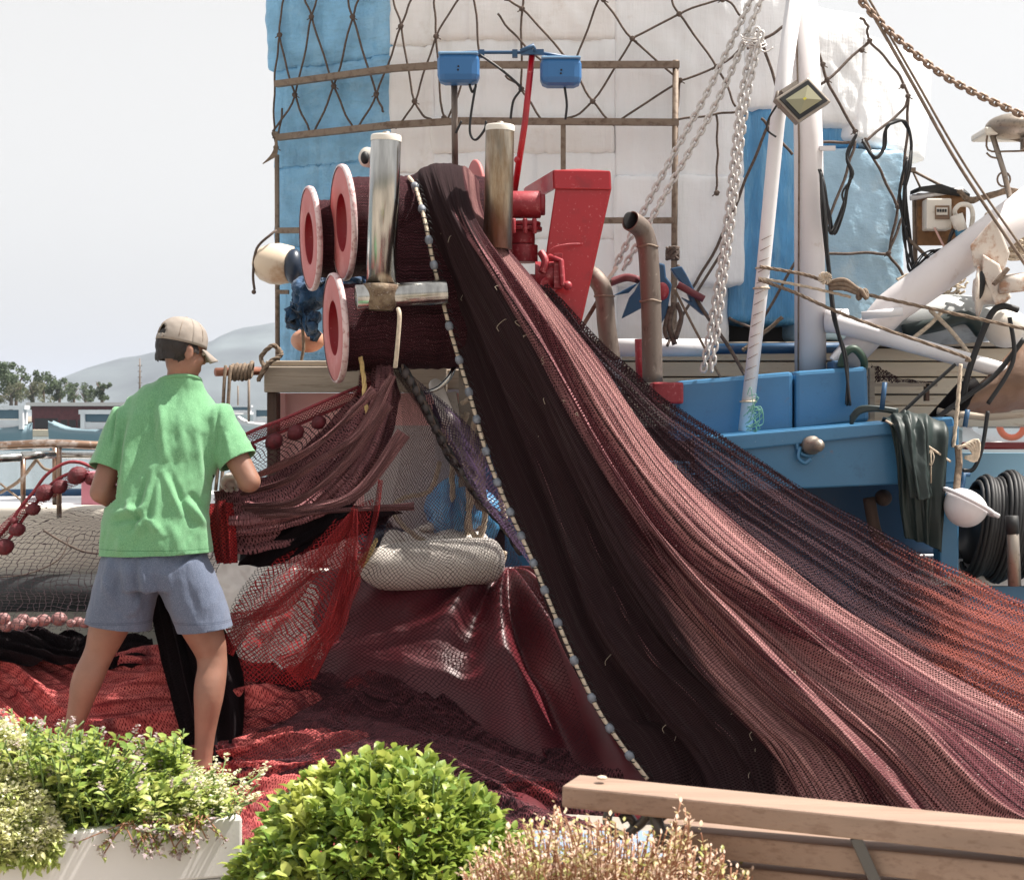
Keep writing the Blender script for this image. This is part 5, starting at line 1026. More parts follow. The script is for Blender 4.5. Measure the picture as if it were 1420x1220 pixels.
# weighted border cord of the open netting
bd=cr([P(x,y,6.9) for x,y in ((558,510),(580,545),(602,590),(630,640),(665,690),(705,735),(722,765))],10)
for k in range(6):
    b=MB();oo=[p+Vector((.014*math.sin(i*.4+k),.01*math.cos(i*.5+k),.014*math.cos(i*.33+k*2))) for i,p in enumerate(bd)];b.tube(oo,.006,5);T.part('border_strand',b,m_rope_d if k%2 else m_black)
for k in range(3,len(bd)-2,3):
    T.part('border_weight',MB().ell(bd[k],(.02,.018,.024),nu=10,nv=7),pm('dark_lead',srgb(70,62,62),.6) if k==3 else bpy.data.materials['dark_lead'])
# violet strip at the border
V,uv=cloth([[(555,515,6.95),(565,515,6.95)],[(620,615,6.9),(660,600,6.95)],[(665,690,6.85),(725,700,6.95)],[(735,780,6.8),(762,790,6.95)]],90,30,lambda S,T_,U,v_:.02*fbm(S*4,T_*5,3))
b=MB();b.grid(V,uv);T.part('violet_border',b,net('net_border',srgb(80,62,92),srgb(52,36,46),cell=.016,w=.34,dense=(40,3,.5,.6),glint=.2))
# red meshes
T=Thing('red_net','bright red mesh hanging beside the green shirt','fishing net',P(400,860,6.5))
V,uv=cloth([[(290,698,6.5),(310,692,6.42),(325,698,6.5)],[(290,730,6.46),(314,730,6.38),(330,735,6.46)],[(300,782,6.5),(318,782,6.4),(332,780,6.5)]],60,40,lambda S,T_,U,v_:.02*ridge(S,.3,4,T_,.05))
b=MB();b.grid(V,uv);T.part('red_roll',b,n_redop)
V,uv=cloth([[(470,704,6.66),(490,700,6.62),(520,690,6.66)],[(400,760,6.6),(460,765,6.5),(505,760,6.6)],[(330,830,6.55),(400,850,6.45),(475,830,6.55)],[(312,880,6.5),(380,900,6.4),(440,905,6.45)],[(310,940,6.45),(380,950,6.42),(430,960,6.45)]],120,110,lambda S,T_,U,v_:.02*ridge(S,.25,4,T_,.1)+.02*fbm(S*4,T_*5,5))
b=MB();b.grid(V,uv);T.part('red_mesh',b,n_red)
m_rpl=net('net_pleat',srgb(186,62,62),srgb(128,38,44),cell=.012,w=.34,dense=(50,2,.46,.6),glint=.5)
for k_,pts in enumerate(([(492,704),(484,780),(462,860),(425,935)],[(528,665),(518,730),(492,800),(468,850)],[(490,715),(420,800),(330,880),(312,900)],[(450,780),(390,840),(320,860)],[(488,770),(470,860),(400,930)])):
    pleat(T,pts,(.03,.015,.04,.03,.05)[k_],(.09,.04,.08,.06,.14)[k_],lambda x:6.42,m_rpl,k_*5+2,'red_pleat')
# dark panel of netting right of the man
V,uv=cloth([[(330,696,6.62),(400,700,6.6),(480,700,6.62),(560,712,6.7)],[(328,740,6.6),(400,745,6.56),(460,745,6.6),(520,735,6.7)],[(330,785,6.62),(380,785,6.58),(430,765,6.6),(490,745,6.7)]],60,90,lambda S,T_,U,v_:.03*ridge(S+.6*T_,.2,4,T_,.1))
b=MB();b.grid(V,uv);single('black_netting',b,n_black,'black netting panel below the man\'s right hand','fishing net',loc=P(400,760,6.6))
# black net column between the legs
V,uv=cloth([[(203,800,6.5),(225,790,6.48),(255,800,6.5),(280,830,6.5)],[(212,860,6.48),(236,860,6.44),(268,862,6.45),(318,885,6.46)],[(228,940,6.42),(252,940,6.37),(292,940,6.38),(338,940,6.40)],[(250,1020,6.36),(272,1030,6.30),(306,1030,6.30),(338,1015,6.34)],[(256,1075,6.36),(276,1085,6.28),(306,1085,6.28),(338,1060,6.34)]],100,80,lambda S,T_,U,v_:.03*ridge(S,.2,4,T_,.1)+.02*fbm(S*3,T_*5,2))
b=MB();b.grid(V,uv);single('black_net_column',b,n_black,'black net hanging between and behind the man\'s legs','fishing net',loc=P(290,1060,6.4))
# fine net in front of the white hull
V,uv=cloth([[(60,706,7.4),(150,708,7.4),(240,712,7.4),(330,716,7.4)],[(-60,740,7.3),(60,735,7.3),(200,745,7.3),(320,750,7.3)],[(-120,790,7.1),(40,790,7.1),(180,795,7.1),(300,800,7.1)],[(-120,840,6.9),(40,838,6.9),(180,838,6.9),(290,830,6.9)],[(-140,880,6.7),(40,878,6.7),(180,876,6.7),(280,870,6.7)]],90,120,lambda S,T_,U,v_:.04*fbm(S*4,T_*4,6))
T=Thing('fine_net','fine black mesh spread over the cream hull beside the man','fishing net',P(60,870,7.0));b=MB();b.grid(V,uv);T.part('mesh',b,n_thin)
T.part('border_cord',MB().tube(cr([P(60,735,7.2),P(88,752,7.2),P(118,765,7.2),P(150,768,7.2)],6),.005,5),m_rope_d);T.part('border_cord',MB().tube(cr([P(0,800,7.1),P(40,795,7.08),P(82,775,7.1),P(96,745,7.15)],6),.003,5),m_rope_d)
# ---------------------------------------------------------------- red vinyl sheet
def fan(S,T_,U,v_):
    x=S*820+300;y=T_
    a=np.arctan2((T_-0.0)*1.0,(S-.64)+1e-6);g=.085*np.sin(a*13)*np.clip(np.hypot(T_,S-.64)*3,0,1)*np.exp(-((S-.66)/.25)**2)
    return g+.05*fbm(S*4,T_*3,14,3)+.012*fbm(S*14,T_*9,15,2)
V,uv=cloth([[(430,800,7.15),(520,790,7.15),(610,800,7.2),(690,785,7.25),(760,800,7.3),(850,830,7.3)],[(420,850,6.98),(520,840,6.98),(610,835,7.0),(695,828,7.05),(770,850,7.1),(860,890,7.1)],[(420,910,6.82),(530,905,6.8),(630,905,6.8),(720,905,6.82),(800,920,6.85),(880,960,6.85)],[(430,980,6.66),(550,985,6.62),(660,985,6.6),(760,990,6.6),(840,1000,6.6),(910,1030,6.6)],[(440,1060,6.5),(560,1070,6.45),(680,1075,6.4),(790,1075,6.35),(880,1085,6.35),(950,1100,6.4)],[(440,1130,6.1),(560,1140,6.0),(680,1145,5.9),(800,1145,5.9),(900,1150,5.9),(980,1150,5.9)]],200,220,fan)
b=MB();b.grid(V,uv);single('red_vinyl_sheet',b,m_tarp,'dark red vinyl sheet rumpled beneath the white fender','tarpaulin',loc=P(680,1000,6.6))
# pale canvas in sun behind the red mesh
V,uv=cloth([[(290,770,7.3),(350,775,7.3),(430,785,7.35),(500,790,7.35)],[(290,820,7.1),(350,815,7.05),(420,820,7.05),(470,825,7.1)],[(300,880,6.9),(360,885,6.85),(415,880,6.85),(460,890,6.9)],[(310,940,6.8),(350,945,6.75),(400,930,6.75),(450,925,6.8)]],90,100,lambda S,T_,U,v_:.05*fbm(S*3,T_*4,4)+.01*fbm(S*12,T_*12,5))
b=MB();b.grid(V,uv);single('white_canvas',b,pm('canvas',srgb(225,215,208),.5,var=(4,.08),bump=(20,.3,.01)),'white canvas glaring in sun behind the red mesh','canvas',loc=P(400,900,6.9))
# ---------------------------------------------------------------- net heaps on the quay
def heap(ctrl,nr,nc,mat,name,label,seed,amp=.07,over=None):
    def f(S,T_,U,v_):
        x=U;y=v_
        wx=x+.25*fbm(x*1.3,y*1.6,seed,2);wy=y+.22*fbm(x*1.5+5,y*1.2,seed+1,2)
        fl=wy+.30*np.sin(wx*1.9+seed)+.25*fbm(wx*1.1,wy*.6,seed+9,2)
        return amp*(1.3*fbm(wx*1.6,wy*2.4,seed+2,2)+.75*ridge(fl,.24,seed+3,wx,.05)+.30*ridge(fl+.1*np.sin(wx*4),.085,seed+4,wx*2,.04)+.10*ridge(fl,.028,seed+8,wx*3,.02)+.03*fbm(wx*14,wy*30,seed+6,2))
    V,uv=cloth(ctrl,nr,nc,f);T=Thing(name,label,'net heap',P(*ctrl[-2][1]))
    N=nrm(V);s=1 if N[nr//2,nc//2,2]>0 else -1
    b=MB();b.grid(V,uv[...,::-1].copy());T.part('heaped_netting',b,mat)
    if False:
        b=MB();b.grid((V+N*s*.02)[::2,::2],uv[::2,::2]*1.07+.4);T.part('loose_meshes',b,over)
    return V,N*s
V,N=heap([[(-160,850,7.1),(20,866,7.05),(160,880,7.0),(300,890,6.95),(520,930,6.85)],[(-160,900,6.95),(20,885,6.9),(160,895,6.8),(320,900,6.72),(545,965,6.66)],[(-160,960,6.8),(20,950,6.7),(160,950,6.6),(340,945,6.46),(575,1015,6.48)],[(-180,1020,6.6),(0,1020,6.45),(160,1020,6.35),(340,1020,6.25),(590,1085,6.28)],[(-180,1090,6.35),(0,1085,6.2),(160,1085,6.1),(300,1085,6.05),(450,1090,6.0)],[(-200,1180,5.8),(0,1180,5.6),(160,1180,5.5),(300,1180,5.4),(470,1180,5.3)],[(-200,1300,4.7),(0,1300,4.6),(160,1300,4.6),(320,1300,4.6),(480,1300,4.6)]],230,250,n_pile,'net_heap','coral red net heap spread around the man\'s feet',3,.11,net('net_heap_over',srgb(200,110,108),srgb(110,60,66),cell=.016,w=.16,dense=(5,9,.62,.72),glint=.5))
heap([[(330,940,6.55),(430,930,6.55),(520,935,6.6),(600,950,6.62),(700,990,6.62)],[(330,990,6.42),(430,985,6.4),(540,985,6.42),(650,1000,6.45),(780,1010,6.45)],[(320,1040,6.25),(430,1035,6.2),(560,1035,6.2),(700,1040,6.2),(860,1050,6.2)],[(310,1095,5.95),(430,1095,5.9),(580,1098,5.9),(740,1105,5.9),(900,1110,5.9)],[(300,1180,5.3),(440,1180,5.2),(600,1180,5.2),(760,1180,5.2),(930,1180,5.2)],[(300,1300,4.6),(450,1300,4.5),(620,1300,4.5),(780,1300,4.5),(960,1300,4.5)]],200,260,n_pileb,'net_heap','dark brown net heap between the man and the great net',13,.10,net('net_heap_over2',srgb(160,100,102),srgb(100,60,66),cell=.018,w=.16,dense=(7,7,.62,.72),glint=.5))
# float row and dark net on left
V,uv=cloth([[(-150,868,7.0),(40,868,6.98),(130,872,6.95),(210,880,6.9)],[(-150,890,6.9),(40,890,6.86),(130,895,6.82),(215,900,6.8)],[(-150,920,6.85),(40,912,6.8),(130,915,6.76),(220,925,6.75)]],50,90,lambda S,T_,U,v_:.05*ridge(T_+.3*np.sin(S*9),.3,3,S,.1)+.03*fbm(S*8,T_*4,3))
single('dark_net_roll',(lambda b:b.grid(V,uv))(MB()),n_black,'dark rolled netting under the row of pale floats','fishing net',loc=P(60,900,6.9))
m_floatd=pm('netted_float',srgb(92,22,32),.6,var=(40,.4),dirt=(60,.6,srgb(160,90,95),.5),bump=(120,.9,.006))
m_floatp=pm('dusty_float',srgb(150,108,106),.5,var=(30,.25),dirt=(40,.6,srgb(90,50,55),.5),bump=(60,.3,.003))
T=Thing('float_row','row of dusty pink net floats lying before the black rub rail','float line',P(60,862,6.9))
T.part('cord',MB().tube(cr([P(-60,862,6.9),P(20,866,6.88),P(60,862,6.88),P(120,862,6.86)],6),.007,6),m_rope_d)
q=random.Random(5)
for x,y,s in ((-30,860,9),(-12,862,9),(5,857,9.5),(9,868,9.5),(26,865,11),(32,858,9),(46,862,8),(60,860,10.5),(82,858,11.5),(99,864,7),(108,862,8.5),(118,864,8)):
    T.part('net_float',MB().ell(P(x,y,6.84+q.uniform(-.04,.04)),(M(s,6.8),M(s*.9,6.8),M(s*.85,6.8)),nu=16,nv=10),m_floatp)
m_rpl0=net('net_floatstrip',srgb(150,56,64),srgb(92,34,42),cell=.014,w=.34,dense=(60,3,.55,.68),glint=.4)
# float line passing behind the man
T=Thing('float_line','line of dark red net floats passing behind the green shirt','float line',P(250,660,6.75))
lp=[(-14,768),(10,742),(34,708),(48,692),(66,668),(90,652),(112,650),(150,660),(250,655),(300,640),(345,610),(395,590),(450,566),(500,545)]
def FY(x):return 6.72+ (.0 if x<200 else (x-200)*.0009)
for dy in (-9,6):
    b=MB();b.tube(cr([P(x+(2 if dy>0 else -2),y+dy,FY(x)) for x,y in lp],8),.0075,6);T.part('cord',b,n_redop if False else m_strand if False else pm('red_cord%d'%abs(dy),srgb(140,50,58),.7,var=(80,.4),bump=(200,.8,.004)))
for (x,y,s) in ((6,758,12),(24,734,10),(46,706,9),(62,683,12),(83,675,10),(107,659,12.5),(128,664,9),(345,624,10),(380,612,12),(410,600,11.5),(442,586,10),(20,722,5)):
    c=P(x,y,FY(x)-.02);r=M(s,6.7);b=MB();b.lathe([(.004,-r*1.15),(r*.45,-r*1.0),(r*.85,-r*.55),(r,0),(r*.85,r*.55),(r*.45,r*1.0),(.004,r*1.15)],c,Vector((.7,.2,.25-(.3 if x<60 else 0)+s*.02)),18);T.part('net_float',b,m_floatd)
# strip of netting along the float line
for (a,c_) in (((-20,760),(125,655)),((330,612),(520,532))):
    n_=8;G=[]
    for i in range(n_+1):
        t=i/n_;x=a[0]+(c_[0]-a[0])*t;y=a[1]+(c_[1]-a[1])*t+(math.sin(t*3.14)*(-14 if a[0]<0 else 4))
        G.append([(x-3,y-8,FY(x)),(x,y,FY(x)-.03),(x+3,y+9,FY(x))])
    V,uv=cloth(G,80,16);b=MB();b.grid(V,uv);T.part('net_strip',b,m_rpl0)
# thin net under the float line on the right, reaching toward the gathered bundle
V,uv=cloth([[(330,622,6.85),(400,600,6.9),(470,565,6.95)],[(320,650,6.8),(390,640,6.85),(450,615,6.9)],[(310,672,6.7),(360,668,6.75),(400,660,6.8)]],40,60)
b=MB();b.grid(V,uv);T.part('mesh',b,n_brown)
# ================================================================ the man
m_skin=pm('skin',srgb(142,103,86),.5,var=(9,.16),dirt=[(5,.56,srgb(138,92,76),.5),(330,.60,srgb(92,62,50),.45)],bump=[(160,.3,.0015),(14,.3,.004)],sub=.08)
def shirtmat():
    t=NT('green_cotton');b=t.new('BsdfPrincipled');t.l(b.outputs[0],t.out.inputs[0]);tc=t.new('TexCoord');v=tc.outputs['Object']
    f=t.noise(v,5,4);c=t.mix(t.ramp(f,.3,.7),srgb(82,132,94),srgb(98,148,107));f2=t.noise(v,500,2);c=t.mix(t.ramp(f2,.4,.7),c,srgb(130,182,138))
    sz=t.new('SeparateXYZ');t.l(v,sz.inputs[0]);hl=t.ramp(t.math('ABSOLUTE',t.math('SUBTRACT',sz.outputs[2],.905)),.0012,.0022,1.,0.);c=t.mix(t.math('MULTIPLY',hl,.55),c,srgb(48,100,62))
    t.l(c,b.inputs['Base Color']);b.inputs['Roughness'].default_value=.85;b.inputs['Sheen Weight'].default_value=.25;b.inputs['Specular IOR Level'].default_value=.2
    n=t.new('Bump');n.inputs['Strength'].default_value=.25;n.inputs['Distance'].default_value=.0015;t.l(t.noise(v,420,3),n.inputs['Height'])
    n2=t.new('Bump');n2.inputs['Strength'].default_value=.5;n2.inputs['Distance'].default_value=.012;t.l(t.noise(t.scalev(v,(1,1,.45)),16,3),n2.inputs['Height']);t.l(n.outputs[0],n2.inputs['Normal']);t.l(n2.outputs[0],b.inputs['Normal']);return t.m
m_shirt=shirtmat()
def shortsmat():
    t=NT('blue_grey_cotton');b=t.new('BsdfPrincipled');t.l(b.outputs[0],t.out.inputs[0]);tc=t.new('TexCoord');v=tc.outputs['Object']
    c=t.mix(t.ramp(t.noise(v,4,4),.3,.7),srgb(74,84,104),srgb(94,104,124));c=t.mix(t.ramp(t.noise(v,420,2),.45,.7),c,srgb(120,128,146))
    sz=t.new('SeparateXYZ');t.l(v,sz.inputs[0])
    for z in (.621,.627):
        hl=t.ramp(t.math('ABSOLUTE',t.math('SUBTRACT',sz.outputs[2],z)),.0010,.0018,1.,0.);c=t.mix(t.math('MULTIPLY',hl,.5),c,srgb(46,54,74))
    t.l(c,b.inputs['Base Color']);b.inputs['Roughness'].default_value=.88;b.inputs['Specular IOR Level'].default_value=.15;b.inputs['Sheen Weight'].default_value=.15
    n2=t.new('Bump');n2.inputs['Strength'].default_value=.6;n2.inputs['Distance'].default_value=.012;t.l(t.noise(t.scalev(v,(1.4,1,.4)),12,3),n2.inputs['Height']);t.l(n2.outputs[0],b.inputs['Normal']);return t.m
m_shorts=shortsmat()
m_hem=pm('hem_stitch',srgb(70,80,108),.85,bump=(380,.3,.0015))
m_hair=pm('dark_hair',srgb(34,26,24),.55,var=(40,.4),bump=[(90,.9,.006,(3,3,.6)),(260,.6,.002)])
m_cap=pm('beige_cap',srgb(148,139,131),.8,var=(12,.08),dirt=(14,.58,srgb(150,132,118),.5),bump=[(420,.3,.001),(22,.35,.006)],spec=.2)
m_capd=pm('cap_opening_edge',srgb(150,134,120),.8)
m_glove=pm('white_glove',srgb(205,195,190),.8,dirt=(30,.5,srgb(130,100,95),.6),bump=(200,.5,.003))
Y0=6.25
Q=lambda x,y,dy=0:P(x,y,Y0)+Vector((0,dy,0))
man=Thing('person','man seen from behind in green t-shirt, blue shorts and beige cap pulling net','person',Q(200,1085))
# head frame: face turned to the right, away and a little down
hc=Q(247,487,.05);fd=Vector((.80,.62,-.22)).normalized();hx=fd.cross(Vector((0,0,1))).normalized();hz_=hx.cross(fd)
HM=Matrix((hx,fd,hz_)).transposed()
H=lambda x,y,z:hc+HM@Vector((x,y,z))
b=MB()
# torso
b.sweep([Q(210,812,.0),Q(208,780,.0),Q(212,740,.0),Q(217,700,.02),Q(222,650,.05),Q(228,610,.07),Q(234,580,.085),Q(240,560,.09),Q(244,545,.085)],[(.14,.10),(.168,.118),(.160,.108),(.150,.10),(.165,.108),(.180,.112),(.175,.10),(.12,.08),(.062,.062)],(1,0,0),28)
b.tube([Q(243,560,.085),Q(246,530,.07),Q(249,505,.06)],[.066,.058,.056],18,round_=True)
# head
b.ell(H(0,-.008,.030),(.073,.090,.084),HM,28,20);b.ell(H(0,.02,-.025),(.062,.074,.085),HM,24,18);b.ell(H(0,.055,-.075),(.038,.035,.030),HM,18,12)
b.ell(H(0,.088,.0),(.014,.020,.026),HM,12,10);b.ell(H(0,.10,-.018),(.017,.014,.012),HM,12,10)   # nose
b.ell(H(0,.088,-.05),(.022,.010,.006),HM,12,8);b.ell(H(0,.086,-.060),(.020,.010,.006),HM,12,8)  # lips
b.ell(H(0,.078,.032),(.055,.016,.010),HM,16,8)  # brow
for s in (-1,1): b.ell(H(s*.036,.066,-.018),(.022,.02,.018),HM,12,8)
for s in (-1,1):  # ears
    rr=HM@Matrix.Rotation(s*R(-18),3,'Z');b.ell(H(s*.076,.0,-.008),(.008,.019,.031),rr,14,12);b.ell(H(s*.078,-.006,.010),(.009,.014,.014),rr,12,8)
# arms
LS=Q(168,592,.06);LE=Q(141,682,-.02);LW=Q(196,716,.22)
RS=Q(298,588,.07);RE=Q(345,668,.02);RW=Q(324,668,.27)
def limb(pts,rs,n=20):b.tube(pts,rs,n,round_=True)
limb([Q(194,592,.08),LS,LS.lerp(LE,.3),LS.lerp(LE,.62),LE],[.055,.064,.055,.047,.042])
limb([LE,LE.lerp(LW,.25),LE.lerp(LW,.6),LW],[.042,.046,.037,.027])
limb([Q(270,590,.08),RS,RS.lerp(RE,.3),RS.lerp(RE,.62),RE],[.055,.064,.055,.048,.043])
limb([RE,RE.lerp(RW,.25),RE.lerp(RW,.6),RW],[.043,.047,.038,.028])
# legs
LH=Q(176,800,.0);LK=Q(142,905,.05);LA=Q(96,1030,.04)
RH=Q(254,800,.0);RK=Q(291,912,.04);RA=Q(281,1062,.0)
def leg(H0,K,A,bk,dx):
    base=cr([H0,H0.lerp(K,.5),K,K.lerp(A,.33)+Vector((dx,-.020*bk,0)),K.lerp(A,.66)+Vector((0,-.006,0)),A],6);n=len(base)
    rr=np.interp(np.linspace(0,1,n),[0,.2,.33,.40,.47,.55,.62,.72,.85,.95,1],[.102,.086,.069,.059,.057,.060,.058,.048,.038,.034,.037])
    b.tube(base,list(rr),26,round_=True)
LK=Q(134,905,.05);LA=Q(89,1034,.04)
leg(LH,LK,LA,1,-.006);leg(RH,RK,RA,1,.004)
for K in (LK,RK): b.ell(K+Vector((0,.035,.0)),(.045,.04,.06))
def foot(A,d):
    d=Vector(d).normalized();s=Vector((d.y,-d.x,0));h=A-Vector((0,0,.045));z=Vector((0,0,1))
    b.sweep([h-d*.055,h-d*.03,h+d*.03+z*.0,h+d*.09-z*.012,h+d*.14-z*.022,h+d*.175-z*.026],[(.018,.02),(.034,.040),(.038,.040),(.044,.028),(.047,.018),(.036,.012)],s,18)
    for k in range(5):
        t=h+d*(.165-.008*k)+s*(.034-.017*k)*(1 if A.x>-1 else -1)-z*.03;b.tube([t,t+d*.028],[.012-.001*k,.010-.001*k],8,round_=True)
foot(LA,(-.35,1,0));foot(RA,(.2,1,0))
b.tube([LA,LA-Vector((0,-.01,.04))],[.038,.04],16,round_=True);b.tube([RA,RA-Vector((0,-.01,.04))],[.037,.04],16,round_=True)
# hands, curled round the netting
def hand(W,d,palm,s,hb):
    """W wrist, d knuckle direction, palm = way the palm faces, s = thumb side"""
    d=Vector(d).normalized();p=Vector(palm);p=(p-d*p.dot(d)).normalized();t=d.cross(p)*s
    hb.sweep([W-d*.02,W+d*.01,W+d*.045,W+d*.085],[(.026,.020),(.030,.018),(.040,.016),(.040,.014)],t,16)
    for k in range(4):
        L=(.040,.045,.042,.034)[k];o=W+d*.084+t*(.029-.0195*k);a=o+d*L*.75+p*L*.35;c=a+d*L*.1+p*L*.75;e=c-d*L*.45+p*L*.25
        hb.tube([o-d*.02,o,a,c,e],[.0098,.0100,.0092,.0086,.0076],10,round_=True)
    o=W+d*.025+t*.030;a=o+d*.028+t*.022+p*.012;c=a+d*.026+p*.018-t*.004;e=c+d*.018+p*.010-t*.012;hb.tube([o-t*.015,o,a,c,e],[.012,.0125,.0115,.0105,.009],10,round_=True)
hand(LW,(.85,.35,.0),(0,.5,-1),1,b)
bh=MB();hand(RW,(-.55,.75,.05),(-.3,-.2,-1),1,b);hand(RW,(-.55,.75,.05),(-.3,-.2,-1),1,bh);bh.tube([RW-Vector((-.012,.016,0)),RW,RW+Vector((-.02,.03,0))],[.032,.032,.03],14)
me=remesh(b,.0065,3,.5);body=man.part('body',MB(),m_skin);bpy.data.meshes.remove(body.data) if False else None
def offmesh(me,T):
    for v in me.vertices:v.co-=T.loc
    return me
def addme(name,me,mat,parent=None,solid=0,T=man):
    offmesh(me,T);me.materials.clear();me.materials.append(mat)
    for p in me.polygons:p.use_smooth=True
    o=bpy.data.objects.new(name,me);link(o,parent or T.o);mods(o,0,solid);return o
bpy.data.objects.remove(body)
addme('body',me,m_skin)
gm=remesh(bh,.005,2,.5)
for v in gm.vertices:v.co+=v.normal*.003
addme('glove',gm,m_glove)
# eyes
for s in (-1,1):man.part('eye',MB().ell(H(s*.031,.079,.010),(.012,.009,.008),HM,12,8),m_vinylw)
# hair: close-cropped back and sides
b=MB();b.ell(H(0,-.018,.022),(.080,.087,.083),HM,40,30);b.ell(H(0,-.048,-.030),(.060,.048,.052),HM,30,20);b.ell(H(.062,.02,.0),(.018,.028,.03),HM);b.ell(H(-.062,.02,.0),(.018,.028,.03),HM)
me=remesh(b,.006,2)
for v in me.vertices:
    l=HM.transposed()@(v.co-hc);a=math.atan2(l.x,l.y);v.co+=v.normal*(.004*float(fbm(np.array(a*14),np.array(l.z*60),3,2)))
bm=bmesh.new();bm.from_mesh(me)
dl=[v for v in bm.verts if (lambda l:(l.y>.045) or (l.z<-.062+.012*abs(l.x)/.05) or (l.y>-.005 and abs(l.x)>.05 and l.z<-.005))(HM.transposed()@(v.co-hc))]
bmesh.ops.delete(bm,geom=dl,context='VERTS');bm.to_mesh(me);bm.free();addme('hair',me,m_hair)
# cap
cc=H(0,-.004,.040);rows=[];nA=56
for i in range(22):
    th=i/21*math.pi*.5;z=.092*math.cos(th)**.9 if th<math.pi/2-1e-6 else 0
    rows.append([tuple(cc+HM@Vector((.0850*math.sin(th)**.8*math.cos(a)*(1+.006*math.cos(6*a)),.101*math.sin(th)**.8*math.sin(a)*(1+.006*math.cos(6*a)),z-.0-(.012*(th/1.57)**4)))) for a in np.linspace(0,2*math.pi,nA)])
V=np.array(rows)
b=MB();f=[];n,m=V.shape[:2]
for i in range(n-1):
    for j in range(m-1):
        a=2*math.pi*(j+.5)/(m-1);da=abs((a-1.5*math.pi));z=i/21
        if da<.42*math.sqrt(max(0,(z-.62)/.22)) and z>.62 and z<.86:continue
        f.append((i*m+j,i*m+j+1,(i+1)*m+j+1,(i+1)*m+j))
for r_ in V.reshape(-1,3):
    pass
VV=V.copy();
for i in range(n):
    for j in range(m):
        d=float(fbm(np.array(j*.35),np.array(i*.4),5,2))*.003;VV[i,j]+=np.array(HM@Vector((math.cos(2*math.pi*j/(m-1)),math.sin(2*math.pi*j/(m-1)),0)))*d
b.add(VV.reshape(-1,3).tolist(),f);cap=man.part('cap',b,m_cap,solid=.003)
b=MB();G=[]
for i in range(9):
    t=i/8;w=.072*(1-.35*t**2);G.append([tuple(H(x*w,.075+.012-abs(x)**2*.035+t*.075*(1-.25*x*x),.030-.030*t-.012*x*x*(1+t))) for x in np.linspace(-1,1,15)])
V=np.array(G);b.grid(V);man.part('peak',b,m_cap,parent=cap,solid=.004)
man.part('button',MB().ell(cc+HM@Vector((0,0,.093)),(.008,.008,.005),HM,12,8),m_capd,parent=cap)
man.part('strap_buckle',MB().box(cc+HM@Vector((.024,-.101,.0)),(.024,.006,.016),HM),m_alu,parent=cap,bevel=.002)
b=MB();
for k in range(6):
    a=k*math.pi/3+math.pi/6;b.tube([cc+HM@Vector((.0858*math.sin(th)**.8*math.cos(a),.1018*math.sin(th)**.8*math.sin(a),.0928*math.cos(th)**.9)) for th in np.linspace(.1,1.5,12)],.0011,4)
man.part('seam',b,m_capd,parent=cap)
# ---------------------------------------------------------------- shirt
b=MB()
b.sweep([Q(218,815,.0),Q(218,790,.0),Q(217,765,.0),Q(216,730,.0),Q(218,700,.01),Q(221,660,.035),Q(227,620,.06),Q(233,590,.075),Q(238,566,.085),Q(243,548,.085),Q(246,534,.08),Q(248,515,.07)],[(.222,.160),(.220,.158),(.216,.155),(.205,.145),(.198,.138),(.200,.138),(.206,.140),(.207,.134),(.192,.114),(.148,.096),(.092,.076),(.062,.060)],(1,0,0),36)
b.tube([Q(200,590,.08),Q(169,589,.06),LS.lerp(LE,.28),LS.lerp(LE,.60),LS.lerp(LE,.72)],[.066,.080,.074,.076,.076],26)
b.tube([Q(266,586,.085),Q(298,584,.07),RS.lerp(RE,.28),RS.lerp(RE,.62),RS.lerp(RE,.76)],[.066,.080,.074,.075,.075],26)
me=remesh(b,.007,12,.6)
co_=np.empty(len(me.vertices)*3);me.vertices.foreach_get('co',co_);co_=co_.reshape(-1,3);no=np.empty(len(me.vertices)*3);me.vertices.foreach_get('normal',no);no=no.reshape(-1,3)
px=co_[:,0]/Y0*F+710;py=HY-(co_[:,2]-CZ)/Y0*F;back=np.clip(-no[:,1]+.3,0,1)
d=np.zeros(len(px))
def crease(x0,y0,x1,y1,w,a):
    dx,dy=x1-x0,y1-y0;L2=dx*dx+dy*dy;t=np.clip(((px-x0)*dx+(py-y0)*dy)/L2,0,1);dd=np.hypot(px-x0-t*dx,py-y0-t*dy);prof=np.sin(np.pi*np.clip(t,0.0,1.0))**.6
    return 1.5*a*np.exp(-(dd/w)**2)*prof
for q in ((224,555,236,640,5,.010),(212,560,225,640,5,-.008),(236,560,222,610,4,.007),(190,570,176,680,7,.009),(176,580,165,690,6,-.008),(205,575,196,690,6,-.006),(222,640,205,735,5,.012),(215,650,196,725,5,-.010),(228,660,224,745,4,.010),(232,650,262,715,5,.009),(240,650,275,730,5,-.008),(262,690,290,730,5,.011),(268,680,292,715,4,-.009),(160,712,215,700,5,.010),(165,722,222,712,4,-.008),(185,690,205,730,4,.010),(200,700,240,742,5,.010),(190,735,215,700,4,-.010),(282,600,292,690,6,-.009),(276,600,286,680,5,.008),(214,600,206,660,5,-.006),(250,570,262,640,6,.005),(245,720,262,765,6,.006),(180,740,176,765,6,.007),(205,735,200,765,6,-.006),(228,735,230,765,6,.006),(161,562,158,625,3,-.010),(303,562,299,628,3,-.010),(165,562,162,625,3,.005),(315,600,322,640,4,.006),(306,590,310,640,4,-.006),(150,600,142,650,5,.005)):
    d+=crease(*q)
d*=back;d+=.011*fbm(px/20,py/46,41,3)+.004*fbm(px/8+py/40,py/22,43,2)
d+=.008*np.sin(np.arctan2(no[:,0],-no[:,1])*7+px*.02)*np.clip((py-720)/60,0,1)*.7
co_+=no*d[:,None];me.vertices.foreach_set('co',co_.ravel());me.update()
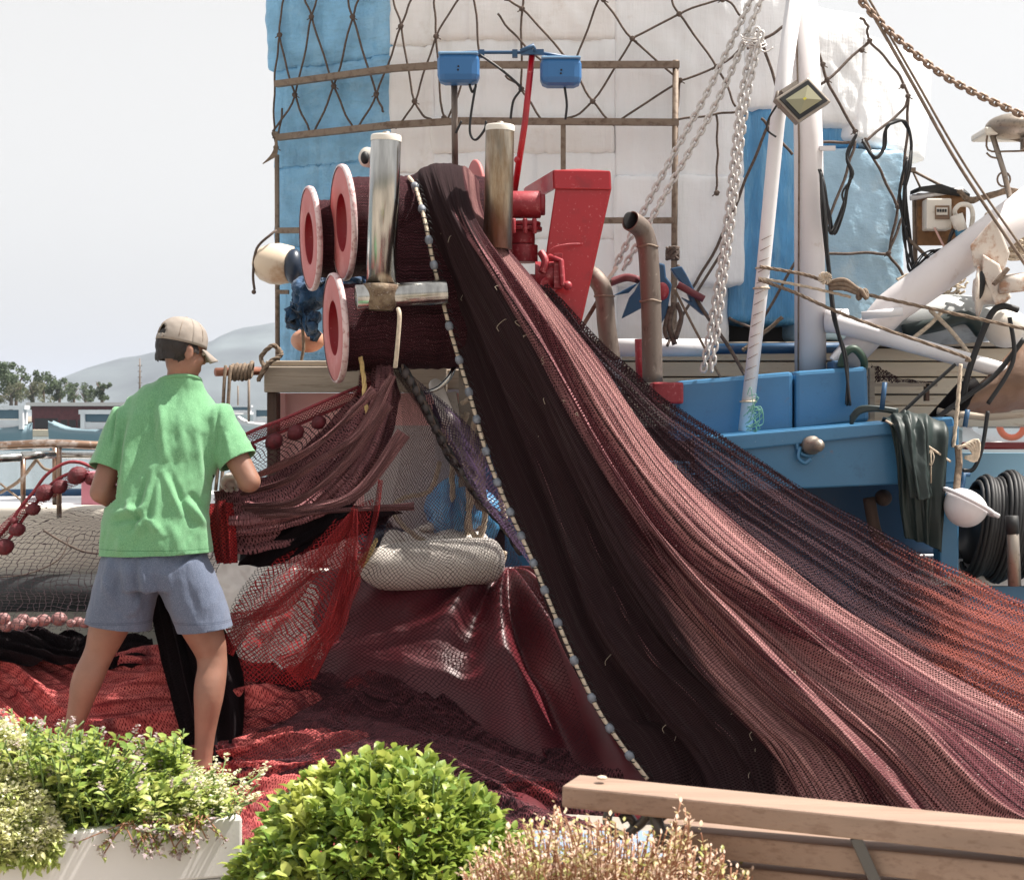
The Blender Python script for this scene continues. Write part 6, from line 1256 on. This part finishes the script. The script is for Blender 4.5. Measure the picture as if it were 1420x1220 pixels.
bm=bmesh.new();bm.from_mesh(me)
def cut(bm,co,n,sel):
    g=[f for f in bm.faces if sel(f.calc_center_median())];e=set(x for f in g for x in f.edges);v=set(x for f in g for x in f.verts)
    bmesh.ops.bisect_plane(bm,geom=list(v)+list(e)+g,plane_co=co,plane_no=n,clear_outer=False,clear_inner=False)
    dl=[f for f in bm.faces if sel(f.calc_center_median()) and (f.calc_center_median()-co).dot(n)>1e-5]
    bmesh.ops.delete(bm,geom=dl,context='FACES')
cut(bm,Q(215,767),Vector((.03,0,-1)),lambda c:True)
axl=(LE-LS).normalized();axr=(RE-RS).normalized()
pl_=Q(147,652);pr_=Q(322,643)
cut(bm,Vector((pl_.x,LS.lerp(LE,.6).y,pl_.z)),axl,lambda c:c.x<Q(168,0).x and c.z<Q(0,615).z and c.z>Q(0,712).z and (c-LS.lerp(LE,.7)).length<.14)
cut(bm,Vector((pr_.x,RS.lerp(RE,.62).y,pr_.z)),axr,lambda c:c.x>Q(293,0).x and c.z<Q(0,600).z and c.z>Q(0,720).z and (c-RS.lerp(RE,.72)).length<.15)
cut(bm,Q(246,528,.08),Vector((0.05,.35,1)),lambda c:c.z>Q(0,548).z and abs(c.x-Q(246,0).x)<.11)
bm.to_mesh(me);bm.free();sh=addme('t_shirt',me,m_shirt,solid=.004)
b=MB();b.tube([Q(246.5,528,.078)+Vector((math.cos(a)*.071,math.sin(a)*.067,-.02*math.sin(a)+.004*math.cos(a))) for a in np.linspace(0,2*math.pi,40,endpoint=False)],.0085,8,closed=True);man.part('collar',b,m_shirt,parent=sh)
# ---------------------------------------------------------------- shorts
b=MB()
b.sweep([Q(212,738,.0),Q(212,760,.0),Q(210,790,.0),Q(209,815,.0)],[(.175,.125),(.188,.132),(.205,.152),(.190,.145)],(1,0,0),32)
b.sweep([Q(182,780,.0),Q(174,815,.01),Q(166,850,.02),Q(160,880,.03)],[(.115,.132),(.122,.136),(.124,.135),(.125,.134)],(1,0,0),28)
b.sweep([Q(246,780,.0),Q(262,815,.01),Q(276,850,.02),Q(286,882,.03)],[(.112,.132),(.108,.134),(.104,.132),(.100,.130)],(1,0,0),28)
me=remesh(b,.007,5,.6)
co_=np.empty(len(me.vertices)*3);me.vertices.foreach_get('co',co_);co_=co_.reshape(-1,3);no=np.empty(len(me.vertices)*3);me.vertices.foreach_get('normal',no);no=no.reshape(-1,3)
px=co_[:,0]/Y0*F+710;py=HY-(co_[:,2]-CZ)/Y0*F;back=np.clip(-no[:,1]+.3,0,1);d=np.zeros(len(px))
for q in ((208,770,214,830,5,.008),(200,770,204,840,5,-.008),(190,768,188,850,6,.008),(176,770,172,850,6,-.007),(162,770,150,850,6,.006),(222,775,236,850,6,-.006),(238,770,256,860,7,.006),(262,770,284,860,7,-.005),(206,815,190,850,5,.008),(215,820,236,850,5,.008),(150,790,176,840,5,.006)):
    d+=crease(*q)
d=d*back+.006*fbm(px/18,py/50,51,3)+.003*fbm(px/8,py/16,53,2);co_+=no*d[:,None];me.vertices.foreach_set('co',co_.ravel());me.update()
bm=bmesh.new();bm.from_mesh(me);cut(bm,Q(160,868,.0),Vector((-.13,0,-1)).normalized(),lambda c:c.x<Q(212,0).x and c.z<Q(0,845).z);cut(bm,Q(282,873,.0),Vector((.10,0,-1)).normalized(),lambda c:c.x>Q(212,0).x and c.z<Q(0,845).z);bm.to_mesh(me);bm.free()
addme('shorts',me,m_shorts,solid=.004)
# ================================================================ plants
def leafmesh(pts,dirs,size,ratio=.5,fold=.35,seed=0,curl=.25,var=.35):
    r=np.random.RandomState(seed);n=len(pts);P_=np.array(pts);D=np.array(dirs,float);D/=np.linalg.norm(D,axis=1,keepdims=True)+1e-9
    up=np.tile([0,0,1.],(n,1))+r.normal(0,.35,(n,3));S=np.cross(D,up);S/=np.linalg.norm(S,axis=1,keepdims=True)+1e-9;U=np.cross(S,D)
    L=(size*(1+var*r.uniform(-1,1,n)))[:,None];Wd=L*ratio*.5
    base=P_;mid1=P_+D*L*.35-U*L*.02;mid2=P_+D*L*.7-U*L*curl*.3;tip=P_+D*L-U*L*curl
    a1=mid1+S*Wd+U*Wd*fold;a2=mid1-S*Wd+U*Wd*fold;b1=mid2+S*Wd*.75+U*Wd*fold*.7;b2=mid2-S*Wd*.75+U*Wd*fold*.7
    V=np.stack([base,mid1,mid2,tip,a1,a2,b1,b2],1).reshape(-1,3);F_=np.array([[0,4,1,1],[0,1,5,5],[4,6,2,1],[1,2,7,5],[6,3,2,2],[2,3,7,7]])
    fs=[]
    for k in range(n):
        o=k*8;fs+=[(o,o+4,o+1),(o,o+1,o+5),(o+4,o+6,o+2,o+1),(o+1,o+2,o+7,o+5),(o+6,o+3,o+2),(o+2,o+3,o+7)]
    b=MB();b.add(V.tolist(),fs,True);return b
def leafmat(name,c1,c2,c3=None,rough=.42,tr=.35,sc=30,spec=.5):
    t=NT(name);b=t.new('BsdfPrincipled');g=t.new('NewGeometry');tc=t.new('TexCoord');rn=g.outputs['Random Per Island'];c=t.mix(rn,c1,c2)
    if c3: c=t.mix(t.ramp(t.noise(tc.outputs['Object'],sc,3),.52,.62),c,c3)
    t.l(c,b.inputs['Base Color']);b.inputs['Roughness'].default_value=rough;b.inputs['Specular IOR Level'].default_value=spec
    n=t.new('Bump');n.inputs['Strength'].default_value=.3;n.inputs['Distance'].default_value=.002;t.l(t.noise(tc.outputs['Object'],180,3),n.inputs['Height']);t.l(n.outputs[0],b.inputs['Normal'])
    T_=t.new('BsdfTranslucent');h=t.mix(.35,c,(.42,.46,.10,1));t.l(h,T_.inputs[0]);mx=t.new('MixShader');mx.inputs[0].default_value=tr;t.l(b.outputs[0],mx.inputs[1]);t.l(T_.outputs[0],mx.inputs[2]);t.l(mx.outputs[0],t.out.inputs[0]);return t.m
l_basil=leafmat('basil_leaf',srgb(98,130,54),srgb(166,180,84),srgb(190,196,104),sc=9)
l_mint=leafmat('mint_leaf',srgb(104,134,58),srgb(172,186,96),srgb(190,194,116),sc=14)
l_sedum=leafmat('sedum_leaf',srgb(150,168,80),srgb(196,204,128),srgb(210,206,150),sc=14)
l_flower=leafmat('pale_floret',srgb(216,212,168),srgb(235,230,205),None,rough=.6)
l_violet=leafmat('faded_floret',srgb(165,140,150),srgb(205,190,190),None,rough=.6)
l_dry=leafmat('dry_leaf',srgb(204,168,148),srgb(230,206,188),srgb(196,184,130),rough=.7,tr=.3,sc=16)
m_stem=pm('green_stem',srgb(90,110,60),.6);m_stemd=pm('dry_stem',srgb(150,105,80),.8);m_soil=pm('potting_soil',(.05,.035,.025,1),.95,bump=(60,.6,.01))
def bush(name,label,c,rad,n,size,mat,seed,sprigs=200,ratio=.5,amp=.10,low=-.9,cat='plant',stems=True):
    """many short sprigs whose leaves whorl outwards from an uneven dome"""
    r=np.random.RandomState(seed);T=Thing(name,label,cat,Vector(c)-Vector((0,0,rad[2]*.9)));pts=[];dirs=[];st=MB()
    k=0;per=max(4,n//sprigs)
    for s in range(sprigs):
        while True:
            d=r.normal(0,1,3);d/=np.linalg.norm(d)
            if d[2]>low and d[1]<.75:break
        rr=1+amp*float(vn(d[0]*3.1+seed,d[1]*3+d[2]*3.3,seed))*2+r.normal(0,.025)
        tip=np.array(c)+d*np.array(rad)*rr;ax=d*.6+np.array([0,0,.75])+r.normal(0,.22,3);ax/=np.linalg.norm(ax);L=size*2.4
        if stems and s%2==0: st.tube([Vector(tip-ax*L*1.8),Vector(tip)],[.0035,.002],5)
        o=np.cross(ax,[.3,.5,.1]);o/=np.linalg.norm(o);q=np.cross(ax,o)
        for j in range(per):
            t=j/per;a=j*2.4+r.uniform(0,6);p=tip-ax*L*(1-t)+r.normal(0,.003,3);dd=(o*math.cos(a)+q*math.sin(a))*(1-.55*t)+ax*(.15+.8*t)-np.array([0,0,.25*(1-t)]);pts.append(p);dirs.append(dd)
    T.part('leaves',leafmesh(pts,dirs,size,ratio,seed=seed),mat)
    if stems:T.part('stem',st,m_stem)
    inner=MB();inner.ell(c,(rad[0]*.80,rad[1]*.80,rad[2]*.82),nu=28,nv=18);return T
cB=P(529,1226,3.45)
T=bush('basil_bush','dense round green basil bush in front of the net heap','' if False else cB,(M(192,3.45),.27,M(172,3.45)),12500,.027,l_basil,11,sprigs=1250,ratio=.66,amp=.10)
r=np.random.RandomState(5);pts=[];dirs=[]
for i in range(5200):
    d=r.normal(0,1,3);d/=np.linalg.norm(d)
    if d[2]<-.9:continue
    pts.append(np.array(cB)+d*np.array((M(192,3.45),.27,M(172,3.45)))*r.uniform(.72,.93));dirs.append(d+np.array([0,0,.1])+r.normal(0,.4,3))
T.part('inner_leaves',leafmesh(pts,dirs,.032,.55,seed=6),l_basil)
pot=MB();pot.lathe([(0,0),(.20,0),(.26,.45),(.28,.46),(.28,.5),(.25,.5),(.24,.44),(0,.44)],(cB.x,cB.y,0),(0,0,1),32);TP=Thing('flower_pot','terracotta pot holding the round basil bush','pot',(cB.x,cB.y,0));TP.part('pot_body',pot,pm('terracotta',srgb(170,95,70),.8,var=(6,.1)));
# white planter box
px1=P(336,1130,3.62);T=Thing('planter','long white painted planter box with chalky chips','planter',(-1.0,3.7,0))
m_plw=pm('planter_paint',srgb(226,222,220),.6,var=(2,.03),dirt=[(6,.64,srgb(190,180,170),.5),(70,.72,srgb(120,110,100),.6)],bump=[(6,.15,.006),(120,.2,.001)])
fl_=P(336,1133,3.55);fL=P(0,1160,3.386);zt=(fl_.z+fL.z)/2;back_=.34
dirv=(Vector((fL.x,fL.y,0))-Vector((fl_.x,fl_.y,0))).normalized();nb=Vector((-dirv.y,dirv.x,0));nb=nb if nb.y>0 else -nb
zt=fl_.z;z0=0
A=Vector((fl_.x,fl_.y,0));Bp=A+dirv*1.6
def slab(a,c,n_,th,z0,z1,name,mat,bev=.006):
    b=MB();b.prism([a+Vector((0,0,z0)),c+Vector((0,0,z0)),c+Vector((0,0,z1)),a+Vector((0,0,z1))],n_*th);return T.part(name,b,mat,bevel=bev)
slab(A,Bp,nb,.03,.0,zt-.13,'front_board',m_plw);slab(A,Bp,nb,.034,zt-.128,zt,'front_board',m_plw)
slab(A+nb*.036,A+nb*back_,dirv,.03,0,zt-.004,'end_board',m_plw);slab(A+nb*(back_+.002),Bp+nb*(back_+.002),nb,.03,0,zt,'back_board',m_plw)
b=MB();b.prism([A+nb*.04+dirv*.032+Vector((0,0,zt-.05)),Bp+nb*.04+Vector((0,0,zt-.05)),Bp+nb*(back_-.01)+Vector((0,0,zt-.05)),A+nb*(back_-.01)+dirv*.032+Vector((0,0,zt-.05))],(0,0,-.04));T.part('soil',b,m_soil)
def at(px_,up,dep=.16):
    x=(px_-710)/F*3.55;tt_=(x-A.x)/dirv.x;p=A+dirv*tt_+nb*dep;return Vector((p.x,p.y,zt+up))
# upright herbs: many sprigs of opposite leaves with small flower heads
def herbs(name,label,xs,h,n,size,mat,fm,seed,dep=(.05,.3),lean=.25,fl=.22,nleaf=16,ratio=.5,floret=.008,hf=None):
    r=np.random.RandomState(seed);c=at(sum(xs)/2,0);T=Thing(name,label,'plant',c);pts=[];dirs=[];fp=[];fd_=[];st=MB()
    for s in range(n):
        px_=r.uniform(*xs);b0=at(px_,-.05,r.uniform(*dep));k=(px_-xs[0])/(xs[1]-xs[0]);H_=h*r.uniform(.65,1.05)*(hf(k) if hf else 1)
        off=Vector((r.normal(0,lean)*H_,r.normal(-.1,lean)*H_,H_));pth=cr([b0,b0+off*.5+Vector((0,0,.02)),b0+off],4);st.tube(pth,.0022,4)
        for j in range(nleaf):
            t=.1+.9*j/nleaf;p=pth[min(len(pth)-1,int(t*(len(pth)-1)))];a=j*1.7+r.uniform(0,.6);pts.append(np.array(p)+r.normal(0,.004,3));dirs.append((math.cos(a),math.sin(a),.15+.6*t-.3*(1-t)))
        if fm and r.rand()<fl:
            e=pth[-1];ax=off.normalized()
            for j in range(14):
                a=j*2.4;fp.append(np.array(e)+np.array(ax)*(.002*j)+r.normal(0,.002,3));fd_.append((math.cos(a),math.sin(a),.5))
    T.part('leaves',leafmesh(pts,dirs,size,ratio,seed=seed),mat);T.part('stems',st,m_stem)
    if fm:T.part('flower_heads',leafmesh(fp,fd_,floret,.8,seed=seed+1),fm)
    return T
herbs('herb_plant','tall bright herb with mauve flower tips at the planter edge',(-70,118),.24,380,.025,l_mint,l_violet,21,fl=.07,dep=(.14,.34),nleaf=18,hf=lambda k:1.0 if k<.75 else 1-.9*(k-.75))
herbs('herb_plant','leafy green herb drooping between the pale sedum and mint',(88,155),.22,190,.026,l_mint,l_violet,22,fl=.15,dep=(.03,.25),nleaf=18)
herbs('mint_plant','broad leafy mint spreading over the planter middle',(140,320),.15,460,.025,l_mint,l_violet,23,fl=.10,dep=(.03,.34),nleaf=16,lean=.35,hf=lambda k:1.0-.55*k**2)
herbs('mint_plant','small upright mint sprig nearest the man\'s ankle',(232,272),.18,60,.026,l_mint,l_violet,27,fl=.1,dep=(.2,.34),nleaf=18,lean=.12)
T=herbs('trailing_herb','trailing flowering sprig hanging over the planter board',(180,300),.05,40,.014,l_mint,l_violet,24,dep=(.0,.06),nleaf=10,lean=.8,fl=1,floret=.010)
# hanging tufts
r=np.random.RandomState(8);pts=[];dirs=[];fp=[];fd_=[];st=MB()
for s in range(46):
    b0=at(r.uniform(185,292),.0,.0);e=b0+Vector((r.normal(0,.035),-.03-r.uniform(0,.03),-r.uniform(.0,.06)));pth=cr([b0+nb*.03,b0+Vector((0,-.015,.012)),e],5);st.tube(pth,.0016,4)
    for j in range(9):
        p=pth[min(len(pth)-1,j+2)];pts.append(np.array(p));dirs.append(r.normal(0,1,3))
    for j in range(8):fp.append(np.array(e)+r.normal(0,.004,3));fd_.append(r.normal(0,1,3))
T.part('hanging_leaves',leafmesh(pts,dirs,.016,.5,seed=3),l_mint);T.part('hanging_florets',leafmesh(fp,fd_,.010,.7,seed=4),l_violet);T.part('hanging_stems',st,m_stemd)
# spiky pale stems at right end
herbs('herb_plant','thin pale flowering stems leaning over the planter corner',(270,334),.10,90,.014,l_mint,l_flower,26,dep=(.02,.3),nleaf=12,lean=.6,fl=1,ratio=.35)
# sedum clusters
T=Thing('sedum','pale creamy sedum clusters at the planter front','plant',at(20,0));r=np.random.RandomState(31);pts=[];dirs=[];fp=[];fd_=[]
for s in range(520):
    px_=r.uniform(-60,98);k=min(1,(98-px_)/50);h_=r.uniform(-.03,.19*k+.02);c=at(px_,h_,.0);c=c+nb*(-.02+.14*max(0,h_)/.2+r.normal(0,.012))
    for j in range(22):
        d=r.normal(0,1,3);d/=np.linalg.norm(d);d[2]=abs(d[2]);fp.append(np.array(c)+d*.015);fd_.append(d)
    for j in range(14):
        d=r.normal(0,1,3);pts.append(np.array(c)-np.array([0,-.0,.02])+r.normal(0,.008,3));dirs.append(d+np.array([0,-.3,-.2]))
T.part('flower_heads',leafmesh(fp,fd_,.0095,.8,seed=31,var=.3),leafmat('sedum_floret',srgb(205,208,140),srgb(238,234,205),srgb(240,232,220),rough=.6,sc=40));T.part('leaves',leafmesh(pts,dirs,.020,.45,seed=32),l_sedum)
# dried bush
T=Thing('dry_bush','straw coloured dried bush growing in front of the bench','plant',P(830,1480,2.75));r=np.random.RandomState(41);pts=[];dirs=[];st=MB();gp=[];gd=[]
def top(px_):return np.interp(px_,[630,660,720,760,775,790,830,880,930,940,955,985,1010,1060],[1215,1175,1145,1130,1092,1140,1128,1150,1150,1105,1120,1165,1190,1225])
for s in range(470):
    px_=r.uniform(632,1045);tp=top(px_)+abs(r.normal(0,26))+(0 if r.rand()<.3 else r.uniform(0,60));Yy=r.uniform(2.62,2.98);e=P(px_,tp,2.8);e=Vector(((px_-710)/F*Yy,Yy,CZ-(tp-570)/F*Yy))
    b0=Vector((e.x*.6+.16*.4+r.normal(0,.05),2.8+r.normal(0,.04),e.z-.34));pth=cr([b0,b0.lerp(e,.5)+Vector((r.normal(0,.008),0,.0)),e],5);st.tube(pth,.0016,4)
    for j in range(34):
        t=.35+.65*j/34;p=b0.lerp(e,t) if False else pth[min(len(pth)-1,int(t*(len(pth)-1)+.5))];a=j*2.4
        (gp if s%7==0 else pts).append(np.array(p)+np.array([0,0,r.uniform(-.012,.012)]));(gd if s%7==0 else dirs).append((math.cos(a),math.sin(a),.7))
T.part('leaves',leafmesh(pts,dirs,.0115,.42,seed=41,curl=.1),l_dry);T.part('green_sprigs',leafmesh(gp,gd,.012,.45,seed=42,curl=.1),leafmat('pale_green_leaf',srgb(160,165,90),srgb(200,195,130),None));T.part('stem',st,m_stemd)
# ================================================================ bench
T=Thing('bench','brown wooden slatted bench with grey metal supports, seen from behind','bench',P(1100,1300,2.9))
m_bench=pm('bench_wood',srgb(150,126,110),.55,var=(5,.14),dirt=[(10,.52,srgb(120,94,78),.6),(26,.54,srgb(112,86,70),.5),(70,.66,srgb(84,60,48),.6)],stretch=(.22,4,4),bump=[(30,.25,.003),(160,.15,.001)])
m_iron=pm('bench_iron',srgb(92,90,88),.45,.5,dirt=(40,.6,srgb(130,120,110),.5),bump=(80,.2,.002))
def slat(ax_,ay,bx_,by,Ya,Yb,w,h,name='back_slat'):
    a=P(ax_,ay,Ya);c=P(bx_,by,Yb);b=MB();d=(c-a).normalized();x=Vector((0,0,1)).cross(d).normalized();x=x if x.y>0 else -x;z=d.cross(x);z=z if z.z>0 else -z
    ps=[a,a+x*w,a+x*w-z*h,a-z*h];b.prism(ps,c-a);return T.part(name,b,m_bench,bevel=.004)
# top rail: near top edge from (779,1088) ; far edge (797,1073)
slat(779,1089,1500,1164,2.98,2.66,.10,.040,'top_rail')
slat(905,1148,1500,1206,2.97,2.68,.085,.045);slat(930,1192,1500,1252,2.99,2.70,.085,.045)
slat(900,1240,1500,1300,3.05,2.76,.3,.04,'seat_slat')
b=MB();Yb=2.86;b.bar(P(1186,1160,2.80),P(1222,1240,2.80),.02,.010,up=(0,1,0));T.part('support_strap',b,m_iron,bevel=.002)
b=MB();b.tube(cr([P(905,1118,2.97),P(915,1150,2.95),P(930,1175,2.95),P(960,1240,2.95)],5),.012,8);b.tube(cr([P(850,1118,3.02),P(842,1135,3.02),P(850,1152,3.02),P(868,1158,3.02),P(880,1145,3.02),P(872,1132,3.02),P(860,1136,3.02)],6),.009,8);b.tube(cr([P(868,1158,3.02),P(890,1140,3.0),P(905,1120,2.98)],5),.009,8);T.part('scroll_bracket',b,m_iron)
for k in (0,1):
    x=(905,1450)[k];Yy=(2.99,2.75)[k];b=MB();c=P(x,1200,Yy);b.tube([Vector((c.x,c.y+.02,0)),Vector((c.x,c.y+.02,c.z))],.018,8);b.tube([Vector((c.x,c.y+.42,0)),Vector((c.x,c.y+.42,.40))],.018,8);b.tube([Vector((c.x,c.y+.02,.38)),Vector((c.x,c.y+.42,.40))],.016,8);T.part('leg',b,m_iron)
T.part('bolt',MB().ell(P(836,1086,2.97)+Vector((0,.035,.003)),(.010,.010,.004),nu=12,nv=8),m_rope_l)
b=MB();b.box(P(860,1175,3.3),(.35,.2,.02));single('blue_tray',b,pm('tray_blue',srgb(120,140,165),.6),'pale blue patch of crate lid behind the dried bush','lid',bevel=.004)
